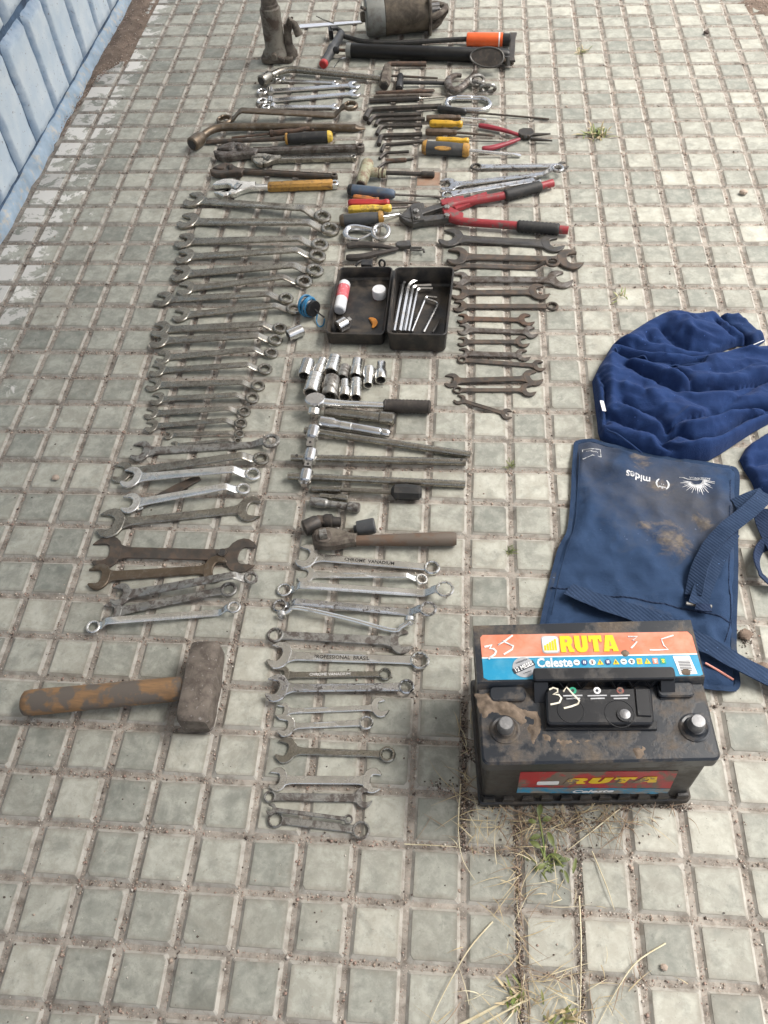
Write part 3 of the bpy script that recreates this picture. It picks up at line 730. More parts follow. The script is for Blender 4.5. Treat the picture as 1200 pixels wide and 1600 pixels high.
LEFT = [((305, 312, 32), (504, 339, 27)), ((295, 345, 33), (516, 359, 29)), ((290, 376, 31), (500, 383, 28)), ((290, 400, 30), (496, 400, 27)), ((284, 427, 32), (492, 423, 28)), ((291, 450, 28), (475, 440, 27)),
        ((256, 467, 29), (447, 466, 23)), ((284, 491, 28), (459, 483, 24)), ((252, 514, 30), (437, 513, 22)), ((250, 531, 30), (430, 531, 23)), ((256, 557, 25), (424, 551, 22)), ((247, 577, 26), (414, 576, 23)),
        ((241, 600, 25), (403, 602, 22)), ((246, 622, 23), (394, 621, 22)), ((237, 644, 23), (381, 642, 21)), ((237, 664, 22), (376, 660, 20)), ((264, 678, 16), (374, 677, 16)), ((272, 694, 13), (371, 688, 12))]
for i, (a, b_) in enumerate(LEFT):
    lab = 'satin steel combination wrench with offset ring, %s from the top in the left row' % ORD[i] if 0 < i < 17 else ('satin steel combination wrench at the top of the left row, under the yellow-gripped adjustable wrench' if i == 0 else 'tiny thin combination wrench at the lower end of the left row')
    wrench(lab, a, b_, 'or', 'satin', 'off', group=LG, th=.10, gape=(.30, .3), sw=.53, hole=.58, off=.015 if i < 6 else (.012 if i < 12 else .009) if i < 16 else .005, lift=(0, 0) if i != 9 else (.004, .002), angA=16 + (i * 7 % 5) - 2, rec=(.14, .78) if i in (0, 3, 6, 9, 12, 15) else ((.06, .9) if i % 2 else None))
def W_(*a, **k): return wrench(*a, **k)
LB = 'larger wrenches in the lower left cluster'
W_('long worn combination wrench with wide open jaw above the lower left cluster', (221, 704, 33), (424, 692, 28), 'or', 'dirty', 'up', group=LB, off=.008, gape=(.46, .46))
W_('satin combination wrench lying under the wrench with the long recessed panel, lower left', (191, 737, 34), (408, 716, 25), 'or', 'satin', 'off', group=LB, rec=None, off=.013, lift=(0, .002))
W_('satin combination wrench with long recessed panel and bright bent ring neck, lower left', (206, 745, 34), (395, 740, 25), 'or', 'satin_light', 'off', group=LB, off=.014, lift=(.006, .004), rec=(.05, .8))
W_('satin combination wrench with bright ring neck above the large double open-end wrench, lower left', (205, 785, 32), (380, 763, 22), 'or', 'satin_light', 'off', group=LB, off=.012, lift=(.004, .003), rec=(.04, .9))
W_('large grey double open-end wrench with three recessed panels, lower left', (175, 817, 46), (388, 794, 40), 'oo', 'satin', 'flat', name='open_end_wrench', group=LB, sw=.36, angA=14, angB=-14, gape=(.44, .5), sw2=1.0)
W_('big flat dark brown plate wrench with square hole and two wide jaws', (168, 861, 50), (374, 866, 52), 'oo', 'dark', 'flat', name='plate_wrench', group=LB, sw=.44, th=.05, plate=True, rec=None, gape=(.47, .47), angA=-4, angB=-4, sw2=1.0)
W_('brown rusty double open-end wrench below the big plate wrench', (156, 900, 38), (334, 888, 40), 'oo', 'bronze', 'flat', name='open_end_wrench', group=LB, sw=.50, rec=None, gape=(.5, .5), angA=4, angB=-8)
W_('grimy combination wrench crossing in front of the brown open-end wrench', (189, 928, 33), (392, 902, 22), 'or', 'dirty', 'off', group=LB, off=.012, lift=(.002, .012), rec=(.04, .6))
W_('black-stained combination wrench just above the double ring wrench, lower left', (176, 956, 33), (357, 920, 26), 'or', 'dirty', 'flat', group=LB, lift=(0, .004), rec=(.05, .9))
W_('double ring wrench with offset ends, lowest in the left cluster', (145, 978, 23), (367, 953, 22), 'rr', 'satin_light', 'S', name='ring_wrench', group=LB, sw=.62, off=.012, rec=(.03, .97), sw2=.95)
pw = [o for o in col.objects if o.name.startswith('plate_wrench')][0]
mb = MB(); c = G(347, 863, .006); mb.M = Matrix.Translation((c.x, c.y, 0)) @ Matrix.Rotation(R_(-2), 4, 'Z'); mb.box(-.0042, .0042, -.0048, .0048, .0030, .0063, .0001); mb.build('hole_shade_block', 'engrave', pw)  # solid dark block painting the shade inside the square hole
mb = MB(); mb.M = Matrix.Translation((c.x, c.y, 0)) @ Matrix.Rotation(R_(-2), 4, 'Z')
mb.annulus(.0074, [(x, y) for x, y in ((.0044, 0), (.0044, .005), (0, .005), (-.0044, .005), (-.0044, 0), (-.0044, -.005), (0, -.005), (.0044, -.005))], .0050, .0066, .0003); mb.build('hole_rim', 'dark', pw)
MG = 'wrenches in the lower middle row'
W_('bright flat combination wrench stamped chrome vanadium in the lower middle row', (481, 869, 37), (675, 886, 26), 'or', 'satin_light', 'flat', group=MG, rec=None, text=('CHROME  VANADIUM', .50, .40, 'engrave'), sw=.40, hole=.66)
W_('slim combination wrench just below the chrome vanadium wrench, bright ring neck', (479, 897, 27), (659, 904, 20), 'or', 'satin_light', 'off', group=MG, off=.010, rec=(.1, .7), sw=.42)
W_('long chrome double ring wrench with offset ends, upper of the two crossing pairs', (444, 920, 24), (695, 926, 29), 'rr', 'satin_light', 'S', name='ring_wrench', group=MG, sw=.58, off=.014, rec=(.06, .94), sw2=1.05, hole=.7)
W_('chrome double ring wrench with flaking panel, resting above the thin tubular ring wrench', (437, 945, 23), (669, 957, 27), 'rr', 'chrome_spotted', 'S', name='ring_wrench', group=MG, sw=.58, off=.014, rec=(.06, .94), sw2=1.05, hole=.7)
W_('pitted grey combination wrench with ring at left and rusty jaw at right, lower middle row', (430, 991, 26), (624, 1001, 37), 'ro', 'dirty', 'flat', group=MG, sw=.62, rec=None, sw2=1.1, angB=12, gape=(.46, .47), hole=.72)
W_('large bright combination wrench with stamped recessed panel, professional lettering', (438, 1024, 39), (656, 1031, 31), 'or', 'satin_light', 'flat', group=MG, sw=.40, rec=(.12, .76), text=('PROFESSIONAL  BRASIL', .44, .40, 'engrave'), sw2=1.0, hole=.7, gape=(.47, .46), angA=18)
W_('small satin combination wrench partly under a black-spotted wrench, lower middle row', (442, 1054, 24), (602, 1052, 21), 'or', 'satin', 'flat', group=MG, sw=.5, rec=None, text=('CHROME VANADIUM', .46, .4, 'engrave_light'), hole=.72, lift=(0, 0))
W_('black-spotted combination wrench with three oval panels, lower middle row', (434, 1075, 38), (635, 1072, 25), 'or', 'chrome_spotted', 'flat', group=MG, sw=.38, rec=(.03, .93), lift=(.006, .001), sw2=1.0, hole=.72)
W_('short satin double open-end wrench below the black-spotted wrench', (442, 1110, 23), (592, 1104, 28), 'oo', 'satin_light', 'flat', name='open_end_wrench', group=MG, sw=.42, rec=(.04, .6), sw2=1.05, angB=12)
W_('short combination wrench with rounded shank, ring touching the level of the hammer head', (448, 1134, 29), (572, 1128, 23), 'or', 'satin_light', 'flat', group=MG, sw=.36, rec=(.1, .8), sw2=1.1, hole=.72)
W_('matte grey combination wrench with small number oval, alone in a wide gap', (448, 1172, 35), (605, 1178, 26), 'or', 'satin', 'flat', group=MG, sw=.36, rec=(.14, .86), sw2=.9, hole=.62)
W_('blue-grey double open-end wrench, third from the bottom of the lower middle row', (435, 1217, 31), (580, 1218, 33), 'oo', 'satin_light', 'flat', name='open_end_wrench', group=MG, sw=.46, rec=None, sw2=1.0, angA=6, angB=-10, gape=(.47, .47))
W_('stained combination wrench with ring at left, second from the bottom of the middle row', (421, 1244, 19), (566, 1246, 27), 'ro', 'dirty', 'flat', group=MG, sw=.75, rec=(.1, .9), sw2=1.05, angB=14, hole=.7)
W_('tiny dark combination wrench lying against the bottom ring wrench', (424, 1264, 15), (544, 1279, 14), 'or', 'dirty', 'flat', group=MG, sw=.5, rec=None, lift=(.006, .006))
W_('short stained double ring wrench at the very bottom of the middle row', (430, 1280, 25), (564, 1296, 28), 'rr', 'dirty', 'flat', name='ring_wrench', group=MG, sw=.55, rec=None, sw2=1.0, hole=.76)
RG = 'dark wrenches in the right row'
W_('heavy dark grey double open-end wrench at the top of the right row', (706, 371, 38), (861, 380, 36), 'oo', 'darkgrey', 'flat', name='open_end_wrench', group=RG, sw=.46, rec=(.1, .9), sw2=1.1, th=.075, angA=22, angB=22)
W_('dark double open-end wrench with long pointed jaws at right, second in the right row', (716, 400, 36), (888, 405, 41), 'oo', 'dark', 'flat', name='open_end_wrench', group=RG, sw=.42, rec=None, sw2=.95, gape=(.47, .47), angA=10, angB=14)
W_('thin dark combination wrench with raised ring at right, third in the right row', (712, 413, 22), (862, 418, 23), 'or', 'dark', 'up', group=RG, off=.016, rec=None, sw=.5)
W_('dark open-end wrench with scuffed silver shank and jaw, fourth in the right row', (720, 435, 28), (873, 436, 37), 'oo', 'rusty_patchy', 'flat', name='open_end_wrench', group=RG, sw=.56, rec=None, sw2=.95, angB=28, angA=12)
W_('dark double open-end wrench with short hooked jaw, fifth in the right row', (719, 456, 29), (840, 455, 32), 'oo', 'dark', 'flat', name='open_end_wrench', group=RG, sw=.46, rec=(.1, .9), sw2=.95, angB=16)
W_('dark combination wrench with ring at right, sixth in the right row', (719, 477, 23), (863, 477, 20), 'or', 'dark', 'flat', group=RG, rec=(.04, .96), sw=.5, sw2=1.0)
W_('orange-rusty small double open-end wrench in the right row', (724, 496, 19), (821, 498, 25), 'oo', 'rust', 'flat', name='open_end_wrench', group=RG, sw=.6, rec=None, sw2=.95)
W_('small open-end wrench with pale scuffed jaw, below the orange-rusty one', (726, 513, 22), (828, 517, 23), 'oo', 'rusty_patchy', 'flat', name='open_end_wrench', group=RG, sw=.5, rec=None, sw2=.95)
W_('small black double open-end wrench, ninth in the right row', (724, 532, 18), (815, 532, 22), 'oo', 'dark', 'flat', name='open_end_wrench', group=RG, sw=.56, rec=(.1, .9), sw2=1.0, angB=10)
W_('small open-end wrench with shiny worn edges, tenth in the right row', (725, 550, 19), (816, 553, 23), 'oo', 'rusty_patchy', 'flat', name='open_end_wrench', group=RG, sw=.6, rec=(.1, .9), sw2=1.0)
W_('dark combination wrench with ring at left, above the gap in the right row', (722, 561, 15), (841, 570, 21), 'ro', 'dark', 'flat', group=RG, sw=.66, rec=None, sw2=1.05, angB=14, hole=.6)
W_('stout brown double open-end wrench below the gap in the right row', (707, 593, 26), (831, 589, 30), 'oo', 'dark', 'flat', name='open_end_wrench', group=RG, sw=.46, rec=None, sw2=1.0, angB=20, th=.07)
W_('dark combination wrench with small ring at left, last straight one in the right row', (715, 608, 15), (824, 608, 24), 'ro', 'dark', 'flat', group=RG, sw=.62, rec=None, sw2=1.0, hole=.6)
W_('small dark double open-end wrench lying slanted at the bottom of the right row', (719, 623, 18), (791, 645, 19), 'oo', 'dark', 'flat', name='open_end_wrench', group=RG, sw=.46, rec=(.1, .9), sw2=1.0)
CG = 'chrome wrenches beside the bolt cutter'
W_('spotted chrome ring wrench above the bolt cutter, dark ring at left', (744, 259, 18), (879, 257, 17), 'ro', 'chrome_spotted', 'flat', group=CG, sw=.7, rec=(.04, .96), sw2=.95, jmat='darkgrey', hole=.66)
W_('spotted chrome combination wrench with open jaw at left above the bolt cutter', (702, 288, 29), (871, 268, 20), 'or', 'chrome_spotted', 'up', group=CG, off=.010, sw=.44, rec=(.06, .9), lift=(.001, .004))
W_('spotted chrome ring wrench touching the red bolt cutter handle', (699, 303, 18), (836, 279, 17), 'ro', 'chrome_spotted', 'flat', group=CG, sw=.75, rec=(.06, .94), sw2=.95, hole=.66, lift=(.014, .004))
FG = 'flex-head ratchet wrenches at the top left'
for lab, a, b_ in (('small chrome flex-head ratchet wrench, nearest to the cranked lug wrench', (435, 124, 11), (523, 128, 12)), ('chrome flex-head ratchet wrench with dark ring, second of four', (410, 143, 17), (552, 133, 19)), ('chrome flex-head ratchet wrench, third of four, jaw raised at right', (410, 158, 17), (553, 146, 18)), ('chrome flex-head ratchet wrench, lowest of four, above the bronze ring wrench', (416, 166, 14), (523, 166, 14))):
    rt_ = wrench(lab, a, b_, 'ro', 'chrome', 'flat', name='ratchet_wrench', group=FG, sw=.72, rec=None, sw2=.85, hole=.56, angB=18, th=.13)
    p0, p1 = G(a[0], a[1], .005), G(b_[0], b_[1], .005); d = (p1 - p0).normalized(); r_ = a[2] * mpp(a[0], a[1]) / 2
    mb = MB(); c = p0 + d * r_ * 1.45; mb.M = axm(c - Vector((-d.y, d.x, 0)) * r_ * .75, c + Vector((-d.y, d.x, 0)) * r_ * .75)
    mb.lathe([(0, r_ * .3), (.0008, r_ * .52), (r_ * 1.5 - .0008, r_ * .52), (r_ * 1.5, r_ * .3)], 12); mb.build('flex_joint', 'chrome', rt_)
W_('bronze-brown double ring wrench with deep offset ends, top left', (351, 188, 25), (549, 178, 23), 'rr', 'bronze', 'S', name='ring_wrench', group=None, sw=.60, off=.022, rec=None, sw2=1.0, hole=.66, th=.13)
# thin tubular ring wrench lying on edge between the two chrome pairs
t = thing('bent_ring_wrench', 'slim bent ring wrench lying on its edge below the flaking chrome ring wrench', 'wrench', G(540, 968))
path = [G(440, 962, .006), G(452, 955, .010), G(466, 950, .014), G(540, 966, .011), G(612, 985, .006), G(628, 979, .010), G(640, 971, .014)]
mb = MB(); mb.tube(smoothpath(path, 6), .0034, 10); mb.build('shank', 'satin_light', t)
for p, r_ in ((G(440, 961, .006), .0072), (G(640, 970, .0145), .0082)):
    mb = MB(); mb.M = Matrix.Translation(p) @ Matrix.Rotation(R_(80), 4, 'X'); mb.annulus(r_, star(r_ * .62), -.004, .004, .001); mb.build('ring', 'satin_light', t)
# dark tyre spoon under the lower left cluster
t = thing('tyre_lever', 'dark tyre lever with bright tip poking out under the lower left wrenches', 'lever', G(258, 775))
mb = MB(); a, b_ = G(222, 790, .003), G(312, 746, .004); mb.M = axm(a, b_); L_ = (b_ - a).length
mb.loft([sec(x * L_, 0, 0, w_, .004) for x, w_ in ((0, .012), (.2, .013), (.6, .018), (1.0, .012))]); mb.build('shank', 'dark', t)
mb = MB(); a2 = G(211, 796, .002); mb.M = axm(a2, a); L_ = (a - a2).length
mb.loft([sec(x * L_, 0, 0, w_, .003) for x, w_ in ((0, .004), (.3, .011), (.8, .013), (1.08, .011))]); mb.build('tip', 'satin_light', t)
# ================================================================== OTHER HAND TOOLS
def prof(mb, p0, p1, pr, seg=14):
    """turned body between two points; pr = [(t, radius)] with t along the axis"""
    mb.M = axm(p0, p1); L = (Vector(p1) - Vector(p0)).length
    mb.lathe([(t * L, r) for t, r in pr], seg); mb.M = Matrix.Identity(4)
def fluted(mb, p0, p1, pr, flutes=6, depth=.10, seg=36, mats=None):
    mb.M = axm(p0, p1); L = (Vector(p1) - Vector(p0)).length; rings = []
    for i, (t, r) in enumerate(pr):
        dd = depth if 0 < i < len(pr) - 1 else 0
        rings.append([(t * L, r * (1 - dd * (.5 + .5 * math.cos(a * flutes))) * math.cos(a), r * (1 - dd * (.5 + .5 * math.cos(a * flutes))) * math.sin(a)) for a in [2 * math.pi * k / seg for k in range(seg)]])
    mb.loft(rings); mb.M = Matrix.Identity(4)
def screwdriver(label, h0, h1, tip, rpx, mat, collar=None, shaft='darkgrey', shr=.0030, style='waist', group='screwdrivers', lift=0.0, butt=None, blade=True, name='screwdriver', collar_t=.86):
    r = rpx * mpp(*h0)
    zc = r * .95 + lift
    a, b_, c = G(h0[0], h0[1], zc), G(h1[0], h1[1], zc), G(tip[0], tip[1], shr + lift * .3)
    ax = (b_ - a).normalized()
    root = thing(name, label, 'screwdriver' if name == 'screwdriver' else 'tool', ((a + b_) / 2).xy.to_3d(), 0, group)
    mb = MB()
    if style == 'waist': pr = [(0, r * .55), (.03, r * .86), (.10, r), (.42, r * .95), (.56, r * .98), (.68, r * .86), (.76, r * .70), (.84, r * .72), (.90, r * .9), (.97, r * .86), (1, r * .5)]
    elif style == 'barrel': pr = [(0, r * .7), (.03, r * .9), (.10, r * .97), (.35, r * 1.0), (.6, r * 1.0), (.85, r * .9), (.95, r * .85), (1, r * .55)]
    else: pr = [(0, r * .75), (.03, r * .92), (.12, r), (.55, r), (.78, r * .94), (.84, r * .74), (.9, r * .74), (.94, r * .86), (1, r * .6)]
    fluted(mb, a, b_, pr, 6, .10 if style != 'barrel' else .04)
    h = mb.build('handle', mat, root, 50)
    L = (b_ - a).length
    if collar:
        mb = MB(); prof(mb, a + ax * L * collar_t, a + ax * L * 1.01, [(0, r * .6), (.04, r * .99), (.5, r * 1.0), (.9, r * .86), (1, r * .5)], 18); mb.build('collar', collar, root)
    if butt:
        mb = MB(); prof(mb, a - ax * L * .012, a + ax * L * .10, [(0, r * .5), (.2, r * .86), (.6, r * 1.01), (.96, r * 1.03), (1, r * .6)], 18); mb.build('end_cap', butt, root)
    mb = MB(); d = (c - b_); n = d.normalized(); sd_ = Vector((-n.y, n.x, 0))
    pb = b_ - ax * L * .03
    mb.tube([pb, b_ + d * .5, b_ + d * .84], shr, 10)
    if blade:
        w0 = shr; q0 = b_ + d * .82
        mb.M = axm(q0, c); LL = (c - q0).length
        mb.loft([sec(x * LL, 0, 0, w_, t_) for x, w_, t_ in ((0, shr * 1.8, shr * 1.8), (.35, shr * 2.3, shr * 1.4), (.75, shr * 2.8, shr * .7), (1, shr * 2.5, shr * .35))])
        mb.M = Matrix.Identity(4)
    else:
        mb.tube([b_ + d * .83, c], [shr, shr * .8], 10)
    mb.build('shaft', shaft, root)
    return root
SG = 'screwdrivers in the middle of the layout'
screwdriver('screwdriver with black grip and yellow ends, flat blade pointing left', (519, 213), (446, 217), (322, 222), 8.5, 'black_rubber', collar='ochre_grip', shaft='dark', shr=.0052, style='barrel', group=SG, butt='lemon', collar_t=.95)
screwdriver('thin long-shafted screwdriver with dark green-black handle pointing right', (684, 170), (729, 175), (858, 186), 5.5, 'black_plastic', shaft='dark', shr=.0024, style='barrel', group=SG, blade=False)
screwdriver('brown-handled screwdriver just above the upper yellow one', (666, 185), (720, 184), (760, 187), 5.6, 'brown_wood', shaft='satin_light', shr=.0024, group=SG, style='straight')
screwdriver('yellow-handled screwdriver lying above the dark brown one', (671, 193), (723, 194), (746, 196), 6.2, 'yellow', shaft='darkgrey', shr=.0016, group=SG)
screwdriver('dark brown handled screwdriver between the two yellow ones', (665, 206), (714, 207), (774, 212), 5.6, 'brown_wood', shaft='dark', shr=.0030, group=SG, style='straight')
screwdriver('yellow-handled screwdriver half hidden behind the large black and yellow one', (681, 219), (733, 220), (792, 222), 5.6, 'yellow', shaft='darkgrey', shr=.0014, group=SG, lift=.0)
screwdriver('large black and yellow screwdriver with oval badge, lowest of the upper group', (660, 230), (733, 235), (814, 243), 10.5, 'grey_rubber', collar='ochre_grip', shaft='satin_light', shr=.0036, group=SG, style='barrel', butt='ochre_grip', collar_t=.87)
screwdriver('blue-grey handled screwdriver under the small rubber hammer', (544, 296), (617, 304), (692, 308), 8.8, 'blue_handle', shaft='rusty_patchy', shr=.0026, group=SG, style='barrel', butt='black_plastic')
screwdriver('worn orange screwdriver handle peeking out above the red one', (552, 308), (592, 313), (640, 317), 5.2, 'orange_worn', shaft='dark', shr=.0022, group=SG)
screwdriver('red-handled screwdriver with dark shaft above the yellow one', (544, 318), (609, 317), (657, 317), 7.2, 'red', shaft='dark', shr=.0030, group=SG, lift=.003)
screwdriver('scratched lemon-yellow handled screwdriver under the red one', (544, 328), (612, 325), (653, 323), 7.2, 'lemon', shaft='rusty_patchy', shr=.0024, group=SG, lift=.003)
screwdriver('black screwdriver with yellow bands pointing at the bolt cutter jaws', (531, 345), (599, 339), (628, 334), 9.6, 'grey_rubber', collar='ochre_grip', shaft='chrome', shr=.0026, group=SG, style='barrel', butt='bronze', collar_t=.88)
# yellow oval badge of the large screwdriver
bd = [o for o in col.objects if o.get('label', '').startswith('large black and yellow')][0]
mb = MB(); c = G(692, 231.5, .0305); mb.M = Matrix.Translation(c) @ Matrix.Rotation(R_(-5), 4, 'Z') @ Matrix.Rotation(R_(25), 4, 'X')
mb.extr([(.019 * math.cos(a), .0048 * math.sin(a)) for a in [2 * math.pi * k / 20 for k in range(20)]], -.003, .0012, .0004); mb.build('badge', 'ochre_grip', bd)
# rusty file with bent wooden handle behind the black and yellow screwdriver
t = thing('rusty_file', 'rusty thin file with a brown bent handle behind the black and yellow screwdriver', 'file', G(430, 212))
mb = MB(); mb.M = axm(G(362, 215, .004), G(424, 209, .005)); L_ = (G(362, 215) - G(424, 209)).length
mb.loft([sec(x * L_, 0, 0, w_, .003) for x, w_ in ((0, .006), (.9, .009), (1, .006))]); mb.build('blade', 'rust', t)
mb = MB(); mb.tube(smoothpath([G(422, 209, .008), G(440, 207, .010), G(460, 205, .011), G(478, 201, .012), G(487, 200, .010), G(489, 205, .008)], 5), [.007] * 10 + [.0055] * 10 + [.004] * 6, 10); mb.build('handle', 'rust', t)
mb = MB(); prof(mb, G(421, 209, .008), G(427, 208.4, .008), [(0, .005), (.2, .009), (.8, .009), (1, .006)]); mb.build('ferrule', 'rust', t)

# ---- L-shaped hex keys
def hexkey(label, pts, rpx, mat, group, z=None, zend=None, name='hex_key', fr=3.0, sleeve=None, cat='hex key'):
    r = rpx * mpp(*pts[1]); z = r if z is None else z
    P_ = [G(p[0], p[1], z) for p in pts]
    if zend is not None: P_[0] = G(pts[0][0], pts[0][1], zend)
    root = thing(name, label, cat, (sum(P_, Vector()) / len(P_)).xy.to_3d(), 0, group)
    mb = MB(); mb.tube(fillet(P_, r * fr), r, 6, ph=R_(30)); mb.build('hex_bar', mat, root, 25)
    if sleeve:
        a, b_ = G(*sleeve[0], z), G(*sleeve[1], z); mb = MB(); prof(mb, a, b_, [(0, r * 1.2), (.04, r * 1.7), (.96, r * 1.7), (1, r * 1.2)]); mb.build('sleeve', sleeve[2], root)
    return root
HG = 'black hex keys in a fanned row'
hexkey('thickest black hex key at the top of the fanned row', [(571, 185), (578, 171), (690, 166)], 4.6, 'hexblack', HG, fr=1.6)
hexkey('black hex key, second from the top of the fanned row', [(576, 192), (584, 181), (658, 179)], 3.6, 'hexblack', HG)
hexkey('black hex key whose tip meets a brown screwdriver handle, third of the row', [(587, 196), (591, 188), (664, 186)], 3.4, 'hexblack', HG)
hexkey('black hex key with wide rounded bend, fourth of the row', [(589, 210), (595, 197), (660, 196)], 3.2, 'hexblack', HG)
hexkey('black hex key, fifth of the row, above the large screwdriver butt', [(592, 226), (595, 212), (660, 210)], 3.8, 'hexblack', HG, fr=1.6)
hexkey('thin black hex key running behind the large screwdriver, sixth of the row', [(596, 237), (600, 226), (666, 221)], 2.8, 'hexblack', HG, fr=1.6)
hexkey('short black hex key near the bottom of the fanned row', [(593, 248), (602, 239), (639, 237)], 2.6, 'hexblack', HG, fr=1.6)
hexkey('shortest hex key with a brown sleeve at the bottom of the fanned row', [(591, 262), (601, 254), (646, 248)], 2.2, 'hexblack', HG, fr=1.6, sleeve=((603, 252), (635, 250), 'rust'))

# ---- socket bars, punches and chisels at the top
t = thing('angled_socket_wrench', 'rusty right-angled socket wrench with bar to the right, below the pump', 'wrench', G(605, 120))
mb = MB(); prof(mb, G(600, 134, .014), G(606, 103, .014), [(0, .0125), (.03, .0142), (.6, .0142), (.7, .012), (.92, .0115), (1, .008)], 6); mb.build('socket', 'castiron', t, 25)
mb = MB(); prof(mb, G(599.8, 135, .014), G(600.5, 131, .014), [(0, .0095), (.9, .0095), (1, .004)], 6); mb.build('opening', 'engrave', t, 25)  # dark plug: shade of the socket mouth put into the colour
mb = MB(); mb.tube(fillet([G(605, 106, .014), G(607, 100, .012), G(666, 100, .007)], .012), .0062, 10); mb.build('bar', 'rust', t)
t = thing('thin_tommy_bar', 'thin dark tommy bar lying behind the small black socket wrench', 'bar', G(650, 120))
mb = MB(); mb.tube([G(606, 118, .010), G(660, 121, .006), G(684, 122, .004)], [.0032, .0032, .0022], 8); mb.build('rod', 'dark', t)
t = thing('t_socket_wrench', 'small black T-shaped socket wrench pointing at the chain hook', 'wrench', G(655, 129))
mb = MB(); prof(mb, G(623.5, 139, .010), G(626, 117, .010), [(0, .0085), (.04, .0098), (.42, .0098), (.5, .008), (.9, .0085), (1, .006)], 12); mb.build('socket', 'black_plastic', t, 30)
mb = MB(); prof(mb, G(623.4, 139.6, .010), G(623.8, 137, .010), [(0, .0062), (.9, .006), (1, .003)], 6); mb.build('opening', 'engrave', t, 30)  # dark plug painting the shade inside the small socket
mb = MB(); mb.tube([G(627, 129, .010), G(694, 130, .006)], .0045, 10); mb.build('rod', 'black_plastic', t)
PG = 'punches and chisels'
for lab, a, b_, c, r_, mt in (('uppermost brown chisel of three, tapering to the right', (587, 146), (652, 143), (679, 141), .0058, 'rust'), ('middle brown chisel of three, lying between two others', (584, 151), (655, 149.5), (675, 148), .0056, 'castiron'), ('pin punch with thin shiny tip, lowest of the three punches', (577, 157.5), (655, 154), (695, 152), .0060, 'hexblack')):
    t = thing('punch' if 'pin' in lab else 'chisel', lab, 'punch' if 'pin' in lab else 'chisel', G(*b_), 0, PG)
    mb = MB(); mb.tube([G(a[0], a[1], r_), G(b_[0], b_[1], r_)], r_, 8); mb.build('body', mt, t, 25)
    mb = MB()
    if 'pin' in lab: mb.tube([G(b_[0] - 1, b_[1], r_), G(b_[0] + 3, b_[1] - .2, r_), G(c[0], c[1], .003)], [r_ * .9, .0024, .0018], 8); mb.build('tip', 'satin', t, 25)
    else:
        p0, p1 = G(b_[0] - 1, b_[1], r_), G(c[0], c[1], .003); mb.M = axm(p0, p1); L_ = (p1 - p0).length
        mb.loft([sec(x * L_, 0, 0, w_, t_) for x, w_, t_ in ((0, r_ * 1.8, r_ * 1.8), (.5, r_ * 1.9, r_ * 1.2), (1, r_ * 1.7, r_ * .3))]); mb.build('tip', mt, t, 25)

# ---- lug wrenches
t = thing('lug_wrench', 'grey cranked lug wrench with socket at left, below the bottle jack', 'lug wrench', G(500, 115))
pth = fillet([G(412, 124, .016), G(446, 107, .014), G(600, 123, .008)], .03)
mb = MB(); mb.tube(pth, [.0085] * (len(pth) - 1) + [.006], 12); mb.build('bar', 'satin', t)
mb = MB(); prof(mb, G(408, 127, .017), G(424, 117, .0165), [(0, .0125), (.06, .0148), (.7, .0148), (1, .0088)], 16); mb.build('socket', 'satin', t)
mb = MB(); prof(mb, G(407.4, 127.4, .017), G(410.5, 125.5, .017), [(0, .0108), (.9, .0105), (1, .003)], 6); mb.build('opening', 'engrave', t)  # dark cap painted for the shade in the lug socket
mb = MB(); mb.M = axm(G(592, 122, .008), G(606, 123.5, .006)); mb.loft([sec(x * .026, 0, 0, w_, t_) for x, w_, t_ in ((0, .015, .014), (.5, .018, .009), (1, .017, .003))]); mb.build('tip', 'satin', t)
t = thing('pry_lug_wrench', 'long brown lug wrench with pry tip at right and socket at left', 'lug wrench', G(450, 203))
pth = fillet([G(304, 222, .016), G(334, 199, .016), G(400, 198, .012), G(556, 200, .009)], .03)
mb = MB(); mb.tube(pth, .0092, 12); mb.build('bar', 'bronze', t)
mb = MB(); prof(mb, G(300, 226, .0165), G(318, 212, .0165), [(0, .0142), (.06, .0166), (.6, .0166), (1, .0095)], 16); mb.build('socket', 'bronze', t)
mb = MB(); prof(mb, G(299.4, 226.5, .0165), G(302.5, 224, .0165), [(0, .0122), (.9, .0118), (1, .003)], 6); mb.build('opening', 'engrave', t)  # dark cap, the socket's inner shade painted on
mb = MB(); mb.M = axm(G(552, 200, .009), G(571, 201, .003)); L_ = (G(552, 200, .009) - G(571, 201, .003)).length
mb.loft([sec(x * L_, 0, 0, w_, t_) for x, w_, t_ in ((0, .016, .017), (.4, .017, .010), (1, .006, .002))]); mb.build('pry_tip', 'bronze', t)

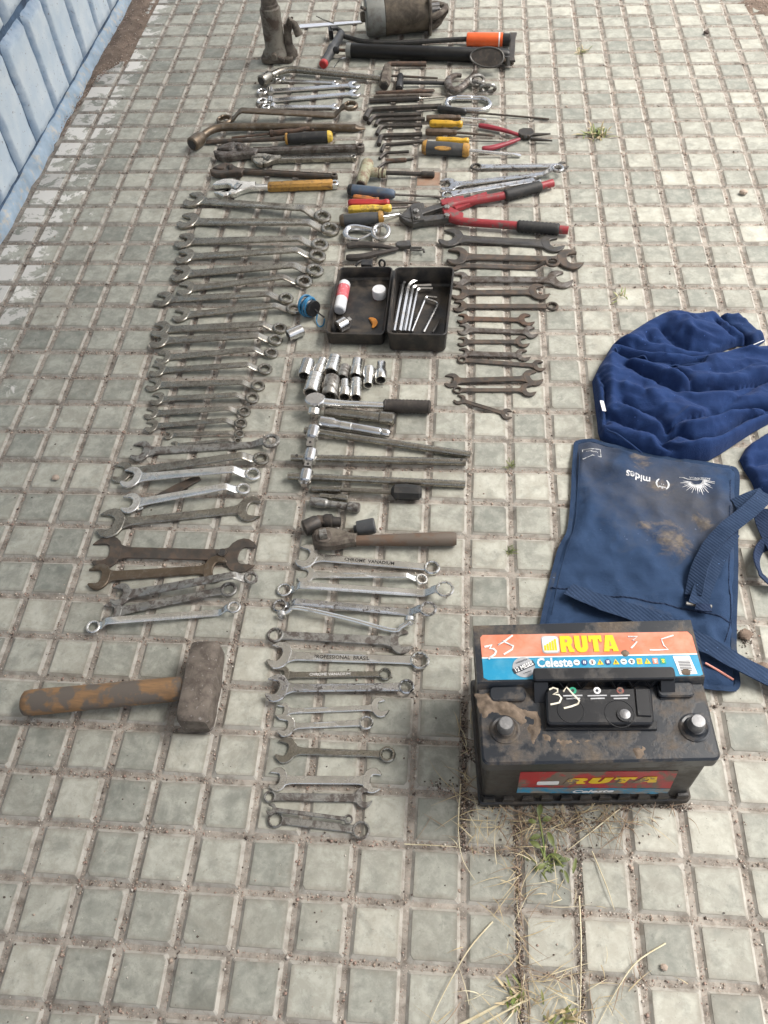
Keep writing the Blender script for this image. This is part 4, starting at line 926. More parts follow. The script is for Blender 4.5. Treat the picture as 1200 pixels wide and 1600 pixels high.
# ---- adjustable wrenches
def adjustable(label, hd, end, s_px, mat, hmat=None, flip=1, grip=None, gape=.5, thick=.012, jawmat=None, rot=0.0, hole=True):
    pA, pB = G(hd[0], hd[1], .006), G(end[0], end[1], .006); d = pB - pA; d.z = 0; L = d.length; s = s_px * mpp(*hd)
    root = thing('adjustable_wrench', label, 'adjustable wrench', (pA.x, pA.y, 0), math.atan2(d.y, d.x), 'adjustable wrenches'); W = XF[root.name]
    body = [(-1.62, .62), (-1.35, 1.0), (-.75, 1.22), (-.1, 1.1), (.55, .70), (1.2, .46), (1.7, .40), (1.7, -.34), (1.1, -.40), (.55, -.58), (.15, -.86), (-.22, -.92), (-.42, -.70), (-.30, -.40), (-.12, -.1), (-.2, .26), (-.45, .46), (-1.5, .50)]
    rt_ = Matrix.Rotation(rot, 4, 'Z')
    mb = MB(); mb.M = W @ rt_; mb.extr([(x * s, y * s * flip) for x, y in body], .0005, thick, thick * .16); mb.build('head', mat, root)
    g = gape
    mv = [(-1.52, .46 - g), (-.55, .48 - g), (-.22, .36 - g), (-.16, -.30), (-.32, -.74), (-.46, -.98), (-.80, -.86 - g * .2), (-1.2, -.40 - g * .3)]
    mb = MB(); mb.M = W @ rt_; mb.extr([(x * s, y * s * flip) for x, y in mv], .0015, thick * .93, thick * .16); mb.build('movable_jaw', jawmat or mat, root)
    mb = MB(); a = W @ rt_ @ Vector((-.28 * s + .36 * s, -.36 * s * flip, thick * .62)); b_ = W @ rt_ @ Vector((.42 * s, .22 * s * flip, thick * .62))
    pr = [(0, s * .10)]
    for k in range(1, 12): pr.append((k / 12, s * (.22 if k % 2 else .15)))
    pr.append((1, s * .10)); a.z = b_.z = thick * .92; prof(mb, a, b_, pr, 14); mb.build('worm_screw', mat, root)
    mb = MB(); mb.M = W @ rt_; c0, c1 = Vector((.08 * s, -.36 * s * flip)), Vector((.42 * s, .22 * s * flip)); dd = (c1 - c0).normalized(); nn = Vector((-dd.y, dd.x)) * s * .25; c0 -= dd * s * .06; c1 += dd * s * .06
    mb.extr([tuple(c0 + nn), tuple(c0 - nn), tuple(c1 - nn), tuple(c1 + nn)], thick - .001, thick + .0003, .0001); mb.build('worm_recess_shade', 'engrave', root)  # thin dark plate painting the shade of the recess round the worm
    rings = []
    hw = .30 * s
    for x, w_, z in ((1.3 * s, hw * 2, .0), (L * .4, hw * 1.8, 0), (L * .75, hw * 1.85, 0), (L - hw * 1.2, hw * 2.05, 0)):
        rings.append(sec(x, 0, thick * .5, w_, thick * .82, .0012))
    mb = MB(); mb.M = W; mb.loft(rings); mb.build('handle', mat, root)
    mb = MB(); mb.M = W @ Matrix.Translation((L - hw * .4, 0, thick * .5)); n = 20
    mb.annulus(hw * 1.18, [(hw * .62 * math.cos(a), hw * .52 * math.sin(a)) for a in [2 * math.pi * k / n for k in range(n)]], -thick * .44, thick * .44, .0012); mb.build('hanging_eye', mat if not grip else 'satin_light', root)
    if grip:
        x0 = (G(*grip[0]) - G(hd[0], hd[1])).length
        mb = MB(); mb.M = W; mb.loft([sec(x, 0, thick * .55, w_, t_) for x, w_, t_ in ((x0, hw * 2.1, thick * 1.0), (x0 + .004, hw * 2.5, thick * 1.3), (L * .7, hw * 2.6, thick * 1.3), (L - hw * 1.1, hw * 2.75, thick * 1.25), (L - hw * .75, hw * 2.2, thick * 1.0))]); mb.build('grip', grip[1], root)
    return root
adjustable('largest rusty adjustable wrench with worm screw at the top', (370, 239), (565, 233), 20, 'rusty_patchy', flip=-1, gape=.28, thick=.018, rot=R_(-14))
adjustable('grey adjustable wrench with rounded shiny head, second of four', (416, 252), (554, 248), 14, 'satin', flip=1, gape=.12, thick=.014, rot=R_(8))
adjustable('dark grey adjustable wrench with nearly closed jaws, third of four', (356, 267), (524, 277), 15.5, 'dark', flip=-1, gape=.22, thick=.014, rot=R_(-8))
adjustable('chrome adjustable wrench with yellow-brown grip and wide open jaws', (366, 296), (525, 289), 20, 'satin_light', flip=1, gape=.85, thick=.014, grip=((419, 291), 'ochre_grip'), rot=R_(6))

# ---- hammers
t = thing('small_hammer', 'small pale-painted hammer with ribbed face and thin steel handle', 'hammer', G(600, 272))
mb = MB(); prof(mb, G(564, 288, .014), G(575, 254, .024), [(0, .010), (.06, .0125), (.3, .0135), (.62, .0135), (.9, .0145), (1, .013)], 18); mb.build('head', 'pale_paint', t)
fc = G(575, 254, .024); ax = (G(575, 254, .024) - G(564, 288, .014)).normalized()
for k in range(-3, 4):
    mb = MB(); s_ = Vector((ax.y, -ax.x, 0)).normalized(); n_ = ax.cross(s_); mb.M = Matrix(((s_.x, n_.x, ax.x, fc.x), (s_.y, n_.y, ax.y, fc.y), (s_.z, n_.z, ax.z, fc.z), (0, 0, 0, 1)))
    wd_ = math.sqrt(max(.0, .0118 ** 2 - (k * .0032) ** 2)); mb.box(k * .0032 - .0009, k * .0032 + .0009, -wd_, wd_, -.001, .0012, .0003); mb.build('face_rib', 'brown_rubber', t)
mb = MB(); prof(mb, G(563.6, 289, .0138), G(565, 285, .015), [(0, .009), (.5, .0108), (1, .0112)], 16); mb.build('worn_face', 'rust', t)
mb = MB(); prof(mb, G(572, 268, .016), G(603, 271, .012), [(0, .011), (.3, .0105), (.75, .0105), (1, .0095)], 16); mb.build('socket_neck', 'pale_paint', t)
for a_, b_ in ((591, 594), (597, 600)):
    mb = MB(); prof(mb, G(a_, 269.8, .0128), G(b_, 270.2, .0126), [(0, .0108), (.2, .0118), (.8, .0118), (1, .0108)], 16); mb.build('band', 'rust', t)
mb = MB(); mb.tube([G(601, 270, .011), G(660, 272, .006)], .0048, 10); mb.build('handle', 'hexblack', t)
mb = MB(); prof(mb, G(658, 272, .0066), G(679, 273, .0066), [(0, .005), (.05, .0066), (.95, .0066), (1, .005)], 12); mb.build('handle_end', 'hexblack', t)
t = thing('club_hammer', 'heavy club hammer with worn wooden handle and rough grey steel head', 'hammer', G(190, 1090))
hz = .024
a, b_ = G(304, 1136, hz), G(326, 1012, hz)                 # long axis of the head
hx = (b_ - a); hl = hx.length; hd_ = hx.normalized(); hs = Vector((hd_.y, -hd_.x, 0))
mb = MB(); mb.M = Matrix(((hd_.x, -hs.x, 0, a.x), (hd_.y, -hs.y, 0, a.y), (0, 0, 1, 0), (0, 0, 0, 1)))
rings = []
for k, x in enumerate((0, .004, .010, .024, .045, .065, .09, .106, .116, .121, .1245)):
    x_ = x / .1245 * hl; e = {0: .80, 1: .93, 2: .98, 8: .96, 9: .92, 10: .78}.get(k, 1.0)
    ring = []
    for i in range(24):
        an = 2 * math.pi * i / 24; cx, sx = math.cos(an), math.sin(an); f = 1 / max(abs(cx) + .0001, abs(sx)) ; f = min(f, 1.26)
        rr = .0228 * e * f * (1 + .07 * noise.noise((cx * 2, sx * 2, x * 40)) + .035 * noise.noise((cx * 6, sx * 6, x * 140)))
        ring.append((x_, cx * rr * 1.0, .0245 + sx * rr))
    rings.append(ring)
mb.loft(rings); mb.build('head', 'mallet_head', t, 45)
mb = MB(); h0, h1 = G(36, 1099, .016), G(302, 1074, .024); mb.M = axm(h0, h1); L_ = (h1 - h0).length; rings = []
for q_, w_, t_ in ((0, .014, .011), (.012, .0175, .014), (.05, .0185, .0155), (.3, .0178, .0155), (.6, .0175, .0155), (.85, .0172, .0155), (1.0, .0165, .0155)):
    rings.append([(q_ * L_, w_ * math.cos(an) * (1 + .05 * noise.noise((q_ * 6, math.cos(an), 3))), t_ * math.sin(an) * (1 + .05 * noise.noise((q_ * 6, math.sin(an), 7)))) for an in [2 * math.pi * k / 18 for k in range(18)]])
mb.loft(rings); mb.build('handle', 'mallet_wood', t, 60)

# ---- pliers
t = thing('red_pliers', 'long-nose pliers with dark red handles, jaws pointing right', 'pliers', G(810, 214))
for pts in ([(748, 196), (762, 198), (785, 203), (812, 211)], [(753, 232), (768, 231), (790, 225), (812, 217)]):
    mb = MB(); mb.tube(smoothpath([G(u, v, .008) for u, v in pts], 5), [.0045, .0062, .0068, .007, .007, .007, .007, .0068, .0066, .0064, .006, .0058, .0055, .005, .0045, .004], 10, flat=.8); mb.build('handle', 'crimson', t)
mb = MB(); mb.M = Matrix.Translation((0, 0, .003)); mb.extr([tuple(G(u, v).xy) for u, v in ((810, 210), (817, 207.5), (830, 208), (834, 212), (833, 217), (826, 220.5), (814, 219.5), (809, 216))], 0, .010, .0015); mb.build('joint', 'hexblack', t)
for a_, b_ in (((830, 211), (860, 209)), ((829, 217), (863, 220))):
    mb = MB(); p0, p1 = G(*a_, .008), G(*b_, .006); mb.M = axm(p0, p1); L_ = (p1 - p0).length; mb.loft([sec(x * L_, 0, 0, w_, t_) for x, w_, t_ in ((0, .0075, .008), (.5, .0055, .006), (1, .0028, .003))]); mb.build('jaw', 'hexblack', t)
mb = MB(); mb.M = axm(G(821, 213.5, .0128), G(821, 213.5, .0150), (0, 1, 0)); mb.lathe([(0, .0042), (.0016, .0042), (.0022, .003)], 12); mb.build('rivet', 'darkgrey', t)
t = thing('circlip_pliers', 'circlip pliers with dark brown grips above the black case', 'pliers', G(600, 392))
for pts in ([(542, 385), (560, 382), (590, 384), (622, 389)], [(541, 402), (560, 402), (590, 396), (622, 389)]):
    mb = MB(); mb.tube(smoothpath([G(u, v, .008) for u, v in pts], 5), [.0055, .0072, .0078, .008, .008, .008, .0078, .0076, .0074, .007, .0062, .0056, .005, .0045, .004, .0035], 10, flat=.8); mb.build('handle', 'brown_rubber', t)
mb = MB(); mb.M = Matrix.Translation((0, 0, .003)); mb.extr([tuple(G(u, v).xy) for u, v in ((618, 387), (625, 384), (641, 383), (643, 391), (630, 393), (620, 392))], 0, .010, .0015); mb.build('joint', 'darkgrey', t)
for pts in ([(641, 387), (652, 387), (659, 387)], [(641, 390), (656, 391), (662, 389), (662.5, 394)]):
    mb = MB(); mb.tube(fillet([G(u, v, .008) for u, v in pts], .004), .0022, 8); mb.build('tip', 'darkgrey', t)

# ---- bolt cutter
t = thing('bolt_cutter', 'bolt cutter with chipped red arms and ribbed black grips', 'bolt cutter', G(720, 332))
for pts in ([(699, 323), (722, 317), (790, 305), (864, 286)], [(700, 338), (722, 346), (800, 352), (888, 360)]):
    mb = MB(); mb.tube(smoothpath([G(u, v, .012) for u, v in pts], 6), [.009] * 4 + [.0085] * 15, 12); mb.build('arm', 'red_worn', t)
for a_, b_ in (((788, 306), (845, 291)), ((808, 353), (874, 358.5))):
    pr = [(0, .010)]
    for k in range(1, 22): pr.append((k / 22, .0128 if k % 2 else .0112))
    pr.append((1, .010)); mb = MB(); prof(mb, G(*a_, .012), G(*b_, .012), pr, 16); mb.build('grip', 'black_rubber', t, 60)
def plate(name, pts, z0, z1, mat, root, bev=.0015):
    mb = MB(); mb.extr([tuple(G(u, v, z0).xy) for u, v in pts], z0, z1, bev); return mb.build(name, mat, root)
plate('upper_lever', [(688, 321), (700, 317), (724, 314), (726, 319), (704, 328), (690, 328)], .006, .020, 'red_worn', t)
plate('lower_lever', [(691, 334), (702, 331), (724, 341), (722, 349), (704, 347), (694, 342)], .006, .020, 'red_worn', t)
plate('link', [(702, 323), (760, 306), (762, 314), (712, 333)], .003, .014, 'red_worn', t)
plate('cutting_jaw', [(624, 345), (633, 336), (645, 325), (662, 324), (664, 332), (694, 322), (697, 329), (664, 340), (650, 346), (640, 349)], .004, .016, 'darkgrey', t)
plate('cutting_jaw', [(625, 346), (640, 350), (662, 345), (700, 342), (703, 349), (664, 353), (646, 357), (634, 353)], .004, .017, 'darkgrey', t)
plate('jaw_strap', [(641, 326), (657, 323), (663, 346), (645, 348)], .0165, .021, 'darkgrey', t)
for u, v, z in ((650, 331, .021), (652, 341, .021), (698, 325, .020), (698, 338, .020)):
    mb = MB(); p = G(u, v, z); mb.M = Matrix.Translation(p); mb.extr([(.0065 * math.cos(R_(60 * k)), .0065 * math.sin(R_(60 * k))) for k in range(6)], -.001, .005, .001); mb.build('bolt', 'dirty', t)

# ---- hooks
t = thing('chain_hook', 'grey steel grab hook with two chain links, right of the T socket wrench', 'hook', G(718, 130))
pts = [(721, 118), (711, 118), (702, 124), (700, 132), (704, 139), (712, 141), (722, 136), (731, 127), (738, 119)]
sp = smoothpath([G(u, v, .011) for u, v in pts], 6); n = len(sp)
mb = MB(); mb.tube(sp, [.003 + .0075 * math.sin(math.pi * min(1, .08 + .80 * k / n)) ** .7 for k in range(n)], 12, flat=.8); mb.build('hook', 'rusty_patchy', t)
mb = MB(); mb.tube(smoothpath([G(733, 124, .013), G(738, 118, .018), G(742, 111, .026), G(743, 104, .03)], 5), [.0045] * 8 + [.004] * 4 + [.003] * 4, 10); mb.build('eye_pin', 'rusty_patchy', t)
def link(mb, c, ax, nrm, lx, ly, r):
    ax = Vector(ax).normalized(); nrm = Vector(nrm).normalized(); s_ = nrm.cross(ax).normalized(); pts = []
    for k in range(24):
        a = 2 * math.pi * k / 24; pts.append(Vector(c) + ax * (lx * math.cos(a) + (lx * .35 if math.cos(a) > 0 else -lx * .35) * .5) + s_ * (ly * math.sin(a)))
    mb.tube(pts, r, 8, closed=True)
mb = MB(); link(mb, G(745, 125, .012), (.8, .5, .0), (.15, -.45, .88), .016, .012, .0042); mb.build('chain_link', 'dirty', t)
mb = MB(); link(mb, G(752, 131, .010), (.8, -.6, 0), (.3, .5, .8), .019, .0125, .0045); mb.build('chain_link', 'dirty', t)
mb = MB(); link(mb, G(762, 138, .009), (.7, -.2, .2), (.5, .7, .5), .0165, .012, .0042); mb.build('chain_link', 'dirty', t)
t = thing('carabiner', 'long galvanised carabiner beside the punches', 'carabiner', G(730, 162))
pts = [(700, 167), (698, 160), (703, 155), (716, 153.5), (735, 153.5), (752, 154), (762, 157), (766, 163), (762, 169), (750, 172), (730, 172), (712, 172)]
mb = MB(); mb.tube(smoothpath([G(u, v, .007) for u, v in pts], 5, True), .0055, 10, closed=True); mb.build('body', 'chrome', t)
mb = MB(); prof(mb, G(712, 153.6, .007), G(738, 153.5, .007), [(0, .006), (.05, .0074), (.9, .0074), (1, .006)], 14); mb.build('gate_sleeve', 'chrome', t)
t = thing('snap_hook', 'shiny snap hook with swivel eye above the circlip pliers', 'hook', G(570, 365))
pts = [(560, 375), (548, 374), (540, 368), (543, 359), (553, 356), (566, 357), (578, 359), (585, 361)]
mb = MB(); sp = smoothpath([G(u, v, .009) for u, v in pts], 6); mb.tube(sp, [.0034 + .0042 * math.sin(math.pi * k / len(sp)) for k in range(len(sp))], 10); mb.build('hook', 'chrome', t)
mb = MB(); mb.tube([G(558, 375, .008), G(572, 369, .009), G(584, 363, .010)], .0026, 8); mb.build('gate', 'chrome', t)
mb = MB(); c = G(595, 362, .012)
mb.tube([c + Vector((.0165 * math.cos(a), .019 * math.sin(a), .004 * math.sin(a))) for a in [2 * math.pi * k / 24 for k in range(24)]], .0046, 10, closed=True); mb.build('eye', 'chrome', t)
mb = MB(); prof(mb, G(583, 361.5, .010), G(590, 362, .011), [(0, .004), (.2, .0066), (.8, .0066), (1, .004)], 12); mb.build('swivel', 'chrome', t)

# ---- sockets
def socket(label, top, bot, rt, rb, rings=(), mat='satin_light', step=.5, group='sockets laid out below the black case', z=None):
    """lies on its side; bot = centre of the open end (towards the viewer); radii in photo pixels"""
    k = mpp(*bot); rt, rb = rt * k, rb * k; rm = max(rt, rb)
    a, b_ = G(top[0], top[1], rm if z is None else z), G(bot[0], bot[1], rm if z is None else z)
    root = thing('socket', label, 'socket', ((a + b_) / 2).xy.to_3d(), 0, group)
    pr = [(0, rt * .82), (.04, rt)]
    if rings:
        for q_ in rings: pr += [(q_ - .03, rt + (rb - rt) * q_), (q_ - .02, (rt + (rb - rt) * q_) * .93), (q_ + .02, (rt + (rb - rt) * q_) * .93), (q_ + .03, rt + (rb - rt) * q_)]
    if abs(rt - rb) > .06 * rm and not rings: pr += [(step - .04, rt), (step + .06, rb)]
    pr += [(.96, rb), (1.0, rb * .93), (1.0, rb * .78)]
    n = 24; mb = MB(); mb.M = axm(a, b_); L = (b_ - a).length
    mb.lathe([(t_ * L, r) for t_, r in pr], n, (True, False))
    mb.build('body', mat, root, 30)
    mb = MB(); mb.M = axm(a, b_)
    inn = star(rb * .70, 12, .06)
    ring = lambda x, k_: [(x, p[0] * k_, p[1] * k_) for p in inn]
    outer = [(L, rb * .785 * math.cos(math.atan2(p[1], p[0])), rb * .785 * math.sin(math.atan2(p[1], p[0]))) for p in inn]
    mb.loft([outer, ring(L - .0004, 1), ring(L * .55, .98)], (False, True)); mb.build('bore', 'dirty', root, 25)
    return root
sk = 'socket lying in the upper line of sockets'
socket('plain chrome socket at the left end of the upper socket line', (482, 565), (475, 588), 10.5, 10.5, mat='chrome')
socket('stepped chrome socket, second in the upper socket line', (505, 562), (496, 585), 7.5, 9.5)
socket('wide knurled socket, third and largest in the upper socket line', (524, 559), (517, 583), 10.5, 11.5, (.25, .42, .6))
socket('short plain socket, fourth in the upper socket line', (540, 573), (535, 591), 8.5, 8.8, mat='dirty')
socket('two-tone stepped socket, fifth in the upper socket line', (559, 563), (555, 589), 8.8, 9.6, (.45,))
socket('narrow-mouthed chrome socket set lower, sixth in the upper line', (577, 576), (575, 602), 9.6, 7.8)
socket('deep socket with wide hexagon mouth, right end of the upper line', (596, 567), (595, 594), 7.6, 9.6)
socket('wide ribbed socket at the left end of the lower socket line', (494, 587), (486, 615), 12.5, 13, (.3, .5))
socket('biggest plain socket, second in the lower socket line', (519, 591), (515, 620), 12.2, 12.6, mat='dirty')
socket('small stepped socket, third in the lower socket line', (539, 595), (538, 621), 7.4, 9.8)
socket('double-banded socket at the right end of the lower line', (557, 594), (556, 622), 9.2, 9.2, (.3, .5))
socket('chrome socket lying alone beside the left row rings', (473, 515), (450, 525), 9, 9.2, mat='chrome', group=None)

# ---- ratchet, extensions and sliding T bars
t = thing('ratchet', 'chrome ratchet with ribbed black grip and a socket under its head', 'ratchet', G(590, 633))
mb = MB(); mb.M = frame(G(493, 627, .026), R_(0), .020); mb.extr([(.0165 * math.cos(a) * 1.1, .015 * math.sin(a)) for a in [2 * math.pi * k / 24 for k in range(24)]], 0, .014, .002); mb.build('head', 'chrome', t)
mb = MB(); mb.tube([G(502, 628, .027), G(540, 631, .022), G(600, 634, .015)], [.0075, .006, .006], 12); mb.build('shaft', 'satin_light', t)
pr = [(0, .0085)]
for k in range(1, 26): pr.append((k / 26, .0125 if k % 2 else .0112))
pr.append((1, .0095)); mb = MB(); prof(mb, G(599, 634, .0125), G(673, 636, .0125), pr, 18); mb.build('grip', 'brown_rubber', t, 60)
mb = MB(); prof(mb, G(493, 632, .020), G(490, 650, .012), [(0, .0095), (.05, .0118), (.9, .0112), (1, .009)], 18); mb.build('socket', 'satin_light', t)
TG = 'sliding T-bars with drive heads'
def tbar(label, a_, b_, hd, dr, r=.0062, mat='satin', hole=None, rend=True):
    a, b2 = G(a_[0], a_[1], r + .004), G(b_[0], b_[1], r)
    t = thing('sliding_t_bar', label, 't-bar', ((a + b2) / 2).xy.to_3d(), 0, TG)
    mb = MB(); mb.tube([a, b2], r, 14); mb.build('bar', mat, t)
    h0, h1 = G(hd[0] + 2, hd[1] - 9, .012), G(hd[0] - 2, hd[1] + 10, .012)
    mb = MB(); prof(mb, h0, h1, [(0, .0085), (.08, .011), (.5, .0115), (.92, .011), (1, .0085)], 18); mb.build('head', 'chrome', t)
    mb = MB(); d = (h1 - h0).normalized(); mb.M = axm(h1 - d * .002, h1 + d * (dr * mpp(*hd)))
    mb.loft([[(x, s1 * w_, s2 * w_) for s1, s2 in ((-1, -1), (1, -1), (1, 1), (-1, 1))] for x, w_ in ((0, .006), (dr * mpp(*hd) * .9, .006), (dr * mpp(*hd), .005))]); dv = mb.build('square_drive', 'chrome', t)
    mb = MB(); p = h1 + d * (dr * mpp(*hd) * .55); p.z += .006; mb.M = Matrix.Translation(p); mb.extr([(.0024 * math.cos(x), .0024 * math.sin(x)) for x in [2 * math.pi * k / 10 for k in range(10)]], -.001, .0008, .0003); mb.build('detent', 'engrave', dv)
    for e in (hole or ()):
        q_ = a.lerp(b2, e); q_.z += r - .0003; mb = MB(); mb.M = Matrix.Translation(q_); mb.extr([(.0026 * math.cos(x), .0026 * math.sin(x)) for x in [2 * math.pi * k / 12 for k in range(12)]], -.001, .0006, .0003); mb.build('pin_hole_shade', 'engrave', t)  # dark disc on the solid bar, painted for a pin hole's shade
    return t
tbar('sliding T-bar slanting down to the right, uppermost of three', (476, 672), (735, 711), (489, 677), 18)
tbar('sliding T-bar with pin holes at both ends, middle of three', (455, 715), (728, 722), (485, 713), 12, hole=(.035, .975))
tbar('sliding T-bar with worn grey rod, lowest of three', (450, 744), (727, 757), (478, 745), 6, mat='rusty_patchy' if False else 'satin')
t = thing('deep_socket_bar', 'long hollow socket extension with wide right end, below the ratchet', 'extension bar', G(560, 648))
mb = MB(); prof(mb, G(508, 643, .010), G(617, 655, .010), [(0, .007), (.01, .0085), (.15, .009), (.78, .0092), (.80, .0115), (.98, .0118), (1, .009)], 16); mb.build('tube', 'bronze' if False else 'satin', t)
mb = MB(); prof(mb, G(614, 654.6, .010), G(617.4, 655.1, .010), [(0, .004), (.3, .0088), (1, .0088)], 12); mb.build('opening', 'engrave', t)  # dark plug painting the shade of the hollow end
t = thing('extension_bar', 'chrome extension bar with stepped head and square tip', 'extension bar', G(550, 668))
mb = MB(); prof(mb, G(499, 659, .011), G(609, 678, .009), [(0, .008), (.02, .0112), (.20, .0115), (.24, .0095), (.30, .0088), (.86, .0084), (.88, .0072), (.90, .0084), (.97, .008), (1, .006)], 18); mb.build('shaft', 'chrome', t)
mb = MB(); prof(mb, G(533, 665, .0103), G(550, 668, .0101), [(0, .0085), (.05, .0093), (.95, .0092), (1, .0085)], 18); mb.build('band', 'satin_light', t)
t = thing('nut_driver', 'nut driver with short dark faceted handle at right', 'nut driver', G(580, 767))
mb = MB(); prof(mb, G(486, 764, .006), G(533, 765, .006), [(0, .0045), (.03, .0056), (.6, .0056), (.66, .0066), (.98, .0066), (1, .005)], 14); mb.build('socket', 'satin', t)
mb = MB(); mb.tube([G(532, 765, .006), G(616, 769, .008)], .0042, 10); mb.build('shaft', 'satin', t)
mb = MB(); prof(mb, G(611, 768, .012), G(659, 770, .012), [(0, .005), (.12, .0125), (.5, .0135), (.92, .0118), (1, .007)], 8); mb.build('handle', 'black_rubber', t, 25)
t = thing('small_extension', 'short thin extension lying above a stubby double-ended one', 'extension bar', G(520, 777))
mb = MB(); prof(mb, G(499, 775, .006), G(544, 779, .006), [(0, .004), (.03, .005), (.6, .0052), (.68, .0066), (.97, .0066), (1, .005)], 14); mb.build('shaft', 'satin', t)
t = thing('double_ended_extension', 'stubby dirty extension with thick ends below the thin one', 'extension bar', G(523, 788))
mb = MB(); prof(mb, G(485, 784, .009), G(562, 794, .009), [(0, .007), (.02, .0086), (.32, .0086), (.36, .0062), (.74, .0062), (.78, .0085), (.98, .0085), (1, .0065)], 16); mb.build('shaft', 'dirty', t)
t = thing('universal_joint', 'dark universal joint of two sockets behind the old ratchet head', 'joint', G(503, 818))
mb = MB(); prof(mb, G(475, 826, .013), G(500, 815, .013), [(0, .011), (.04, .0128), (.8, .0128), (1, .010)], 16); mb.build('socket', 'hexblack', t)
mb = MB(); prof(mb, G(505, 814, .013), G(533, 816, .010), [(0, .010), (.15, .012), (.45, .012), (.55, .0085), (.95, .008), (1, .006)], 14); mb.build('drive_end', 'hexblack', t)
mb = MB(); p = G(503, 815, .013); mb.M = Matrix.Translation(p); mb.box(-.008, .008, -.008, .008, -.008, .008, .002); mb.build('cross_piece', 'dark', t)
t = thing('impact_socket', 'black impact socket lying behind the old ratchet handle', 'socket', G(568, 822))
mb = MB(); prof(mb, G(553, 827, .009), G(586, 821, .0125), [(0, .006), (.14, .0062), (.16, .0118), (.95, .0125), (1, .011)], 18); mb.build('body', 'grey_rubber', t)
t = thing('old_ratchet', 'old dirt-caked ratchet with brown round handle', 'ratchet', G(600, 842))
mb = MB(); mb.M = frame(G(512, 842, .014), R_(-1), .004); mb.extr([(x, y) for x, y in ((-.024, 0), (-.021, .011), (-.012, .0165), (0, .018), (.016, .016), (.034, .0095), (.045, .008), (.045, -.008), (.034, -.0095), (.016, -.016), (0, -.018), (-.012, -.0165), (-.021, -.011))], 0, .020, .004); mb.build('head', 'castiron', t)
mb = MB(); mb.M = frame(G(506, 838, .024), 0, .0235); mb.extr([(.013 * math.cos(a), .012 * math.sin(a)) for a in [2 * math.pi * k / 20 for k in range(20)]], 0, .003, .001); mb.build('cover', 'mallet_head', t)
mb = MB(); mb.M = frame(G(505, 836, .030), .3, .026); mb.box(-.0058, .0058, -.0058, .0058, 0, .013, .001); mb.build('square_drive', 'dirty', t)
mb = MB(); prof(mb, G(548, 845, .013), G(713, 842, .0115), [(0, .0075), (.08, .0082), (.3, .009), (.6, .0105), (.97, .0112), (1, .0095)], 16); mb.build('handle', 'ratchet_wood', t)
# ================================================================== JACK, STARTER, PUMP
B = G(433, 92)
t = thing('bottle_jack', 'dusty brown bottle jack standing at the top left of the layout', 'jack', (B.x, B.y, 0))
TZ = lambda x, y, z: Matrix.Translation((B.x + x, B.y + y, z))
mb = MB(); mb.M = TZ(0, 0, 0); mb.rbox(-.038, .046, -.030, .034, .0005, .014, .012, .002); mb.build('base', 'castiron', t)
mb = MB(); mb.M = TZ(0, 0, 0) @ Matrix.Rotation(-math.pi / 2, 4, 'Y'); mb.lathe([(.012, .034), (.020, .033), (.028, .0285), (.034, .0262), (.10, .0258), (.122, .0265), (.128, .0255), (.131, .022)], 28); mb.build('cylinder', 'jackpaint', t)
mb = MB(); mb.M = TZ(0, 0, 0) @ Matrix.Rotation(-math.pi / 2, 4, 'Y'); mb.lathe([(.1305, .0215), (.137, .0215), (.139, .0195), (.165, .0190), (.168, .016)], 24); mb.build('collar', 'castiron', t)
mb = MB(); mb.M = TZ(0, 0, 0) @ Matrix.Rotation(-math.pi / 2, 4, 'Y'); mb.lathe([(.1675, .012), (.182, .012), (.1825, .0165), (.192, .0170), (.194, .012)], 20); mb.build('ram', 'darkgrey', t)
mb = MB(); mb.M = TZ(.036, .004, 0) @ Matrix.Rotation(-math.pi / 2, 4, 'Y'); mb.lathe([(.006, .020), (.016, .020), (.026, .015), (.034, .0105), (.060, .0105), (.062, .0088), (.082, .0082), (.084, .006)], 18); mb.build('pump_housing', 'castiron', t)
mb = MB(); mb.tube([B + Vector((.038, .004, .078)), B + Vector((.046, .006, .096)), B + Vector((.056, .006, .084)), B + Vector((.066, .004, .058))], [.007, .0075, .009, .0115], 12); mb.build('lever_socket', 'castiron', t)
for dx in (-.010, .010):
    mb = MB(); mb.M = TZ(.030, .006 + dx, 0) @ Matrix.Rotation(R_(90), 4, 'X'); mb.extr([(-.004, .040), (.010, .075), (.018, .098), (.024, .097), (.020, .075), (.006, .038)], -.0018, .0018, .0005); mb.build('link', 'castiron', t)
mb = MB(); mb.tube([B + Vector((.0, -.026, .022)), B + Vector((.0, -.037, .022))], [.0085, .007], 10); mb.build('release_valve', 'castiron', t)
mb = MB(); mb.tube([B + Vector((.010, -.030, .018)), B + Vector((.026, -.033, .012))], .005, 8); mb.build('drain_plug', 'dark', t)

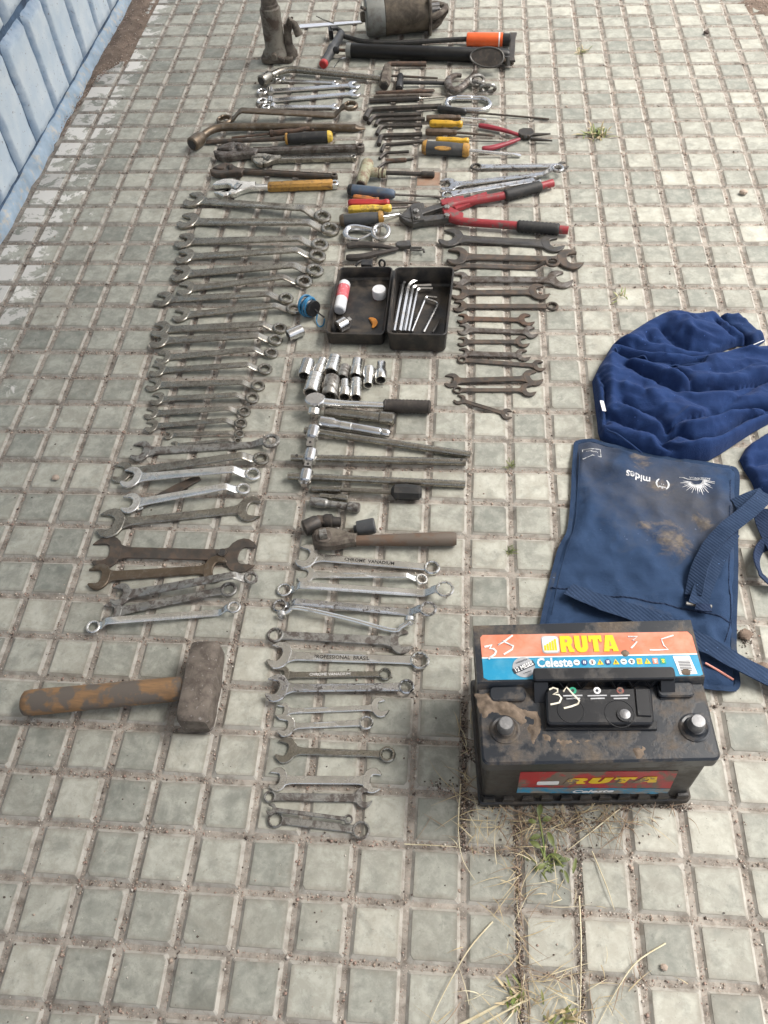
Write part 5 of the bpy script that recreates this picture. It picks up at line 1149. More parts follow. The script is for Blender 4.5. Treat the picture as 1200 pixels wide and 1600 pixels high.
r_ = .050
a, b_ = Vector((-.362, 2.244, r_)), Vector((-.178, 2.276, r_)); ax = (b_ - a).normalized(); L_ = (b_ - a).length
t = thing('starter_motor', 'old brown starter motor with pale end cap and toothed nose, top centre', 'starter motor', ((a + b_) / 2).xy.to_3d())
mb = MB(); prof(mb, a, a + ax * .052, [(0, .030), (.02, .044), (.10, .0485), (.9, .0495), (1, .0485)], 32); mb.build('end_cap', 'endcap', t)
mb = MB(); prof(mb, a + ax * .051, a + ax * .168, [(0, .0485), (.02, .050), (.98, .0478), (1, .046)], 32); mb.build('housing', 'oldsteel', t)
mb = MB(); prof(mb, a - ax * .012, a + ax * .004, [(0, .010), (.2, .0135), (.8, .0135), (1, .016)], 14); mb.build('bearing_boss', 'castiron', t)
mb = MB(); Mx = axm(a + ax * .166, b_); mb.M = Mx @ Matrix.Rotation(R_(90), 4, 'Y'); mb.extr([(x, y) for x, y in ((-.047, -.038), (-.030, -.050), (.030, -.050), (.047, -.042), (.047, .042), (.030, .050), (-.030, .050), (-.047, .042))], 0, .007, .0015); mb.build('flange', 'castiron', t)
mb = MB(); mb.M = Mx; n = 22                               # nose housing: open frame round the pinion
for s_ in (-1, 1):
    mb.tube(smoothpath([(.006, s_ * .034, -.004), (.022, s_ * .033, 0), (.040, s_ * .020, .003), (.050, s_ * .004, .004)], 5), [.010] * 8 + [.0085] * 8, 10, flat=.8)
mb.tube(smoothpath([(.006, 0, -.040), (.024, 0, -.036), (.044, 0, -.014), (.050, 0, .0)], 5), [.011] * 8 + [.009] * 8, 10)
mb.build('nose_frame', 'castiron', t)
mb = MB(); mb.M = Mx; mb.lathe([(.044, .004), (.045, .0125), (.056, .012), (.058, .006)], 16); mb.build('nose_bearing', 'castiron', t)
mb = MB(); mb.M = Mx; rings = []
for x in (.012, .034):
    rings.append([(x, (.0165 if k % 4 in (0, 1) else .0120) * math.cos(2 * math.pi * k / 40), (.0165 if k % 4 in (0, 1) else .0120) * math.sin(2 * math.pi * k / 40)) for k in range(40)])
mb.loft(rings); mb.build('pinion_gear', 'gearsteel', t, 20)
mb = MB(); mb.M = Mx; mb.lathe([(.002, .022), (.012, .019)], 20); mb.build('clutch', 'dark', t)
mb = MB(); p = a + ax * .01 + Vector((-.004, -.030, .030)); mb.tube([p, p + Vector((-.010, -.006, .008))], .004, 8); mb.build('terminal_stud', 'dark', t)

t = thing('tyre_pump', 'black hand pump with T-handle, hose and orange sleeve, top centre', 'pump', G(650, 80))
pz = .0185
mb = MB(); prof(mb, G(547, 79, pz), G(796, 88, pz), [(0, .012), (.004, .0175), (.985, .0175), (1, .014)], 26); mb.build('barrel', 'black_paint', t)
mb = MB(); prof(mb, G(541, 78.8, pz), G(550, 79.1, pz), [(0, .010), (.1, .0185), (.9, .0185), (1, .012)], 22); mb.build('barrel_cap', 'endcap', t)
mb = MB(); mb.tube([G(524, 78, pz), G(544, 79, pz)], .0042, 10); mb.build('rod', 'rust', t)
mb = MB(); prof(mb, G(505.5, 100, .014), G(534, 52, .014), [(0, .0098), (.03, .0112), (.44, .0112), (.46, .0128), (.54, .0128), (.56, .0112), (.97, .0112), (1, .0095)], 18); hd_ = mb.build('t_handle', 'grey_rubber', t)
mb = MB(); p0, p1 = G(504.6, 101.6, .014), G(506.4, 98.4, .014); prof(mb, p0, p1, [(0, .0085), (.2, .0108), (.8, .0116), (1, .0116)], 18); mb.build('end_plug', 'red', hd_)
mb = MB(); prof(mb, G(521, 78, pz), G(530, 78.3, pz), [(0, .006), (.2, .0095), (.8, .0095), (1, .006)], 12); mb.build('rod_clamp', 'black_plastic', t)
mb = MB(); mb.tube(smoothpath([G(532, 55, .014), G(545, 59, .012), G(570, 65, .009), (G(610, 67, .008)), G(660, 65, .0075), G(700, 62.5, .008), G(735, 61, .014)], 6), .0062, 10); mb.build('hose', 'black_rubber', t)
mb = MB(); prof(mb, G(729, 61.5, .017), G(786, 62, .017), [(0, .012), (.02, .0165), (.98, .0165), (1, .013)], 22); sl = mb.build('sleeve', 'orange', t)
mb = MB(); prof(mb, G(779, 61.9, .017), G(781, 61.9, .017), [(0, .0166), (.3, .0171), (.7, .0171), (1, .0166)], 22); mb.build('stripe', 'label_white', sl)
mb = MB(); prof(mb, G(785, 62, .017), G(798, 62.5, .017), [(0, .0135), (.1, .0155), (.9, .0155), (1, .012)], 18); mb.build('valve_body', 'black_plastic', t)
mb = MB(); p0, p1 = G(802, 52, .020), G(799, 96, .020); d = (p1 - p0); mb.M = axm(p0, p1); mb.loft([sec(x * d.length, 0, 0, w_, .005) for x, w_ in ((0, .020), (.15, .014), (.85, .014), (1.0, .020))]); mb.M = Matrix.Identity(4)
mb.build('foot_plate', 'hexblack', t)
mb = MB(); c = G(764, 90, .034); mb.M = Matrix.Translation(c) @ Matrix.Rotation(R_(-12), 4, 'Z') @ Matrix.Rotation(R_(42), 4, 'X'); pts = [(.042 * math.cos(a) * (1 - .12 * math.cos(a)), .024 * math.sin(a)) for a in [2 * math.pi * k / 28 for k in range(28)]]
mb.extr(pts, -.002, .002, .0008); pd_ = mb.build('pedal', 'hexblack', t)
mb = MB(); mb.M = Matrix.Translation(c) @ Matrix.Rotation(R_(-12), 4, 'Z') @ Matrix.Rotation(R_(42), 4, 'X'); mb.tube([(x, y, .002) for x, y in pts], .0024, 8, closed=True); mb.build('rim', 'darkgrey', pd_)
mb = MB(); mb.tube([G(785, 93, .026), G(797, 95, .014), G(800, 101, .008)], .006, 10); mb.build('hinge', 'dark', t)
mb = MB(); mb.tube([G(793, 88, .030), G(793, 102, .010)], [.007, .0075], 8); mb.build('bolt', 'darkgrey', t)
mb = MB(); p = G(517, 52, .012); mb.M = Matrix.Translation(p) @ Matrix.Rotation(R_(10), 4, 'Z'); mb.rbox(-.006, .006, -.016, .012, -.010, .014, .003); mb.build('chuck', 'black_plastic', t)
mb = MB(); mb.tube([G(517, 45, .026), G(526, 44, .024), G(533, 49, .018)], .006, 10); mb.build('chuck_neck', 'black_plastic', t)
mb = MB(); mb.tube([G(494, 25, .030), G(506, 31, .029), G(521, 36, .028)], [.0014, .002, .002], 8); mb.build('chuck_lever', 'satin', t)
t = thing('steel_ruler', 'bright steel ruler or blade lying behind the pump handle', 'ruler', G(515, 40))
p0, p1 = G(467, 41.5, .0022), G(568, 34, .0022); mb = MB(); mb.M = axm(p0, p1); L_ = (p1 - p0).length
mb.extr([(0, -.010), (L_, -.005), (L_, .006), (.006, .011), (0, .006)], -.0012, .0012, .0004); mb.build('blade', 'whitesteel', t)
t = thing('bent_wire', 'short bent pale wire below the pump handle', 'wire', G(535, 97))
mb = MB(); mb.tube(smoothpath([G(521, 106, .002), G(528, 97, .002), G(535, 91, .003), (G(548, 89.5, .003))], 5), .0013, 6); mb.build('strand', 'satin_light', t)

# ================================================================== BLACK CASE AND ITS CONTENTS
def closed_fillet(pts, r, n=5):
    m = len(pts); out = []
    for i in range(m):
        a, b2, c = Vector(pts[i - 1]), Vector(pts[i]), Vector(pts[(i + 1) % m])
        s_, e = b2 + (a - b2).normalized() * r, b2 + (c - b2).normalized() * r
        for k in range(n + 1):
            q_ = k / n; out.append(s_ * (1 - q_) ** 2 + b2 * 2 * q_ * (1 - q_) + e * q_ * q_)
    return out
def inset(P_, d):
    n = len(P_); o_ = []
    for i in range(n):
        t_ = (P_[(i + 1) % n] - P_[i - 1]).normalized(); o_.append(P_[i] + Vector((-t_.y, t_.x)) * d)
    return o_
def tray(corn, h, root, name, floor=.004):
    P_ = closed_fillet([G(u, v, h).xy for u, v in corn], .014)
    mb = MB(); R3 = lambda Q, z: [(p.x, p.y, z) for p in Q]
    mb.loft([R3(inset(P_, .005), .0006), R3(inset(P_, .0025), .003), R3(inset(P_, .0012), h - .006), R3(P_, h - .0055), R3(P_, h - .0006), R3(inset(P_, .0008), h), R3(inset(P_, .0030), h), R3(inset(P_, .0036), h - .001), R3(inset(P_, .0055), floor + .004), R3(inset(P_, .009), floor)])
    return mb.build(name, 'tray_plastic', root, 35)
t = thing('tool_case', 'open black plastic case holding hex keys, a vial and small sockets', 'case', G(605, 490))
tray([(507, 521), (601, 523), (614.5, 416), (530, 417)], .030, t, 'shallow_half')
tray([(603.5, 521.5), (698, 524), (710.5, 416.5), (616.5, 417)], .044, t, 'deep_half')
mb = MB(); p0, p1 = G(602.5, 518, .026), G(615.2, 424, .026); mb.tube([p0, p1], .0028, 8); mb.build('hinge', 'black_plastic', t)
c = G(573, 411, .028); mb = MB(); mb.M = frame(c, R_(-2)); mb.rbox(-.011, .011, -.008, .010, .010, .030, .003, .001); lt = mb.build('latch', 'black_plastic', t)
mb = MB(); mb.M = frame(c, R_(-2)); mb.rbox(-.007, .007, -.0092, -.0078, .014, .027, .0006, .0003); mb.build('latch_window', 'hexblack', lt)
mb = MB(); mb.tube(smoothpath([G(556, 416, .022), G(560, 410, .026), G(568, 407, .026)], 5), .0025, 8); mb.build('latch_wire', 'black_plastic', t)
mb = MB(); c = G(597, 412, .024); mb.tube([c + Vector((.0055 * math.cos(a), 0, .009 * math.sin(a))) for a in [2 * math.pi * k / 18 for k in range(18)]], .0022, 8, closed=True); mb.build('carry_loop', 'black_plastic', t)
t = thing('plastic_vial', 'white plastic vial with pink printed band in the left half of the case', 'vial', G(534, 463))
a, b_ = G(530, 485, .016), G(538.5, 443, .016); r_ = .0118
mb = MB(); prof(mb, a, b_, [(0, r_ * .86), (.03, r_), (.96, r_), (1, r_ * .86)], 22); mb.build('tube', 'white_plastic', t)
mb = MB(); prof(mb, a.lerp(b_, .40), a.lerp(b_, .84), [(0, r_ * 1.01), (.02, r_ * 1.02), (.98, r_ * 1.02), (1, r_ * 1.01)], 22); mb.build('printed_band', 'pink_print', t)
mb = MB(); prof(mb, a - (b_ - a) * .02, a + (b_ - a) * .02, [(0, r_ * .7), (.3, r_ * .80), (1, r_ * .8)], 22); mb.build('base_disc', 'label_grey', t)
t = thing('metal_cap', 'round pale metal cap standing in the left half of the case', 'cap', G(593, 461))
c = G(593, 463, .004); mb = MB(); mb.M = Matrix.Translation(c) @ Matrix.Rotation(-math.pi / 2, 4, 'Y'); mb.lathe([(.0003, .0132), (.016, .0136), (.018, .0126), (.0182, .009)], 26); mb.build('shell', 'white_plastic', t)
t = thing('drive_adapter', 'shiny socket adapter with square drive in the near left corner of the case', 'adapter', G(534, 508))
a, b_ = G(527, 512, .015), G(543, 503, .015); mb = MB(); prof(mb, a, b_, [(0, .010), (.05, .0125), (.85, .0125), (1, .010)], 22); mb.build('body', 'chrome', t)
mb = MB(); mb.M = axm(b_, G(551, 498.5, .016)); mb.loft([[(x, s1 * w_, s2 * w_) for s1, s2 in ((-1, -1), (1, -1), (1, 1), (-1, 1))] for x, w_ in ((-.002, .005), (.008, .005), (.009, .0042))]); mb.build('square_drive', 'chrome', t)
t = thing('orange_peel', 'curled strip of orange peel on the case floor', 'peel', G(582, 505))
mb = MB(); mb.tube(smoothpath([G(577, 497, .006), G(583, 500, .007), G(585.5, 506, .007), G(582, 512, .006)], 5), [.002, .003, .004, .005, .0055, .006, .006, .006, .0058, .0055, .005, .0045, .004, .003, .0025, .002], 8, flat=.4); mb.build('strip', 'peel', t)
KG = 'chrome hex keys in the right half of the case'
hexkey('thick chrome hex key nearest to the hinge of the case', [(640, 436), (630, 442), (615.5, 518)], 3.5, 'chrome', KG, z=.010)
hexkey('thick chrome hex key with its short arm pointing up right in the case', [(664, 433), (638, 443), (624, 518)], 4.0, 'chrome', KG, z=.013)
hexkey('chrome hex key, third from the hinge of the case', [(674, 446), (645, 447), (632, 518)], 3.2, 'chrome', KG, z=.010)
hexkey('chrome hex key, fourth from the hinge of the case', [(676, 451), (652, 451), (638, 518)], 2.7, 'chrome', KG, z=.012)
hexkey('thin chrome hex key with right-pointing short arm in the case', [(683, 465), (666, 463), (643.5, 518)], 1.9, 'chrome', KG, z=.008)
hexkey('thin chrome hex key with left-pointing short arm in the case', [(664, 466), (685.5, 473), (662, 519)], 2.0, 'chrome', KG, z=.011)
hexkey('thin dark hex key leaning at the right wall of the case', [(687, 500), (685, 504), (676, 519)], 1.4, 'darkgrey', KG, z=.010)
# ---- coil of blue wire
t = thing('blue_wire_coil', 'coil of blue wire wound round a shiny bulb holder', 'wire coil', G(484, 482))
ax = Vector((.80, -.58, .12)).normalized(); s1 = Vector((.58, .80, 0)).normalized(); s2 = ax.cross(s1)
c0 = G(482, 479, .020)
mb = MB()
for k, (o_, rr) in enumerate(((-.010, .0200), (-.005, .0212), (.001, .0204), (.006, .0190), (-.013, .0180))):
    cc = c0 + ax * o_; tl = .18 * math.sin(k * 2.1)
    mb.tube([cc + s1 * (rr * .82 * math.cos(a)) + s2 * (rr * math.sin(a)) + ax * (tl * .02 * math.cos(a + k)) for a in [2 * math.pi * j / 26 for j in range(26)]], .0017, 7, closed=True)
mb.build('winding', 'blue_wire', t)
mb = MB(); prof(mb, c0 - ax * .012, c0 + ax * .010, [(0, .010), (.06, .0135), (.9, .0135), (1, .011)], 20); mb.build('bulb_shell', 'chrome', t)
mb = MB(); prof(mb, c0 + ax * .009, c0 + ax * .017, [(0, .012), (.1, .0155), (.9, .0155), (1, .008)], 20); mb.build('black_base', 'black_plastic', t)
mb = MB(); mb.tube(smoothpath([c0 + ax * .016, G(499, 490, .012), G(507, 496, .006)], 5), .0016, 7); mb.build('lead', 'black_rubber', t)
mb = MB(); mb.tube(smoothpath([G(496, 491, .012), G(494.5, 502, .003), G(499, 510, .002), G(505, 508, .002), G(507, 498, .005)], 6), .0013, 7); mb.build('loose_end', 'blue_wire', t)

# ================================================================== CAR BATTERY
BO = frame((.0815, .1915), R_(4.2)); BI = BO.inverted()
bt = thing('car_battery', 'dirty black car battery with orange and blue label and folding handle', 'battery', (.0815, .1915, 0), R_(4.2))
XF[bt.name] = BO
def bl(u, v, z): return BI @ G(u, v, z)
def bf(u, v, y=0.0):                                       # point of the photo on the front face of the battery
    d = RT * ((u - 600) / F_PX) + DN * ((v - 800) / F_PX) + FW; o_ = BI @ CAM; dd = BI.to_3x3() @ d; k = (y - o_.y) / dd.y; return o_ + dd * k
ZL, ZD = .150, .160                                        # lid top, label deck top
mb = MB(); mb.M = BO; mb.rbox(-.126, .126, .006, .164, .010, .1305, .006, .001); mb.build('case', 'battery_case', bt)
mb = MB(); mb.M = BO; mb.rbox(-.131, .131, .0005, .170, .0006, .014, .006, .002); mb.build('foot_rim', 'battery_case', bt)
for k in range(11):
    x = -.118 + k * .0236; mb = MB(); mb.M = BO; mb.box(x - .007, x + .007, .0015, .0065, .0142, .026, .0012); mb.build('foot_rib', 'battery_case', bt)
mb = MB(); mb.M = BO; mb.rbox(-.132, .132, 0, .171, .128, ZL, .008, .0025); lid = mb.build('lid', 'battery_lid', bt)
y1 = bl(900, 1062, ZD).y
mb = MB(); mb.M = BO
prof_ = [(y1 - .006, ZL - .002), (y1 - .001, ZD - .001), (y1, ZD), (.1705, ZD), (.1712, ZD - .001), (.1712, ZL - .002)]
mb.loft([[(x, y if i else y, z) for i, (y, z) in enumerate(prof_)] for x in (-.1318, -.1300, .1300, .1318)]); mb.build('label_deck', 'battery_lid', bt)
# label on the deck
def onlid(name, pts, z, mat, par, th=.0006):
    mb = MB(); mb.M = BO; mb.extr([(p.x, p.y) for p in (bl(u, v, z) for u, v in pts)], z, z + th, .0001); return mb.build(name, mat, par, 0)
LC = [(750, 992.5), (1079, 987), (1099, 1056), (756, 1063)]
def lq(s_, t_): # position on the label, s across, t from far edge to near edge
    a, b2, c, d = [bl(u, v, ZD) for u, v in LC]; return a.lerp(b2, s_).lerp(d.lerp(c, s_), t_)
def lpoly(name, st, dz, mat, par, th=.0004):
    mb = MB(); mb.M = BO; mb.extr([(p.x, p.y) for p in (lq(*q_) for q_ in st)], ZD + dz, ZD + dz + th, .00005); return mb.build(name, mat, par, 0)
lab = lpoly('orange_label', [(.012, 0), (.985, 0), (1, .10), (1, .505), (0, .505), (0, .06)], .0001, 'label_orange', bt)
lab2 = lpoly('blue_label', [(0, .53), (1, .53), (1, .97), (.985, 1), (.02, 1), (0, .95)], .0001, 'label_blue', bt)
lpoly('white_line', [(0, .505), (1, .505), (1, .53), (0, .53)], .0002, 'label_white', lab2)
def lmat(s_, t_, dz=.0009):
    p = lq(s_, t_); q_ = lq(s_ + .05, t_); d = q_ - p
    return BO @ Matrix.Translation((p.x, p.y, ZD + dz)) @ Matrix.Rotation(math.atan2(d.y, d.x), 4, 'Z')
def slab_letter(ch):
    """fat slab-serif capitals on a 1 x 1 box, as rectangles / polygons"""
    if ch == 'R': return [[(0, 0), (.40, 0), (.40, .2), (.40, .36), (.52, .36), (.62, 0), (1.02, 0), (1.02, .16), (.92, .2), (.82, .46), (.94, .58), (.96, .74), (.90, .9), (.72, 1), (0, 1)]], [[(.40, .60), (.54, .60), (.58, .68), (.54, .78), (.40, .78)]]
    if ch == 'U': return [[(0, 1), (.42, 1), (.42, .34), (.5, .22), (.58, .34), (.58, 1), (1, 1), (1, .26), (.86, .06), (.66, -.02), (.34, -.02), (.14, .06), (0, .26)]], []
    if ch == 'T': return [[(0, 1), (1, 1), (1, .60), (.84, .60), (.78, .76), (.70, .76), (.70, 0), (.30, 0), (.30, .76), (.22, .76), (.16, .60), (0, .60)]], []
    if ch == 'A': return [[(-.06, 0), (.36, 0), (.40, .16), (.62, .16), (.66, 0), (1.08, 0), (.80, 1), (.22, 1)]], [[(.44, .34), (.58, .34), (.51, .66)]]
def ruta(mb, mbh, Mx, w, h, gap=.10, shear=0.0):
    cw = w / (4 + 3 * gap)
    for i, ch in enumerate('RUTA'):
        outs, holes = slab_letter(ch)
        for src, m_, z in ((outs, mb, 0), (holes, mbh, .00035)):
            for pl in src:
                m_.M = Mx; m_.extr([(-w / 2 + i * cw * (1 + gap) + x * cw + shear * y * h, (y - .5) * h) for x, y in pl], z, z + .0004, .00002)
wl = (lq(1, .2) - lq(0, .2)).length; hl = (lq(.5, 0) - lq(.5, 1)).length
mb, mbh = MB(), MB(); ruta(mb, mbh, lmat(.507, .245), wl * .265, hl * .37); mb.build('brand_lettering', 'label_yellow', lab, 0); mbh.build('letter_counter', 'label_orange', lab, 0)
mb = MB(); mb.M = lmat(.328, .25, .0006); mb.rbox(-wl * .041, wl * .041, -hl * .20, hl * .20, 0, .0004, .004, .0001); mb.build('emblem_border', 'label_grey', lab, 0)
mb = MB(); mb.M = lmat(.328, .25, .0011); mb.rbox(-wl * .037, wl * .037, -hl * .18, hl * .18, 0, .0004, .004, .0001); mb.build('emblem', 'label_white', lab, 0)
mb = MB()
for k in range(5):
    mb.M = lmat(.328, .25, .0016); x = -wl * .026 + k * wl * .0125; mb.box(x - wl * .005, x + wl * .005, -hl * .14, hl * (-.02 + .035 * k), 0, .0003, .00005)
mb.build('emblem_bars', 'label_yellow', lab, 0)
mb = MB(); put_text(mb, 'Celeste', .01, lmat(.335, .66), wl * .165, .0003, sy=1.2); mb.build('type_lettering', 'label_white', lab2, 0)
mb = MB(); mb.M = lmat(.19, .74, .0007); mb.extr([(.0132 * math.cos(a), .0132 * math.sin(a)) for a in [2 * math.pi * k / 28 for k in range(28)]], 0, .0003, .0001); sg = mb.build('seal', 'label_grey', lab2, 0)
mb = MB(); mb.M = lmat(.19, .74, .0011) @ Matrix.Rotation(R_(24), 4, 'Z'); mb.extr([(-.0138, -.0034), (.0138, -.0034), (.0138, .0034), (-.0138, .0034)], 0, .0003, .0001); mb.build('seal_band', 'label_dark', sg, 0)
mb = MB(); put_text(mb, '12 MESES', .01, lmat(.19, .74, .0017) @ Matrix.Rotation(R_(24), 4, 'Z'), .0235, .0003, sy=1.2); mb.build('seal_lettering', 'label_white', sg, 0)
mb = MB(); put_text(mb, 'GARANTIA', .01, lmat(.182, .615, .0015) @ Matrix.Rotation(R_(20), 4, 'Z'), .015, .0001); mb.build('seal_arc_lettering', 'label_dark', sg, 0)
mb = MB(); put_text(mb, '*****', .01, lmat(.205, .88, .0015) @ Matrix.Rotation(R_(20), 4, 'Z'), .011, .0003); mb.build('seal_stars', 'label_dark', sg, 0)
mb = MB(); mb.M = lmat(.247, .90, .0007); mb.extr([(-.0035, .006), (.0035, .006), (.0005, -.006), (-.001, -.006)], 0, .0003, .0001); mb.build('white_letter_stroke', 'label_white', lab2, 0)
ic = [('c', 'label_white', 'label_red'), ('c', 'label_navy', 'label_white'), ('c', 'label_white', 'label_red'), ('t', 'label_yellow', 'label_dark'), ('c', 'label_navy', 'label_white'), ('t', 'label_yellow', 'label_dark'), ('c', 'label_white', 'label_dark'), ('c', 'label_white', 'label_dark'), ('s', 'label_yellow', 'label_orange'), ('t', 'label_yellow', 'label_green'), ('s', 'label_orange', 'label_white'), ('s', 'label_green', 'label_yellow')]
for k, (sh_, m1_, m2_) in enumerate(ic):
    s_ = .437 + k * .0362; R0 = wl * .0150
    Mx = lmat(s_ , .66, .0007)
    pts = {'c': [(R0 * math.cos(a), R0 * math.sin(a)) for a in [2 * math.pi * j / 16 for j in range(16)]], 't': [(-R0, -R0 * .9), (R0, -R0 * .9), (0, R0)], 's': [(-R0 * .8, -R0), (R0 * .8, -R0), (R0 * .8, R0), (-R0 * .8, R0)]}[sh_]
    mb = MB(); mb.M = Mx; mb.extr(pts, 0, .0003, .0001); io = mb.build('pictogram', m1_, lab2, 0)
    mb = MB(); mb.M = Mx
    for (x0, x1, y0, y1_) in (((-.5, .5, -.15, .15),) if k in (0, 6) else ((-.4, -.08, -.5, .5), (.08, .4, -.5, .5)) if k in (1, 4) else ((-.14, .14, -.6, .35),) if sh_ == 't' else ((-.45, .45, .2, .55), (-.28, .28, -.6, .05))):
        mb.extr([(x0 * R0, y0 * R0), (x1 * R0, y0 * R0), (x1 * R0, y1_ * R0), (x0 * R0, y1_ * R0)], .0004, .0006, .00002)
    mb.build('pictogram_mark', m2_, io, 0)
mb = MB(); mb.M = BO; st = [(.885, .555), (.962, .555), (.975, .96), (.895, .97)]; mb.extr([(p.x, p.y) for p in (lq(*q_) for q_ in st)], ZD + .0007, ZD + .0010, .00005); bc = mb.build('barcode_sticker', 'label_white', lab2, 0)
mb = MB(); mb.M = BO
for k in range(7):
    t0 = .67 + k * .034; mb.extr([(p.x, p.y) for p in (lq(*q_) for q_ in ((.902, t0), (.956, t0), (.957, t0 + .016), (.903, t0 + .016)))], ZD + .0012, ZD + .0014, .00002)
mb.build('barcode', 'label_dark', bc, 0)
def stroke(pts, z, w, mat, name, par):
    mb = MB(); P_ = [BO @ Vector((*bl(u, v, z).xy, z + .0007)) for u, v in pts]; mb.tube(P_, w, 6, flat=.35); return mb.build(name, mat, par)
stroke([(757, 1011), (762, 1010), (768, 1008), (765, 1014), (771, 1014), (775, 1018), (773, 1023), (767, 1027), (763, 1030)], ZD + .0005, .0013, 'chalk', 'chalk_numeral', lab)
stroke([(801, 993), (790, 1001), (778, 1008), (786, 1002), (802, 1010), (800, 1015), (787, 1023)], ZD + .0005, .0011, 'chalk', 'chalk_numeral', lab)
stroke([(981, 995), (996, 995), (988, 1001), (995, 1003), (990, 1009), (986, 1013)], ZD + .0005, .0010, 'chalk', 'chalk_numeral', lab)
stroke([(1052, 993), (1033, 999), (1037, 1009), (1044, 1015), (1030, 1016), (1015, 1016)], ZD + .0005, .0009, 'chalk', 'chalk_numeral', lab)
# handle
ha, hb, hc, hdd = bl(833, 1043, .172), bl(1053, 1041, .172), bl(1057, 1060, .172), bl(834, 1063, .172)
mb = MB(); mb.M = BO; Q = [(p.x, p.y) for p in (hdd, hc, hb, ha)]; mb.extr(closed_fillet(Q, .004, 3), .164, .172, .0015) if False else mb.extr([tuple(p) for p in closed_fillet(Q, .004, 3)], .164, .172, .0015); hn = mb.build('handle_bar', 'battery_cover', bt)
xl, xr, yh, yf = ha.x, hc.x, (ha.y + hb.y) / 2, hdd.y
for x0 in (xl, xr - .016):
    mb = MB(); mb.M = BO; mb.loft([[(x0, yf + .002, .1505), (x0 + .016, yf + .002, .1505), (x0 + .016, yf - .018, .1505), (x0, yf - .018, .1505)], [(x0, yf + .006, .166), (x0 + .016, yf + .006, .166), (x0 + .016, yf + .0, .166), (x0, yf + .0, .166)]]); mb.build('handle_arm', 'battery_cover', bt)
for k in range(13):                                        # lattice under the grip
    f0, f1 = k / 13, (k + 1) / 13; x0, x1 = xl + .016 + (xr - xl - .032) * f0, xl + .016 + (xr - xl - .032) * f1
    if k % 2: x0, x1 = x1, x0
    mb = MB(); mb.M = BO; mb.tube([(x0, yf - .003, .152), (x1, yf + .004, .166)], .0012, 6); mb.build('lattice_bar', 'battery_cover', bt)
mb = MB(); mb.M = BO; mb.box(xl + .002, xr - .002, yf + .004, yh, .1505, .1638, .0005); mb.build('handle_back', 'battery_cover', bt)
# central cover block
zc = .163; q4 = [bl(u, v, zc) for u, v in ((855, 1131), (1023, 1131), (1018, 1074), (853, 1076))]
mb = MB(); mb.M = BO; mb.extr([tuple(p) for p in closed_fillet([p.xy for p in q4], .006, 4)], .149, zc, .002); cv = mb.build('vent_cover', 'battery_cover', bt)
mb = MB(); mb.M = BO; qq = [bl(u, v, .1495) for u, v in ((851, 1142), (1026, 1142), (1026, 1128), (851, 1128))]; mb.extr([(p.x, p.y) for p in qq], .1495, .1535, .001); mb.build('cover_lip', 'battery_cover', cv)
mb = MB(); mb.M = BO; qq = [bl(u, v, zc + .002) for u, v in ((996, 1118), (1018, 1119), (1014, 1078), (992, 1076))]; mb.extr([(p.x, p.y) for p in qq], zc - .001, zc + .0025, .001); mb.build('cover_step', 'battery_cover', cv)
def disc(u, v, z, r, th, mat, name, par, seg=18):
    p = bl(u, v, z); mb = MB(); mb.M = BO @ Matrix.Translation((p.x, p.y, z)); mb.extr([(r * math.cos(a), r * math.sin(a)) for a in [2 * math.pi * k / seg for k in range(seg)]], -.0002, th, .0001); return mb.build(name, mat, par, 0 if th < .001 else 30)
for u, m_ in ((895, 'label_green'), (933, 'label_white'), (969, 'label_red')):
    disc(u, 1079, zc, .0042, .0005, m_, 'state_dot', cv); disc(u, 1079, zc + .0006, .0018, .0003, 'label_dark', 'state_dot_centre', cv)
    mb = MB(); p = bl(u, 1087, zc); mb.M = BO
    for j, w_ in ((0, .011), (1, .008)): mb.box(p.x - w_, p.x + w_, p.y - .0008 - j * .0035, p.y + .0008 - j * .0035, zc + .0001, zc + .0004, .00005)
    mb.build('fine_print', 'label_grey', cv, 0)
def ringm(u, v, z, r, tr, mat, name, par):
    p = bl(u, v, z); mb = MB(); mb.M = BO @ Matrix.Translation((p.x, p.y, z)); mb.tube([(r * math.cos(a), r * math.sin(a), 0) for a in [2 * math.pi * k / 28 for k in range(28)]], tr, 6, closed=True); return mb.build(name, mat, par)
ringm(968, 1115, zc, .0165, .0006, 'battery_cover', 'plug_ring', cv); ringm(892, 1110, zc, .0150, .0006, 'battery_cover', 'plug_ring', cv)
e_ = disc(976, 1117, zc, .0088, .0018, 'battery_cover', 'charge_eye', cv, 22)
p = bl(976, 1117, zc); mb = MB(); mb.M = BO @ Matrix.Translation((p.x, p.y, zc + .0012)) @ Matrix.Rotation(-math.pi / 2, 4, 'Y'); mb.lathe([(0, .0068), (.0014, .006), (.0022, .0035), (.0025, .0005)], 18); mb.build('eye_lens', 'lead', e_)
stroke([(858, 1078), (864, 1075), (871, 1077), (871, 1082), (864, 1085), (873, 1086), (877, 1091), (874, 1098), (866, 1100), (860, 1101)], zc, .0011, 'chalk_yellow', 'chalk_numeral', cv)
stroke([(880, 1081), (885, 1074), (896, 1086), (905, 1095), (903, 1100), (893, 1104), (881, 1107)], zc, .0011, 'chalk_yellow', 'chalk_numeral', cv)
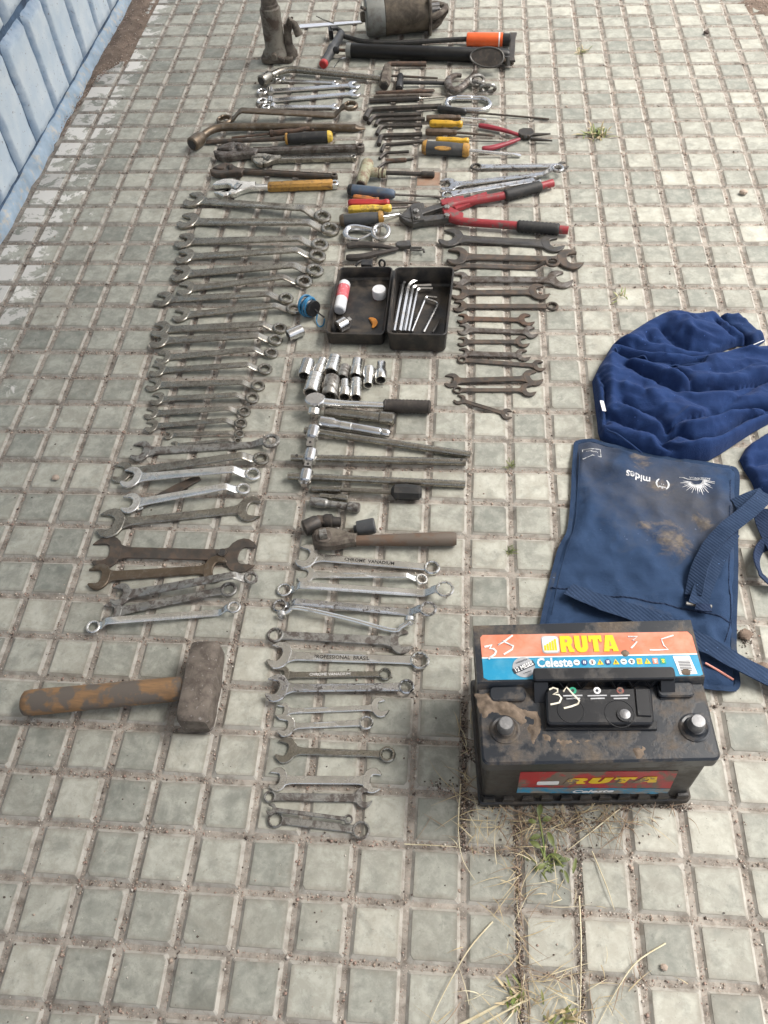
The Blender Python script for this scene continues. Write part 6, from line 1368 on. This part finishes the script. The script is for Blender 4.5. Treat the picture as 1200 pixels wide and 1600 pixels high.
for u, v in ((789, 1140), (1085, 1137)):
    p = bl(u, v, ZL); mb = MB(); mb.M = BO @ Matrix.Translation((p.x, p.y, 0)) @ Matrix.Rotation(-math.pi / 2, 4, 'Y')
    mb.lathe([(ZL - .001, .0175), (ZL + .0012, .0172), (ZL + .0022, .0150), (ZL + .0016, .0125), (ZL + .003, .0112), (ZL + .006, .0105)], 26); mb.build('terminal_collar', 'battery_lid', bt)
    mb = MB(); mb.M = BO @ Matrix.Translation((p.x, p.y, 0)) @ Matrix.Rotation(-math.pi / 2, 4, 'Y'); mb.lathe([(ZL + .004, .0096), (ZL + .018, .0084), (ZL + .0195, .0074), (ZL + .0197, .003)], 24); mb.build('terminal_post', 'lead', bt)
for s_ in (-1, 1):                                         # moulded shoulder between deck and terminal
    x0 = s_ * .112; mb = MB(); mb.M = BO; mb.rbox(min(x0, x0 - s_ * .030) - .006, max(x0, x0 - s_ * .030) + .006, y1 - .022, y1 - .004, ZL - .001, ZL + .006, .006, .0015); mb.build('shoulder', 'battery_lid', bt)
# front sticker
def fpoly(name, pts, mat, par, y=-.0, th=.0006):
    Q = [bf(u, v, .006) for u, v in pts]; mb = MB(); mb.M = BO @ Matrix.Translation((0, .006 + y, 0)) @ Matrix.Rotation(R_(90), 4, 'X'); mb.extr([(p.x, p.z) for p in Q], 0.0001, th, .0001); return mb.build(name, mat, par, 0)
fs_ = fpoly('front_sticker', [(813, 1206), (1060, 1204), (1047, 1231), (809, 1229)], 'label_red', bt)
fpoly('front_sticker_stripe', [(809, 1230), (1047, 1232), (1042, 1240), (807, 1238)], 'label_blue_dirty', bt)
a_, b2 = bf(880, 1219, .006), bf(1026, 1217, .006)
mb, mbh = MB(), MB(); Mx = BO @ Matrix.Translation(((a_.x + b2.x) / 2, .006 - .0009, (a_.z + b2.z) / 2)) @ Matrix.Rotation(R_(90), 4, 'X')
ruta(mb, mbh, Mx, (b2.x - a_.x) * .98, .0185, .12, .25); mb.build('front_brand_lettering', 'label_yellow_worn', fs_, 0); mbh.build('front_letter_counter', 'label_red', fs_, 0)
mb = MB(); p = bf(856, 1222, .006); mb.M = BO @ Matrix.Translation((p.x, .006 - .0009, p.z)) @ Matrix.Rotation(R_(90), 4, 'X'); mb.rbox(-.013, .013, -.006, .005, 0, .0004, .002, .0001); mb.build('front_emblem', 'label_white', fs_, 0)
p = bf(925, 1235, .006); mb = MB(); put_text(mb, 'Celeste', .01, BO @ Matrix.Translation((p.x, .006 - .0012, p.z)) @ Matrix.Rotation(R_(90), 4, 'X'), .050, .0004, .25, sy=.8); mb.build('front_type_lettering', 'label_white', fs_, 0)
# caked mud on the lid
def mud(name, pts, h, seed, par):
    Q = [bl(u, v, ZL).xy for u, v in pts]; mb = MB(); mb.M = BO
    mesh_patch(mb, [tuple(p) for p in Q], lambda x, y, d: ZL - .0006 + min(1, d / .008) * h * (.6 + 1.0 * noise.noise((x * 70, y * 70, seed)) + .5 * noise.noise((x * 190, y * 190, seed))) + .0010 * noise.noise((x * 420, y * 420, seed)), .0026, jag=.011, seed=seed)
    return mb.build(name, 'dry_mud', par, 80)
mud('mud_cake', [(752, 1080), (785, 1082), (812, 1100), (838, 1118), (850, 1150), (835, 1168), (822, 1150), (810, 1120), (790, 1112), (770, 1118), (757, 1128), (748, 1105)], .0060, 3, lid)
mud('mud_cake', [(850, 1150), (900, 1153), (930, 1152), (925, 1164), (880, 1170), (848, 1166)], .0022, 5, lid)
mud('mud_cake', [(978, 1166), (1005, 1164), (1008, 1178), (985, 1180)], .0050, 11, lid)
for u, v, w_, h_, z in ((977, 1021, 7, 5, ZD + .0006), (1073, 1051, 7, 5, ZD + .001)):
    p = bl(u, v, z); mb = MB(); mb.M = BO; q2 = random.Random(u)
    mesh_patch(mb, [(p.x + .0055 * math.cos(a) * q2.uniform(.7, 1.2), p.y + .0045 * math.sin(a) * q2.uniform(.7, 1.2)) for a in [2 * math.pi * k / 9 for k in range(9)]], lambda x, y, d: z + min(1, d / .002) * .0015, .002); mb.build('mud_speck', 'dry_mud', lab, 60)
# ================================================================== CLOTH: BAG AND SWEATSHIRT
def segd(px, py, pl):
    best = 9e9
    for (ax_, ay), (bx, by) in zip(pl[:-1], pl[1:]):
        dx, dy = bx - ax_, by - ay; k = ((px - ax_) * dx + (py - ay) * dy) / (dx * dx + dy * dy + 1e-12); k = max(0, min(1, k))
        d = math.hypot(px - ax_ - k * dx, py - ay - k * dy)
        if d < best: best = d
    return best
def gpl(pts, z=.0, f=lambda p: p): return [tuple(G(*f(p), z).xy) for p in pts]
# ---- canvas bag
BAGO = [(898, 692), (915, 690), (960, 700), (1010, 713), (1060, 722), (1110, 728), (1142, 733), (1152, 742), (1153, 800), (1151, 860), (1150, 930), (1148, 1000), (1150, 1045), (1150, 1082), (1098, 1078), (1040, 1078), (960, 1076), (880, 1072), (832, 1060), (838, 1010), (848, 960), (860, 905), (872, 862), (886, 832), (892, 780), (895, 730)]
bagpoly = gpl(BAGO)
BAGF = [([(905, 735), (925, 775), (915, 820), (900, 850)], .011, .006), ([(930, 800), (985, 845), (1040, 920)], .020, .004), ([(1085, 800), (1095, 870), (1075, 930)], .016, -.004), ([(880, 880), (905, 900), (940, 905)], .010, -.004), ([(1120, 760), (1128, 860), (1126, 960)], .010, .004), ([(900, 920), (960, 950), (1060, 960), (1140, 985)], .010, .004), ([(1105, 985), (1120, 1010), (1140, 1020)], .007, .006), ([(960, 760), (1000, 790), (1060, 800)], .022, -.003), ([(915, 715), (940, 730), (990, 735)], .014, .004)]
BAGF = [(gpl(a, .01), w, h) for a, w, h in BAGF]
def bagz(x, y, d=None):
    z = .0065 + .005 * noise.noise((x * 11, y * 11, 3)) + .0035 * noise.noise((x * 30, y * 30, 5)) + .0012 * noise.noise((x * 75, y * 75, 8))
    for pl, w, h in BAGF: z += h * math.exp(-(segd(x, y, pl) / w) ** 2) if h > 0 else h * math.exp(-segd(x, y, pl) / w)
    rg = 1 - abs(noise.noise((x * 13 + y * 5, y * 8, 11))) * 3.2
    r2 = 1 - abs(noise.noise((x * 22 - y * 9, y * 26, 31))) * 3.0
    if r2 > 0: z += .0035 * r2 ** 1.5
    if rg > 0: z += .011 * rg ** 1.5 * max(0, .40 + noise.noise((x * 6, y * 6, 14)))
    if d is not None: z = .0022 + (z - .0022) * min(1, d / .010)
    return max(z, .0015)
t = thing('canvas_bag', 'flat dark blue canvas shoulder bag with white printing and dried mud', 'bag', G(1000, 880))
mb = MB(); mesh_patch(mb, bagpoly, bagz, .0060); mb.build('panel', 'bag_canvas', t, 85)
edge = [Vector((p[0] + .0012 * noise.noise((p[0] * 60, p[1] * 60, 1)), p[1], .0034)) for p in bagpoly]
def rib(pts, w, t_=.0016, zf=None, n=6, tilt=None):
    sp = smoothpath(pts, n); rings = []
    for i, p in enumerate(sp):
        a = sp[max(i - 1, 0)]; b_ = sp[min(i + 1, len(sp) - 1)]; d = (b_ - a).normalized(); s_ = Vector((d.y, -d.x, 0)).normalized(); up = s_.cross(d).normalized()
        if up.z < 0: up = -up
        tl = tilt[min(len(tilt) - 1, int(i / n))] if tilt else 0
        s2 = s_ * math.cos(tl) + up * math.sin(tl); u2 = up * math.cos(tl) - s_ * math.sin(tl)
        rings.append([p + s2 * w / 2, p + s2 * w / 2 + u2 * t_, p - s2 * w / 2 + u2 * t_, p - s2 * w / 2])
    mb = MB(); mb.loft(rings); return mb
for nm, pl in (('bound_edge', edge[18:] + edge[:1]), ('bound_edge', edge[6:15]), ('top_edge', edge[:7])):
    pl = smoothpath(pl, 5); cx, cy = G(1000, 880).xy; pl = [Vector((p.x + (cx - p.x) * .022, p.y + (cy - p.y) * .014, 0)) for p in pl]
    mb = rib([Vector((p.x, p.y, bagz(p.x, p.y, .005) + .0003)) for p in pl], .0075, .0009, n=2); mb.build(nm, 'bag_edge', t, 50)
seam = [G(u, v, .01) for u, v in ((862, 916), (890, 919), (940, 928), (1000, 938), (1060, 948), (1100, 956), (1143, 972))]
mb = MB(); mb.tube([Vector((p.x, p.y, bagz(p.x, p.y) + .0004)) for p in smoothpath(seam, 6)], .0014, 6); mb.build('pocket_hem', 'webbing_dark', t, 60)
st = [G(u, v, .01) for u, v in ((1141, 750), (1140, 830), (1138, 900), (1143, 960), (1134, 1000))]
mb = MB(); mb.tube([Vector((p.x, p.y, bagz(p.x, p.y) + .0001)) for p in smoothpath(st, 6)], .0007, 6); mb.build('side_seam', 'webbing_dark', t, 60)
st = [G(u, v, .01) for u, v in ((905, 705), (903, 760), (898, 820), (884, 862), (874, 900), (862, 960))]
mb = MB(); mb.tube([Vector((p.x, p.y, bagz(p.x, p.y) + .0001)) for p in smoothpath(st, 6)], .0006, 6); mb.build('side_seam', 'bag_edge', t, 60)
zt = lambda x, y: bagz(x, y) + .0009
def bmat(u, v, rot): p = G(u, v, .011); return Matrix.Translation((p.x, p.y, 0)) @ Matrix.Rotation(R_(rot), 4, 'Z')
mb = MB(); put_text(mb, 'mides', .03, bmat(997, 746, 173), .039, .0005, zf=zt, sy=1.1); mb.build('print_lettering', 'print_white', t, 0)
mb = MB(); put_text(mb, '(  )', .03, bmat(1036, 755, 170), .022, .0006, zf=zt); put_text(mb, '*', .03, bmat(1036, 753.5, 170), .011, .0010, zf=zt); mb.build('print_emblem', 'print_white', t, 0)
mb = MB(); c = G(1090, 757, .011)
for k in range(19):                                        # printed half sun, rays towards the near side
    a = R_(174 + 180 * k / 18); r0, r1 = .009, (.026 if k % 2 else .021); w_ = .0011
    d = Vector((math.cos(a), math.sin(a))); s_ = Vector((-d.y, d.x)); o_ = Vector((c.x, c.y + .006))
    q4 = [o_ + d * r0 + s_ * w_, o_ + d * r0 - s_ * w_, o_ + d * r1 - s_ * w_ * .2, o_ + d * r1 + s_ * w_ * .2]; mb.add([(p.x, p.y, zt(p.x, p.y)) for p in q4], [(0, 1, 2, 3)])
pts = [Vector((c.x + .008 * math.cos(a), c.y + .006 + .008 * math.sin(a), 0)) for a in [R_(174 + 180 * k / 12) for k in range(13)]]
mb.tube([Vector((p.x, p.y, zt(p.x, p.y))) for p in pts], .0006, 5)
a, b_ = G(1062, 744, .011), G(1116, 756, .011); mb.tube([Vector((p.x, p.y, zt(p.x, p.y))) for p in (a.lerp(b_, k / 8) for k in range(9))], .0006, 5)
mb.build('printed_sun', 'print_white', t, 0)
mb = MB(); put_text(mb, 'PRESIDENCIA', .02, bmat(1093, 748, 166), .030, .0001, zf=zt); mb.build('print_lettering', 'print_white', t, 0)
mb = MB(); q4 = [G(u, v, .011) for u, v in ((910, 703), (923, 706), (937.5, 703.5), (938, 719), (924, 718), (910, 722))]
mb.tube([Vector((p.x, p.y, zt(p.x, p.y))) for p in q4], .0007, 5, closed=True); put_text(mb, 'conecta', .02, bmat(924, 711, 172), .019, .0002, zf=zt); mb.build('print_emblem', 'print_white', t, 0)
def stain(pts, seed, step=.004, jag=.012):
    mb = MB(); mesh_patch(mb, gpl(pts, .01), lambda x, y, d: bagz(x, y) + .0002 + .0007 * min(1, d / .006) + .0007 * noise.noise((x * 160, y * 160, seed)), step, jag=jag, seed=seed); return mb.build('mud_patch', 'mud_stain', t, 80)
# buckle and straps
mb = rib([G(u, v, z) for u, v, z in ((1090, 946, .020), (1100, 915, .022), (1118, 875, .024), (1136, 842, .028), (1142, 832, .026))], .026, .0018); mb.build('strap', 'webbing', t, 40)
mb = rib([G(u, v, z) for u, v, z in ((1084, 930, .019), (1093, 890, .026), (1110, 855, .030), (1134, 828, .034), (1165, 803, .034), (1188, 782, .030), (1196, 772, .022))], .025, .0018, tilt=[.5, .5, .3, .1, 0, 0]); mb.build('strap', 'webbing', t, 40)
mb = rib([G(u, v, z) for u, v, z in ((1148, 790, .012), (1160, 785, .016), (1176, 778, .020), (1194, 772, .020))], .024, .0018); mb.build('strap', 'webbing', t, 40)
mb = rib([G(u, v, z) for u, v, z in ((1190, 795, .018), (1192, 815, .010), (1205, 845, .006), (1225, 880, .004))], .024, .0018); mb.build('strap', 'webbing_dark', t, 40)
mb = rib([G(u, v, z) for u, v, z in ((1210, 845, .004), (1188, 855, .005), (1181, 875, .010), (1190, 900, .012), (1212, 920, .008))], .020, .0018, tilt=[.7, .9, .9, .7]); mb.build('strap', 'webbing_dark', t, 40)
mb = rib([G(u, v, z) for u, v, z in ((1087, 948, .020), (1098, 950, .022), (1110, 951, .020))], .012, .0025); mb.build('strap_keeper', 'webbing_dark', t, 40)
mb = MB(); mb.tube([G(1072, 943, .018), G(1112, 948, .018)], .0028, 8); mb.build('buckle_bar', 'dirty', t)
mb = rib([G(u, v, z) for u, v, z in ((888, 921, .015), (905, 928, .018), (940, 942, .020), (990, 958, .020), (1040, 976, .020), (1080, 998, .022), (1108, 1010, .024), (1150, 1034, .024), (1185, 1052, .016), (1230, 1074, .008))], .028, .0018, tilt=[.25, .2, .1, 0, 0, 0, .1, .2, .2]); mb.build('strap', 'webbing', t, 40)
mb = MB(); mb.tube(smoothpath([G(1102, 1036, .018), G(1120, 1046, .016), G(1146, 1062, .012)], 5), .0016, 6); mb.build('pink_piping', 'pink_trim', t)

# ---- sweatshirt
C = lambda p: (920 + p[0] / 4.2857, 490 + p[1] / 4.2857)
def creases(lst): return [(gpl(a, .02, C), w, h) for a, w, h in lst]
VF = creases([
    ([(200, 265), (330, 300), (450, 325), (600, 335), (760, 312)], .008, -.013),
    ([(250, 335), (360, 400), (480, 460), (600, 515), (760, 510), (1000, 500), (1200, 450)], .010, -.012),
    ([(230, 590), (330, 650), (450, 690), (520, 760)], .010, -.010),
    ([(530, 780), (640, 720), (800, 690), (950, 650), (1100, 632), (1250, 640)], .007, -.012),
    ([(510, 825), (600, 805), (700, 850), (850, 835), (950, 760), (1050, 690), (1190, 662), (1290, 670)], .008, -.014),
    ([(120, 790), (250, 850), (350, 940)], .006, -.008),
    ([(490, 865), (560, 910), (610, 965)], .014, -.013),
    ([(60, 400), (110, 520), (108, 640), (118, 740)], .006, -.009),
    ([(150, 700), (300, 770), (450, 812), (500, 832)], .009, -.010),
    ([(555, 335), (650, 430), (690, 500)], .009, -.009),
    ([(700, 390), (820, 400), (940, 400), (1060, 370)], .010, -.006),
    ([(830, 660), (900, 640), (1000, 560), (1130, 480)], .012, -.006),
    ([(360, 460), (370, 560)], .014, -.005), ([(560, 540), (700, 600), (800, 640)], .016, -.005),
    # ridges
    ([(300, 330), (430, 390), (540, 430), (640, 480)], .012, .010), ([(700, 460), (860, 470), (1050, 460), (1200, 400)], .016, .008),
    ([(560, 760), (660, 690), (760, 690)], .010, .010), ([(640, 780), (760, 770), (900, 700), (1060, 660), (1250, 655)], .009, .009),
    ([(250, 520), (400, 560), (520, 650)], .018, .008), ([(200, 640), (330, 720), (460, 770)], .012, .008),
    ([(420, 870), (440, 930)], .012, .008), ([(660, 900), (850, 890), (1000, 820)], .020, .008), ([(160, 300), (140, 450), (150, 640)], .012, .006)])
SF = creases([([(390, 160), (420, 190), (450, 190)], .010, -.009), ([(490, 110), (560, 170), (680, 225), (800, 232)], .014, -.013), ([(640, 60), (680, 150), (800, 180)], .012, .007), ([(850, 50), (920, 120), (1000, 155)], .006, -.008),
              ([(820, 190), (940, 205), (1040, 215)], .009, -.006), ([(560, 250), (640, 285), (700, 290)], .012, -.006), ([(300, 210), (340, 260)], .012, -.006), ([(560, 40), (600, 100), (680, 150)], .014, .007), ([(230, 220), (330, 170), (450, 130)], .016, .006)])
def clothz(F_, H, w, seed):
    def f(x, y, d):
        k = min(1, d / w); base = H * math.sqrt(max(0, 1 - (1 - k) ** 2))
        z = base + k * (.004 * noise.noise((x * 16, y * 16, seed)) + .0012 * noise.noise((x * 70, y * 70, seed)))
        for fx, fy, am in ((7, 22, .007), (15, 34, .0030), (42, 70, .0012)):     # small folds running across the cloth
            wx, wy = x + .02 * noise.noise((x * 20, y * 20, seed + 3)), y + .02 * noise.noise((x * 20, y * 20, seed + 6))
            rg = 1 - abs(noise.noise((wx * fx, wy * fy, seed + fx))) * 3.0
            if rg > 0: z += k * am * rg ** 1.5
        for pl, wd, h in F_:
            dd = segd(x, y, pl)
            if dd < .05: z += k * h * (1.8 * math.exp(-dd / (wd * .7)) if h < 0 else 1.1 * math.exp(-(dd / (wd * .7)) ** 2))
        return max(.0012, z)
    return f
t = thing('sweatshirt', 'crumpled royal blue sweatshirt lying beside the canvas bag', 'sweatshirt', G(1080, 620))
BODY = [(140, 245), (95, 330), (55, 390), (20, 460), (30, 540), (40, 620), (55, 740), (60, 800), (75, 850), (140, 880), (200, 905), (280, 930), (350, 950), (480, 980), (620, 1002), (720, 1004), (800, 990), (880, 945), (1000, 865), (1100, 800), (1200, 745), (1300, 690), (1400, 640), (1420, 300), (1290, 255), (1180, 258), (1080, 265), (940, 290), (800, 316), (680, 330), (520, 318), (400, 310), (300, 290), (200, 258)]
mb = MB(); mesh_patch(mb, gpl(BODY, .0, C), clothz(VF, .026, .014, 4), .0033); mb.build('body', 'sweat_blue', t, 85)
SLV = [(135, 250), (180, 215), (250, 170), (380, 90), (450, 55), (520, 28), (600, 25), (700, 35), (810, 26), (850, 45), (900, 90), (960, 140), (1030, 180), (1045, 225), (1000, 222), (940, 238), (870, 272), (800, 305), (720, 332), (640, 345), (520, 340), (400, 330), (300, 308), (200, 275)]
mb = MB(); mesh_patch(mb, gpl(SLV, .0, C), lambda x, y, d, f=clothz(SF, .022, .016, 9): f(x, y, d) + .004 * min(1, d / .02), .0038); mb.build('sleeve', 'sweat_blue', t, 85)
CUF = [(846, 48), (900, 32), (1000, 16), (1060, 80), (1110, 120), (1180, 188), (1100, 246), (1065, 240), (1030, 200), (1000, 155), (930, 130), (880, 90)]
mb = MB(); mesh_patch(mb, gpl(CUF, .0, C), clothz([], .015, .010, 12), .0045); mb.build('cuff', 'sweat_rib', t, 85)
CL = [(55, 395), (20, 460), (30, 540), (42, 640), (62, 790), (80, 840), (112, 770), (122, 740), (112, 640), (114, 545), (90, 470)]
mb = MB(); mesh_patch(mb, gpl(CL, .0, C), clothz([], .022, .014, 15), .0045); mb.build('collar', 'sweat_rib', t, 85)
LSL = [(1050, 905), (1120, 860), (1210, 800), (1330, 740), (1420, 760), (1420, 1220), (1330, 1230), (1200, 1215), (1115, 1205), (1085, 1130), (1040, 1060), (1005, 985)]
mb = MB(); mesh_patch(mb, gpl(LSL, .0, C), clothz(creases([([(1010, 990), (1120, 985), (1300, 930)], .016, -.012), ([(1060, 1120), (1150, 1120), (1300, 1090)], .008, -.006), ([(1100, 900), (1200, 880), (1320, 820)], .02, -.01)]), .024, .018, 21), .0045); mb.build('lower_sleeve', 'sweat_blue', t, 85)
def zline(pts, r_, mat, name, z0, f):
    mb = MB(); sp = smoothpath([G(*C(p), z0) for p in pts], 6); mb.tube([Vector((p.x, p.y, f(p.x, p.y) )) for p in sp], r_, 6); return mb.build(name, mat, t, 60)
fb = clothz(VF, .026, .014, 4)
zline([(170, 262), (260, 292), (360, 300), (420, 325), (560, 335), (680, 338), (790, 312)], .0018, 'sweat_rib', 'shoulder_seam', .018, lambda x, y: fb(x, y, .018) + .005)
zline([(118, 775), (190, 830), (270, 880), (350, 935)], .0016, 'sweat_rib', 'shoulder_seam', .026, lambda x, y: fb(x, y, .03) + .0035)
mb = rib([G(*C((1085, 218)), .019), G(*C((1130, 198)), .020), G(*C((1172, 180)), .018)], .0016, .0008); mb.build('frayed_thread', 'print_white', t, 0)
p = G(*C((95, 615)), .030); mb = MB(); mb.M = Matrix.Translation((p.x, p.y, .0285)) @ Matrix.Rotation(R_(6), 4, 'Z') @ Matrix.Rotation(R_(14), 4, 'Y'); mb.rbox(-.0034, .0034, -.012, .012, 0, .0009, .001, .0002); lb = mb.build('care_label', 'label_white', t)
mb = MB(); mb.M = Matrix.Translation((p.x, p.y, .0295)) @ Matrix.Rotation(R_(6), 4, 'Z') @ Matrix.Rotation(R_(14), 4, 'Y')
for k in range(5): mb.box(-.0018, .0018, -.009 + k * .004, -.0078 + k * .004, 0, .0002, .00003)
mb.build('care_print', 'label_grey', lb, 0)

# ================================================================== WEEDS AND STRAW
def blade(mb, p, d, L, w, rise, bend, q, n=5):
    """one grass blade or straw: narrow double-tapered strip"""
    d = Vector((math.cos(d), math.sin(d), 0)); s_ = Vector((-d.y, d.x, 0)); V = []; cv = q.uniform(-1, 1) * bend
    for i in range(n + 1):
        k = i / n; ww = w * (1 - k * .85) * (.5 + .5 * min(1, k * 4)); c = Vector(p) + d * (L * k) + s_ * (cv * L * k * k) + Vector((0, 0, rise * math.sin(math.pi * min(1, k * .9)) if rise else 0))
        V += [c - s_ * ww + Vector((0, 0, .0003)), c + s_ * ww + Vector((0, 0, .0003)), c + Vector((0, 0, ww * .9))]
    F_ = []
    for i in range(n):
        a, b_ = i * 3, i * 3 + 3; F_ += [(a, a + 2, b_ + 2, b_), (a + 2, a + 1, b_ + 1, b_ + 2)]
    mb.add(V, F_)
q = random.Random(21)
mb = MB()
for i in range(420):                                       # straw in the joint in front of the battery and along the near edge
    r_ = q.random()
    if r_ < .45: u, v = q.gauss(880, 75), q.gauss(1283, 12)
    elif r_ < .60: u, v = q.gauss(835, 34), q.uniform(1290, 1560)
    elif r_ < .74: u, v = q.gauss(813, 5), q.uniform(1290, 1600)
    elif r_ < .88: u, v = q.gauss(850, 80), q.gauss(1575, 25)
    else: u, v = q.gauss(735, 12), q.uniform(1100, 1330)
    p = G(u, v); mb.cur = (2 if q.random() < .6 else 0) if r_ < .45 or .60 < r_ < .74 else (0 if q.random() < .5 else (1 if q.random() < .6 else 2))
    blade(mb, (p.x, p.y, .0008 + q.random() * .003), q.uniform(0, 6.28), q.uniform(.012, .055), q.uniform(.0004, .0009), q.uniform(0, .008), .35, q)
tag(mb.build('dry_straw', ['straw', 'straw_pale', 'straw_brown'], smooth=0), 'thin dry straw littering the joint in front of the battery', 'straw', kind='stuff')
def stalk(label, pts, w, mat='straw_pale', z=.004):
    t = thing('straw_stalk', label, 'straw', G(*pts[0]), 0, 'long loose straws near the battery')
    mb = MB(); sp = smoothpath([G(u, v, .0016 + z * math.sin(math.pi * i / max(1, len(pts) - 1))) for i, (u, v) in enumerate(pts)], 5); n = len(sp)
    mb.tube(sp, [w * (1 - .7 * k / n) for k in range(n)], 5); mb.build('stem', mat, t, 60)
stalk('long pale straw curving down from the near paving joint, left of the weeds', [(770, 1440), (735, 1480), (705, 1530), (680, 1580), (668, 1610)], .0011)
stalk('straight pale straw lying across the square right below the battery sticker', [(970, 1262), (930, 1295), (885, 1330)], .0012)
stalk('forked yellow straw on the square at lower right', [(1040, 1474), (995, 1503), (965, 1545), (935, 1600)], .0011)
stalk('thin straw standing between two squares at lower centre', [(905, 1400), (908, 1470), (907, 1560), (905, 1610)], .0011)
stalk('short straw on the square right of the weeds', [(925, 1330), (948, 1385), (960, 1422)], .0009)
stalk('fine pale straw along the joint left of the battery', [(720, 1225), (716, 1290), (722, 1340), (742, 1375)], .0010)
stalk('stray straw lying across a joint near the bottom ring wrench', [(632, 1319), (680, 1321), (722, 1324)], .0008)
stalk('thick pale straw at the bottom edge', [(700, 1612), (760, 1580), (812, 1552)], .0022)
stalk('second thick straw crossing at the bottom edge', [(735, 1612), (790, 1580), (830, 1560)], .0015)
# green weed beside the battery
t = thing('weed', 'small green weed with broad leaves growing in front of the battery', 'plant', G(850, 1320))
def leaf(mb, p, ang, L, w, tilt, q, n=6):
    d = Vector((math.cos(ang) * math.cos(tilt), math.sin(ang) * math.cos(tilt), math.sin(tilt))); s_ = Vector((-math.sin(ang), math.cos(ang), 0)); V, F_ = [], []
    for i in range(n + 1):
        k = i / n; ww = w * math.sin(math.pi * (k * .94 + .05)) ** .8; c = Vector(p) + d * (L * k) - Vector((0, 0, 1)) * (L * .35 * k * k); V += [c - s_ * ww + Vector((0, 0, ww * .35)), c, c + s_ * ww + Vector((0, 0, ww * .35))]
    for i in range(n): a, b_ = i * 3, i * 3 + 3; F_ += [(a, a + 1, b_ + 1, b_), (a + 1, a + 2, b_ + 2, b_ + 1)]
    mb.add(V, F_)
for (u, v, z, an, L, w) in ((842, 1275, .014, 80, .020, .0050), (848, 1282, .012, 20, .016, .0046), (838, 1285, .012, 170, .014, .0040), (856, 1300, .012, -70, .024, .0048), (846, 1305, .010, 200, .020, .0045), (860, 1335, .010, -20, .024, .0050), (852, 1350, .010, 215, .018, .0042), (845, 1325, .012, 150, .020, .0048), (872, 1345, .010, 10, .020, .0040), (882, 1360, .008, -75, .020, .0030), (895, 1365, .010, 75, .026, .0030)):
    mb = MB(); leaf(mb, G(u, v, z * .6), R_(an), L * .8, w * .75, R_(18), q); mb.build('leaf', 'leaf_green', t, 70)
mb = MB()
for pts in ([(852, 1345), (848, 1310), (842, 1275)], [(852, 1345), (862, 1335), (880, 1355)], [(852, 1345), (845, 1325)]):
    mb.tube(smoothpath([G(u, v, .002 + .004 * i) for i, (u, v) in enumerate(pts)], 4), .0012, 6)
mb.build('stem', 'grass_green', t, 60)
def tuft(label, u, v, n, L, mats, seed, sp=6):
    q = random.Random(seed); t = thing('grass_tuft', label, 'grass', G(u, v), 0, 'small tufts growing in the joints')
    mb = MB()
    for i in range(n):
        p = G(u + q.gauss(0, sp), v + q.gauss(0, sp * .5)); mb.cur = 0 if q.random() < .6 else 1
        leaf(mb, (p.x, p.y, -.002), q.uniform(0, 6.28), L * q.uniform(.5, 1.1), L * .045, R_(q.uniform(15, 70)), q, 4)
    mb.build('blades', mats, t, 70)
tuft('yellow-green tuft in the joint level with the red pliers', 933, 210, 60, .036, ['grass_green', 'straw'], 1, 7)
tuft('small green tuft in the joint level with the pump', 909, 81, 26, .026, ['grass_green', 'straw'], 2, 4)
tuft('pale sprouting tuft in the joint above the sweatshirt', 968, 465, 12, .028, ['grass_green', 'straw_pale'], 3, 4)
tuft('leafy green weed tuft in the joint below the battery weed', 862, 1352, 34, .026, ['leaf_green', 'grass_green'], 9, 12)
tuft('tiny bright weed in the joint right of the T-bars', 797, 726, 26, .014, ['leaf_green', 'grass_green'], 4, 3)
tuft('tiny bright weed in the joint right of the old ratchet', 797, 860, 28, .014, ['leaf_green', 'grass_green'], 5, 3)
tuft('green blades at the bottom edge beside the thick straws', 808, 1560, 26, .030, ['grass_green', 'straw'], 6, 10)
tuft('dry tuft with green blades at the bottom centre', 880, 1590, 30, .032, ['straw', 'grass_green'], 7, 16)
# a few stones one can pick out
for lab, u, v, r_, mt in (('round grey pebble on a square at lower right', 1037, 1512, .0042, 'grain_tan'), ('dark clod of earth right of the bag', 1163, 994, .0095, 'soil'), ('pale pebble on a square left of the wrenches', 88, 748, .0065, 'grain_tan'), ('dark stone on the far right paving', 1103, 53, .0075, 'grain_dark'), ('dark pebble right of the bolt cutter', 1161, 303, .0085, 'grain_tan'), ('brown clod at the right edge below the bag strap', 1190, 1045, .009, 'soil')):
    p = G(u, v); q2 = random.Random(u); rings = []
    for i in range(11):
        a = -math.pi / 2 + math.pi * i / 10; rings.append([(p.x + r_ * math.cos(a) * math.cos(b) * (1 + .25 * noise.noise((b * 2, a * 2, u)) + .30 * noise.noise((b * 7, a * 7, u))), p.y + .85 * r_ * math.cos(a) * math.sin(b) * (1 + .25 * noise.noise((b * 2, a * 2, u + 5)) + .30 * noise.noise((b * 7, a * 7, u))), .55 * r_ + .6 * r_ * math.sin(a)) for b in [2 * math.pi * k / 16 for k in range(16)]])
    mb = MB(); mb.loft(rings); tag(mb.build('pebble' if 'clod' not in lab else 'earth_clod', mt, smooth=0), lab, 'pebble' if 'clod' not in lab else 'earth', 'stray pebbles')
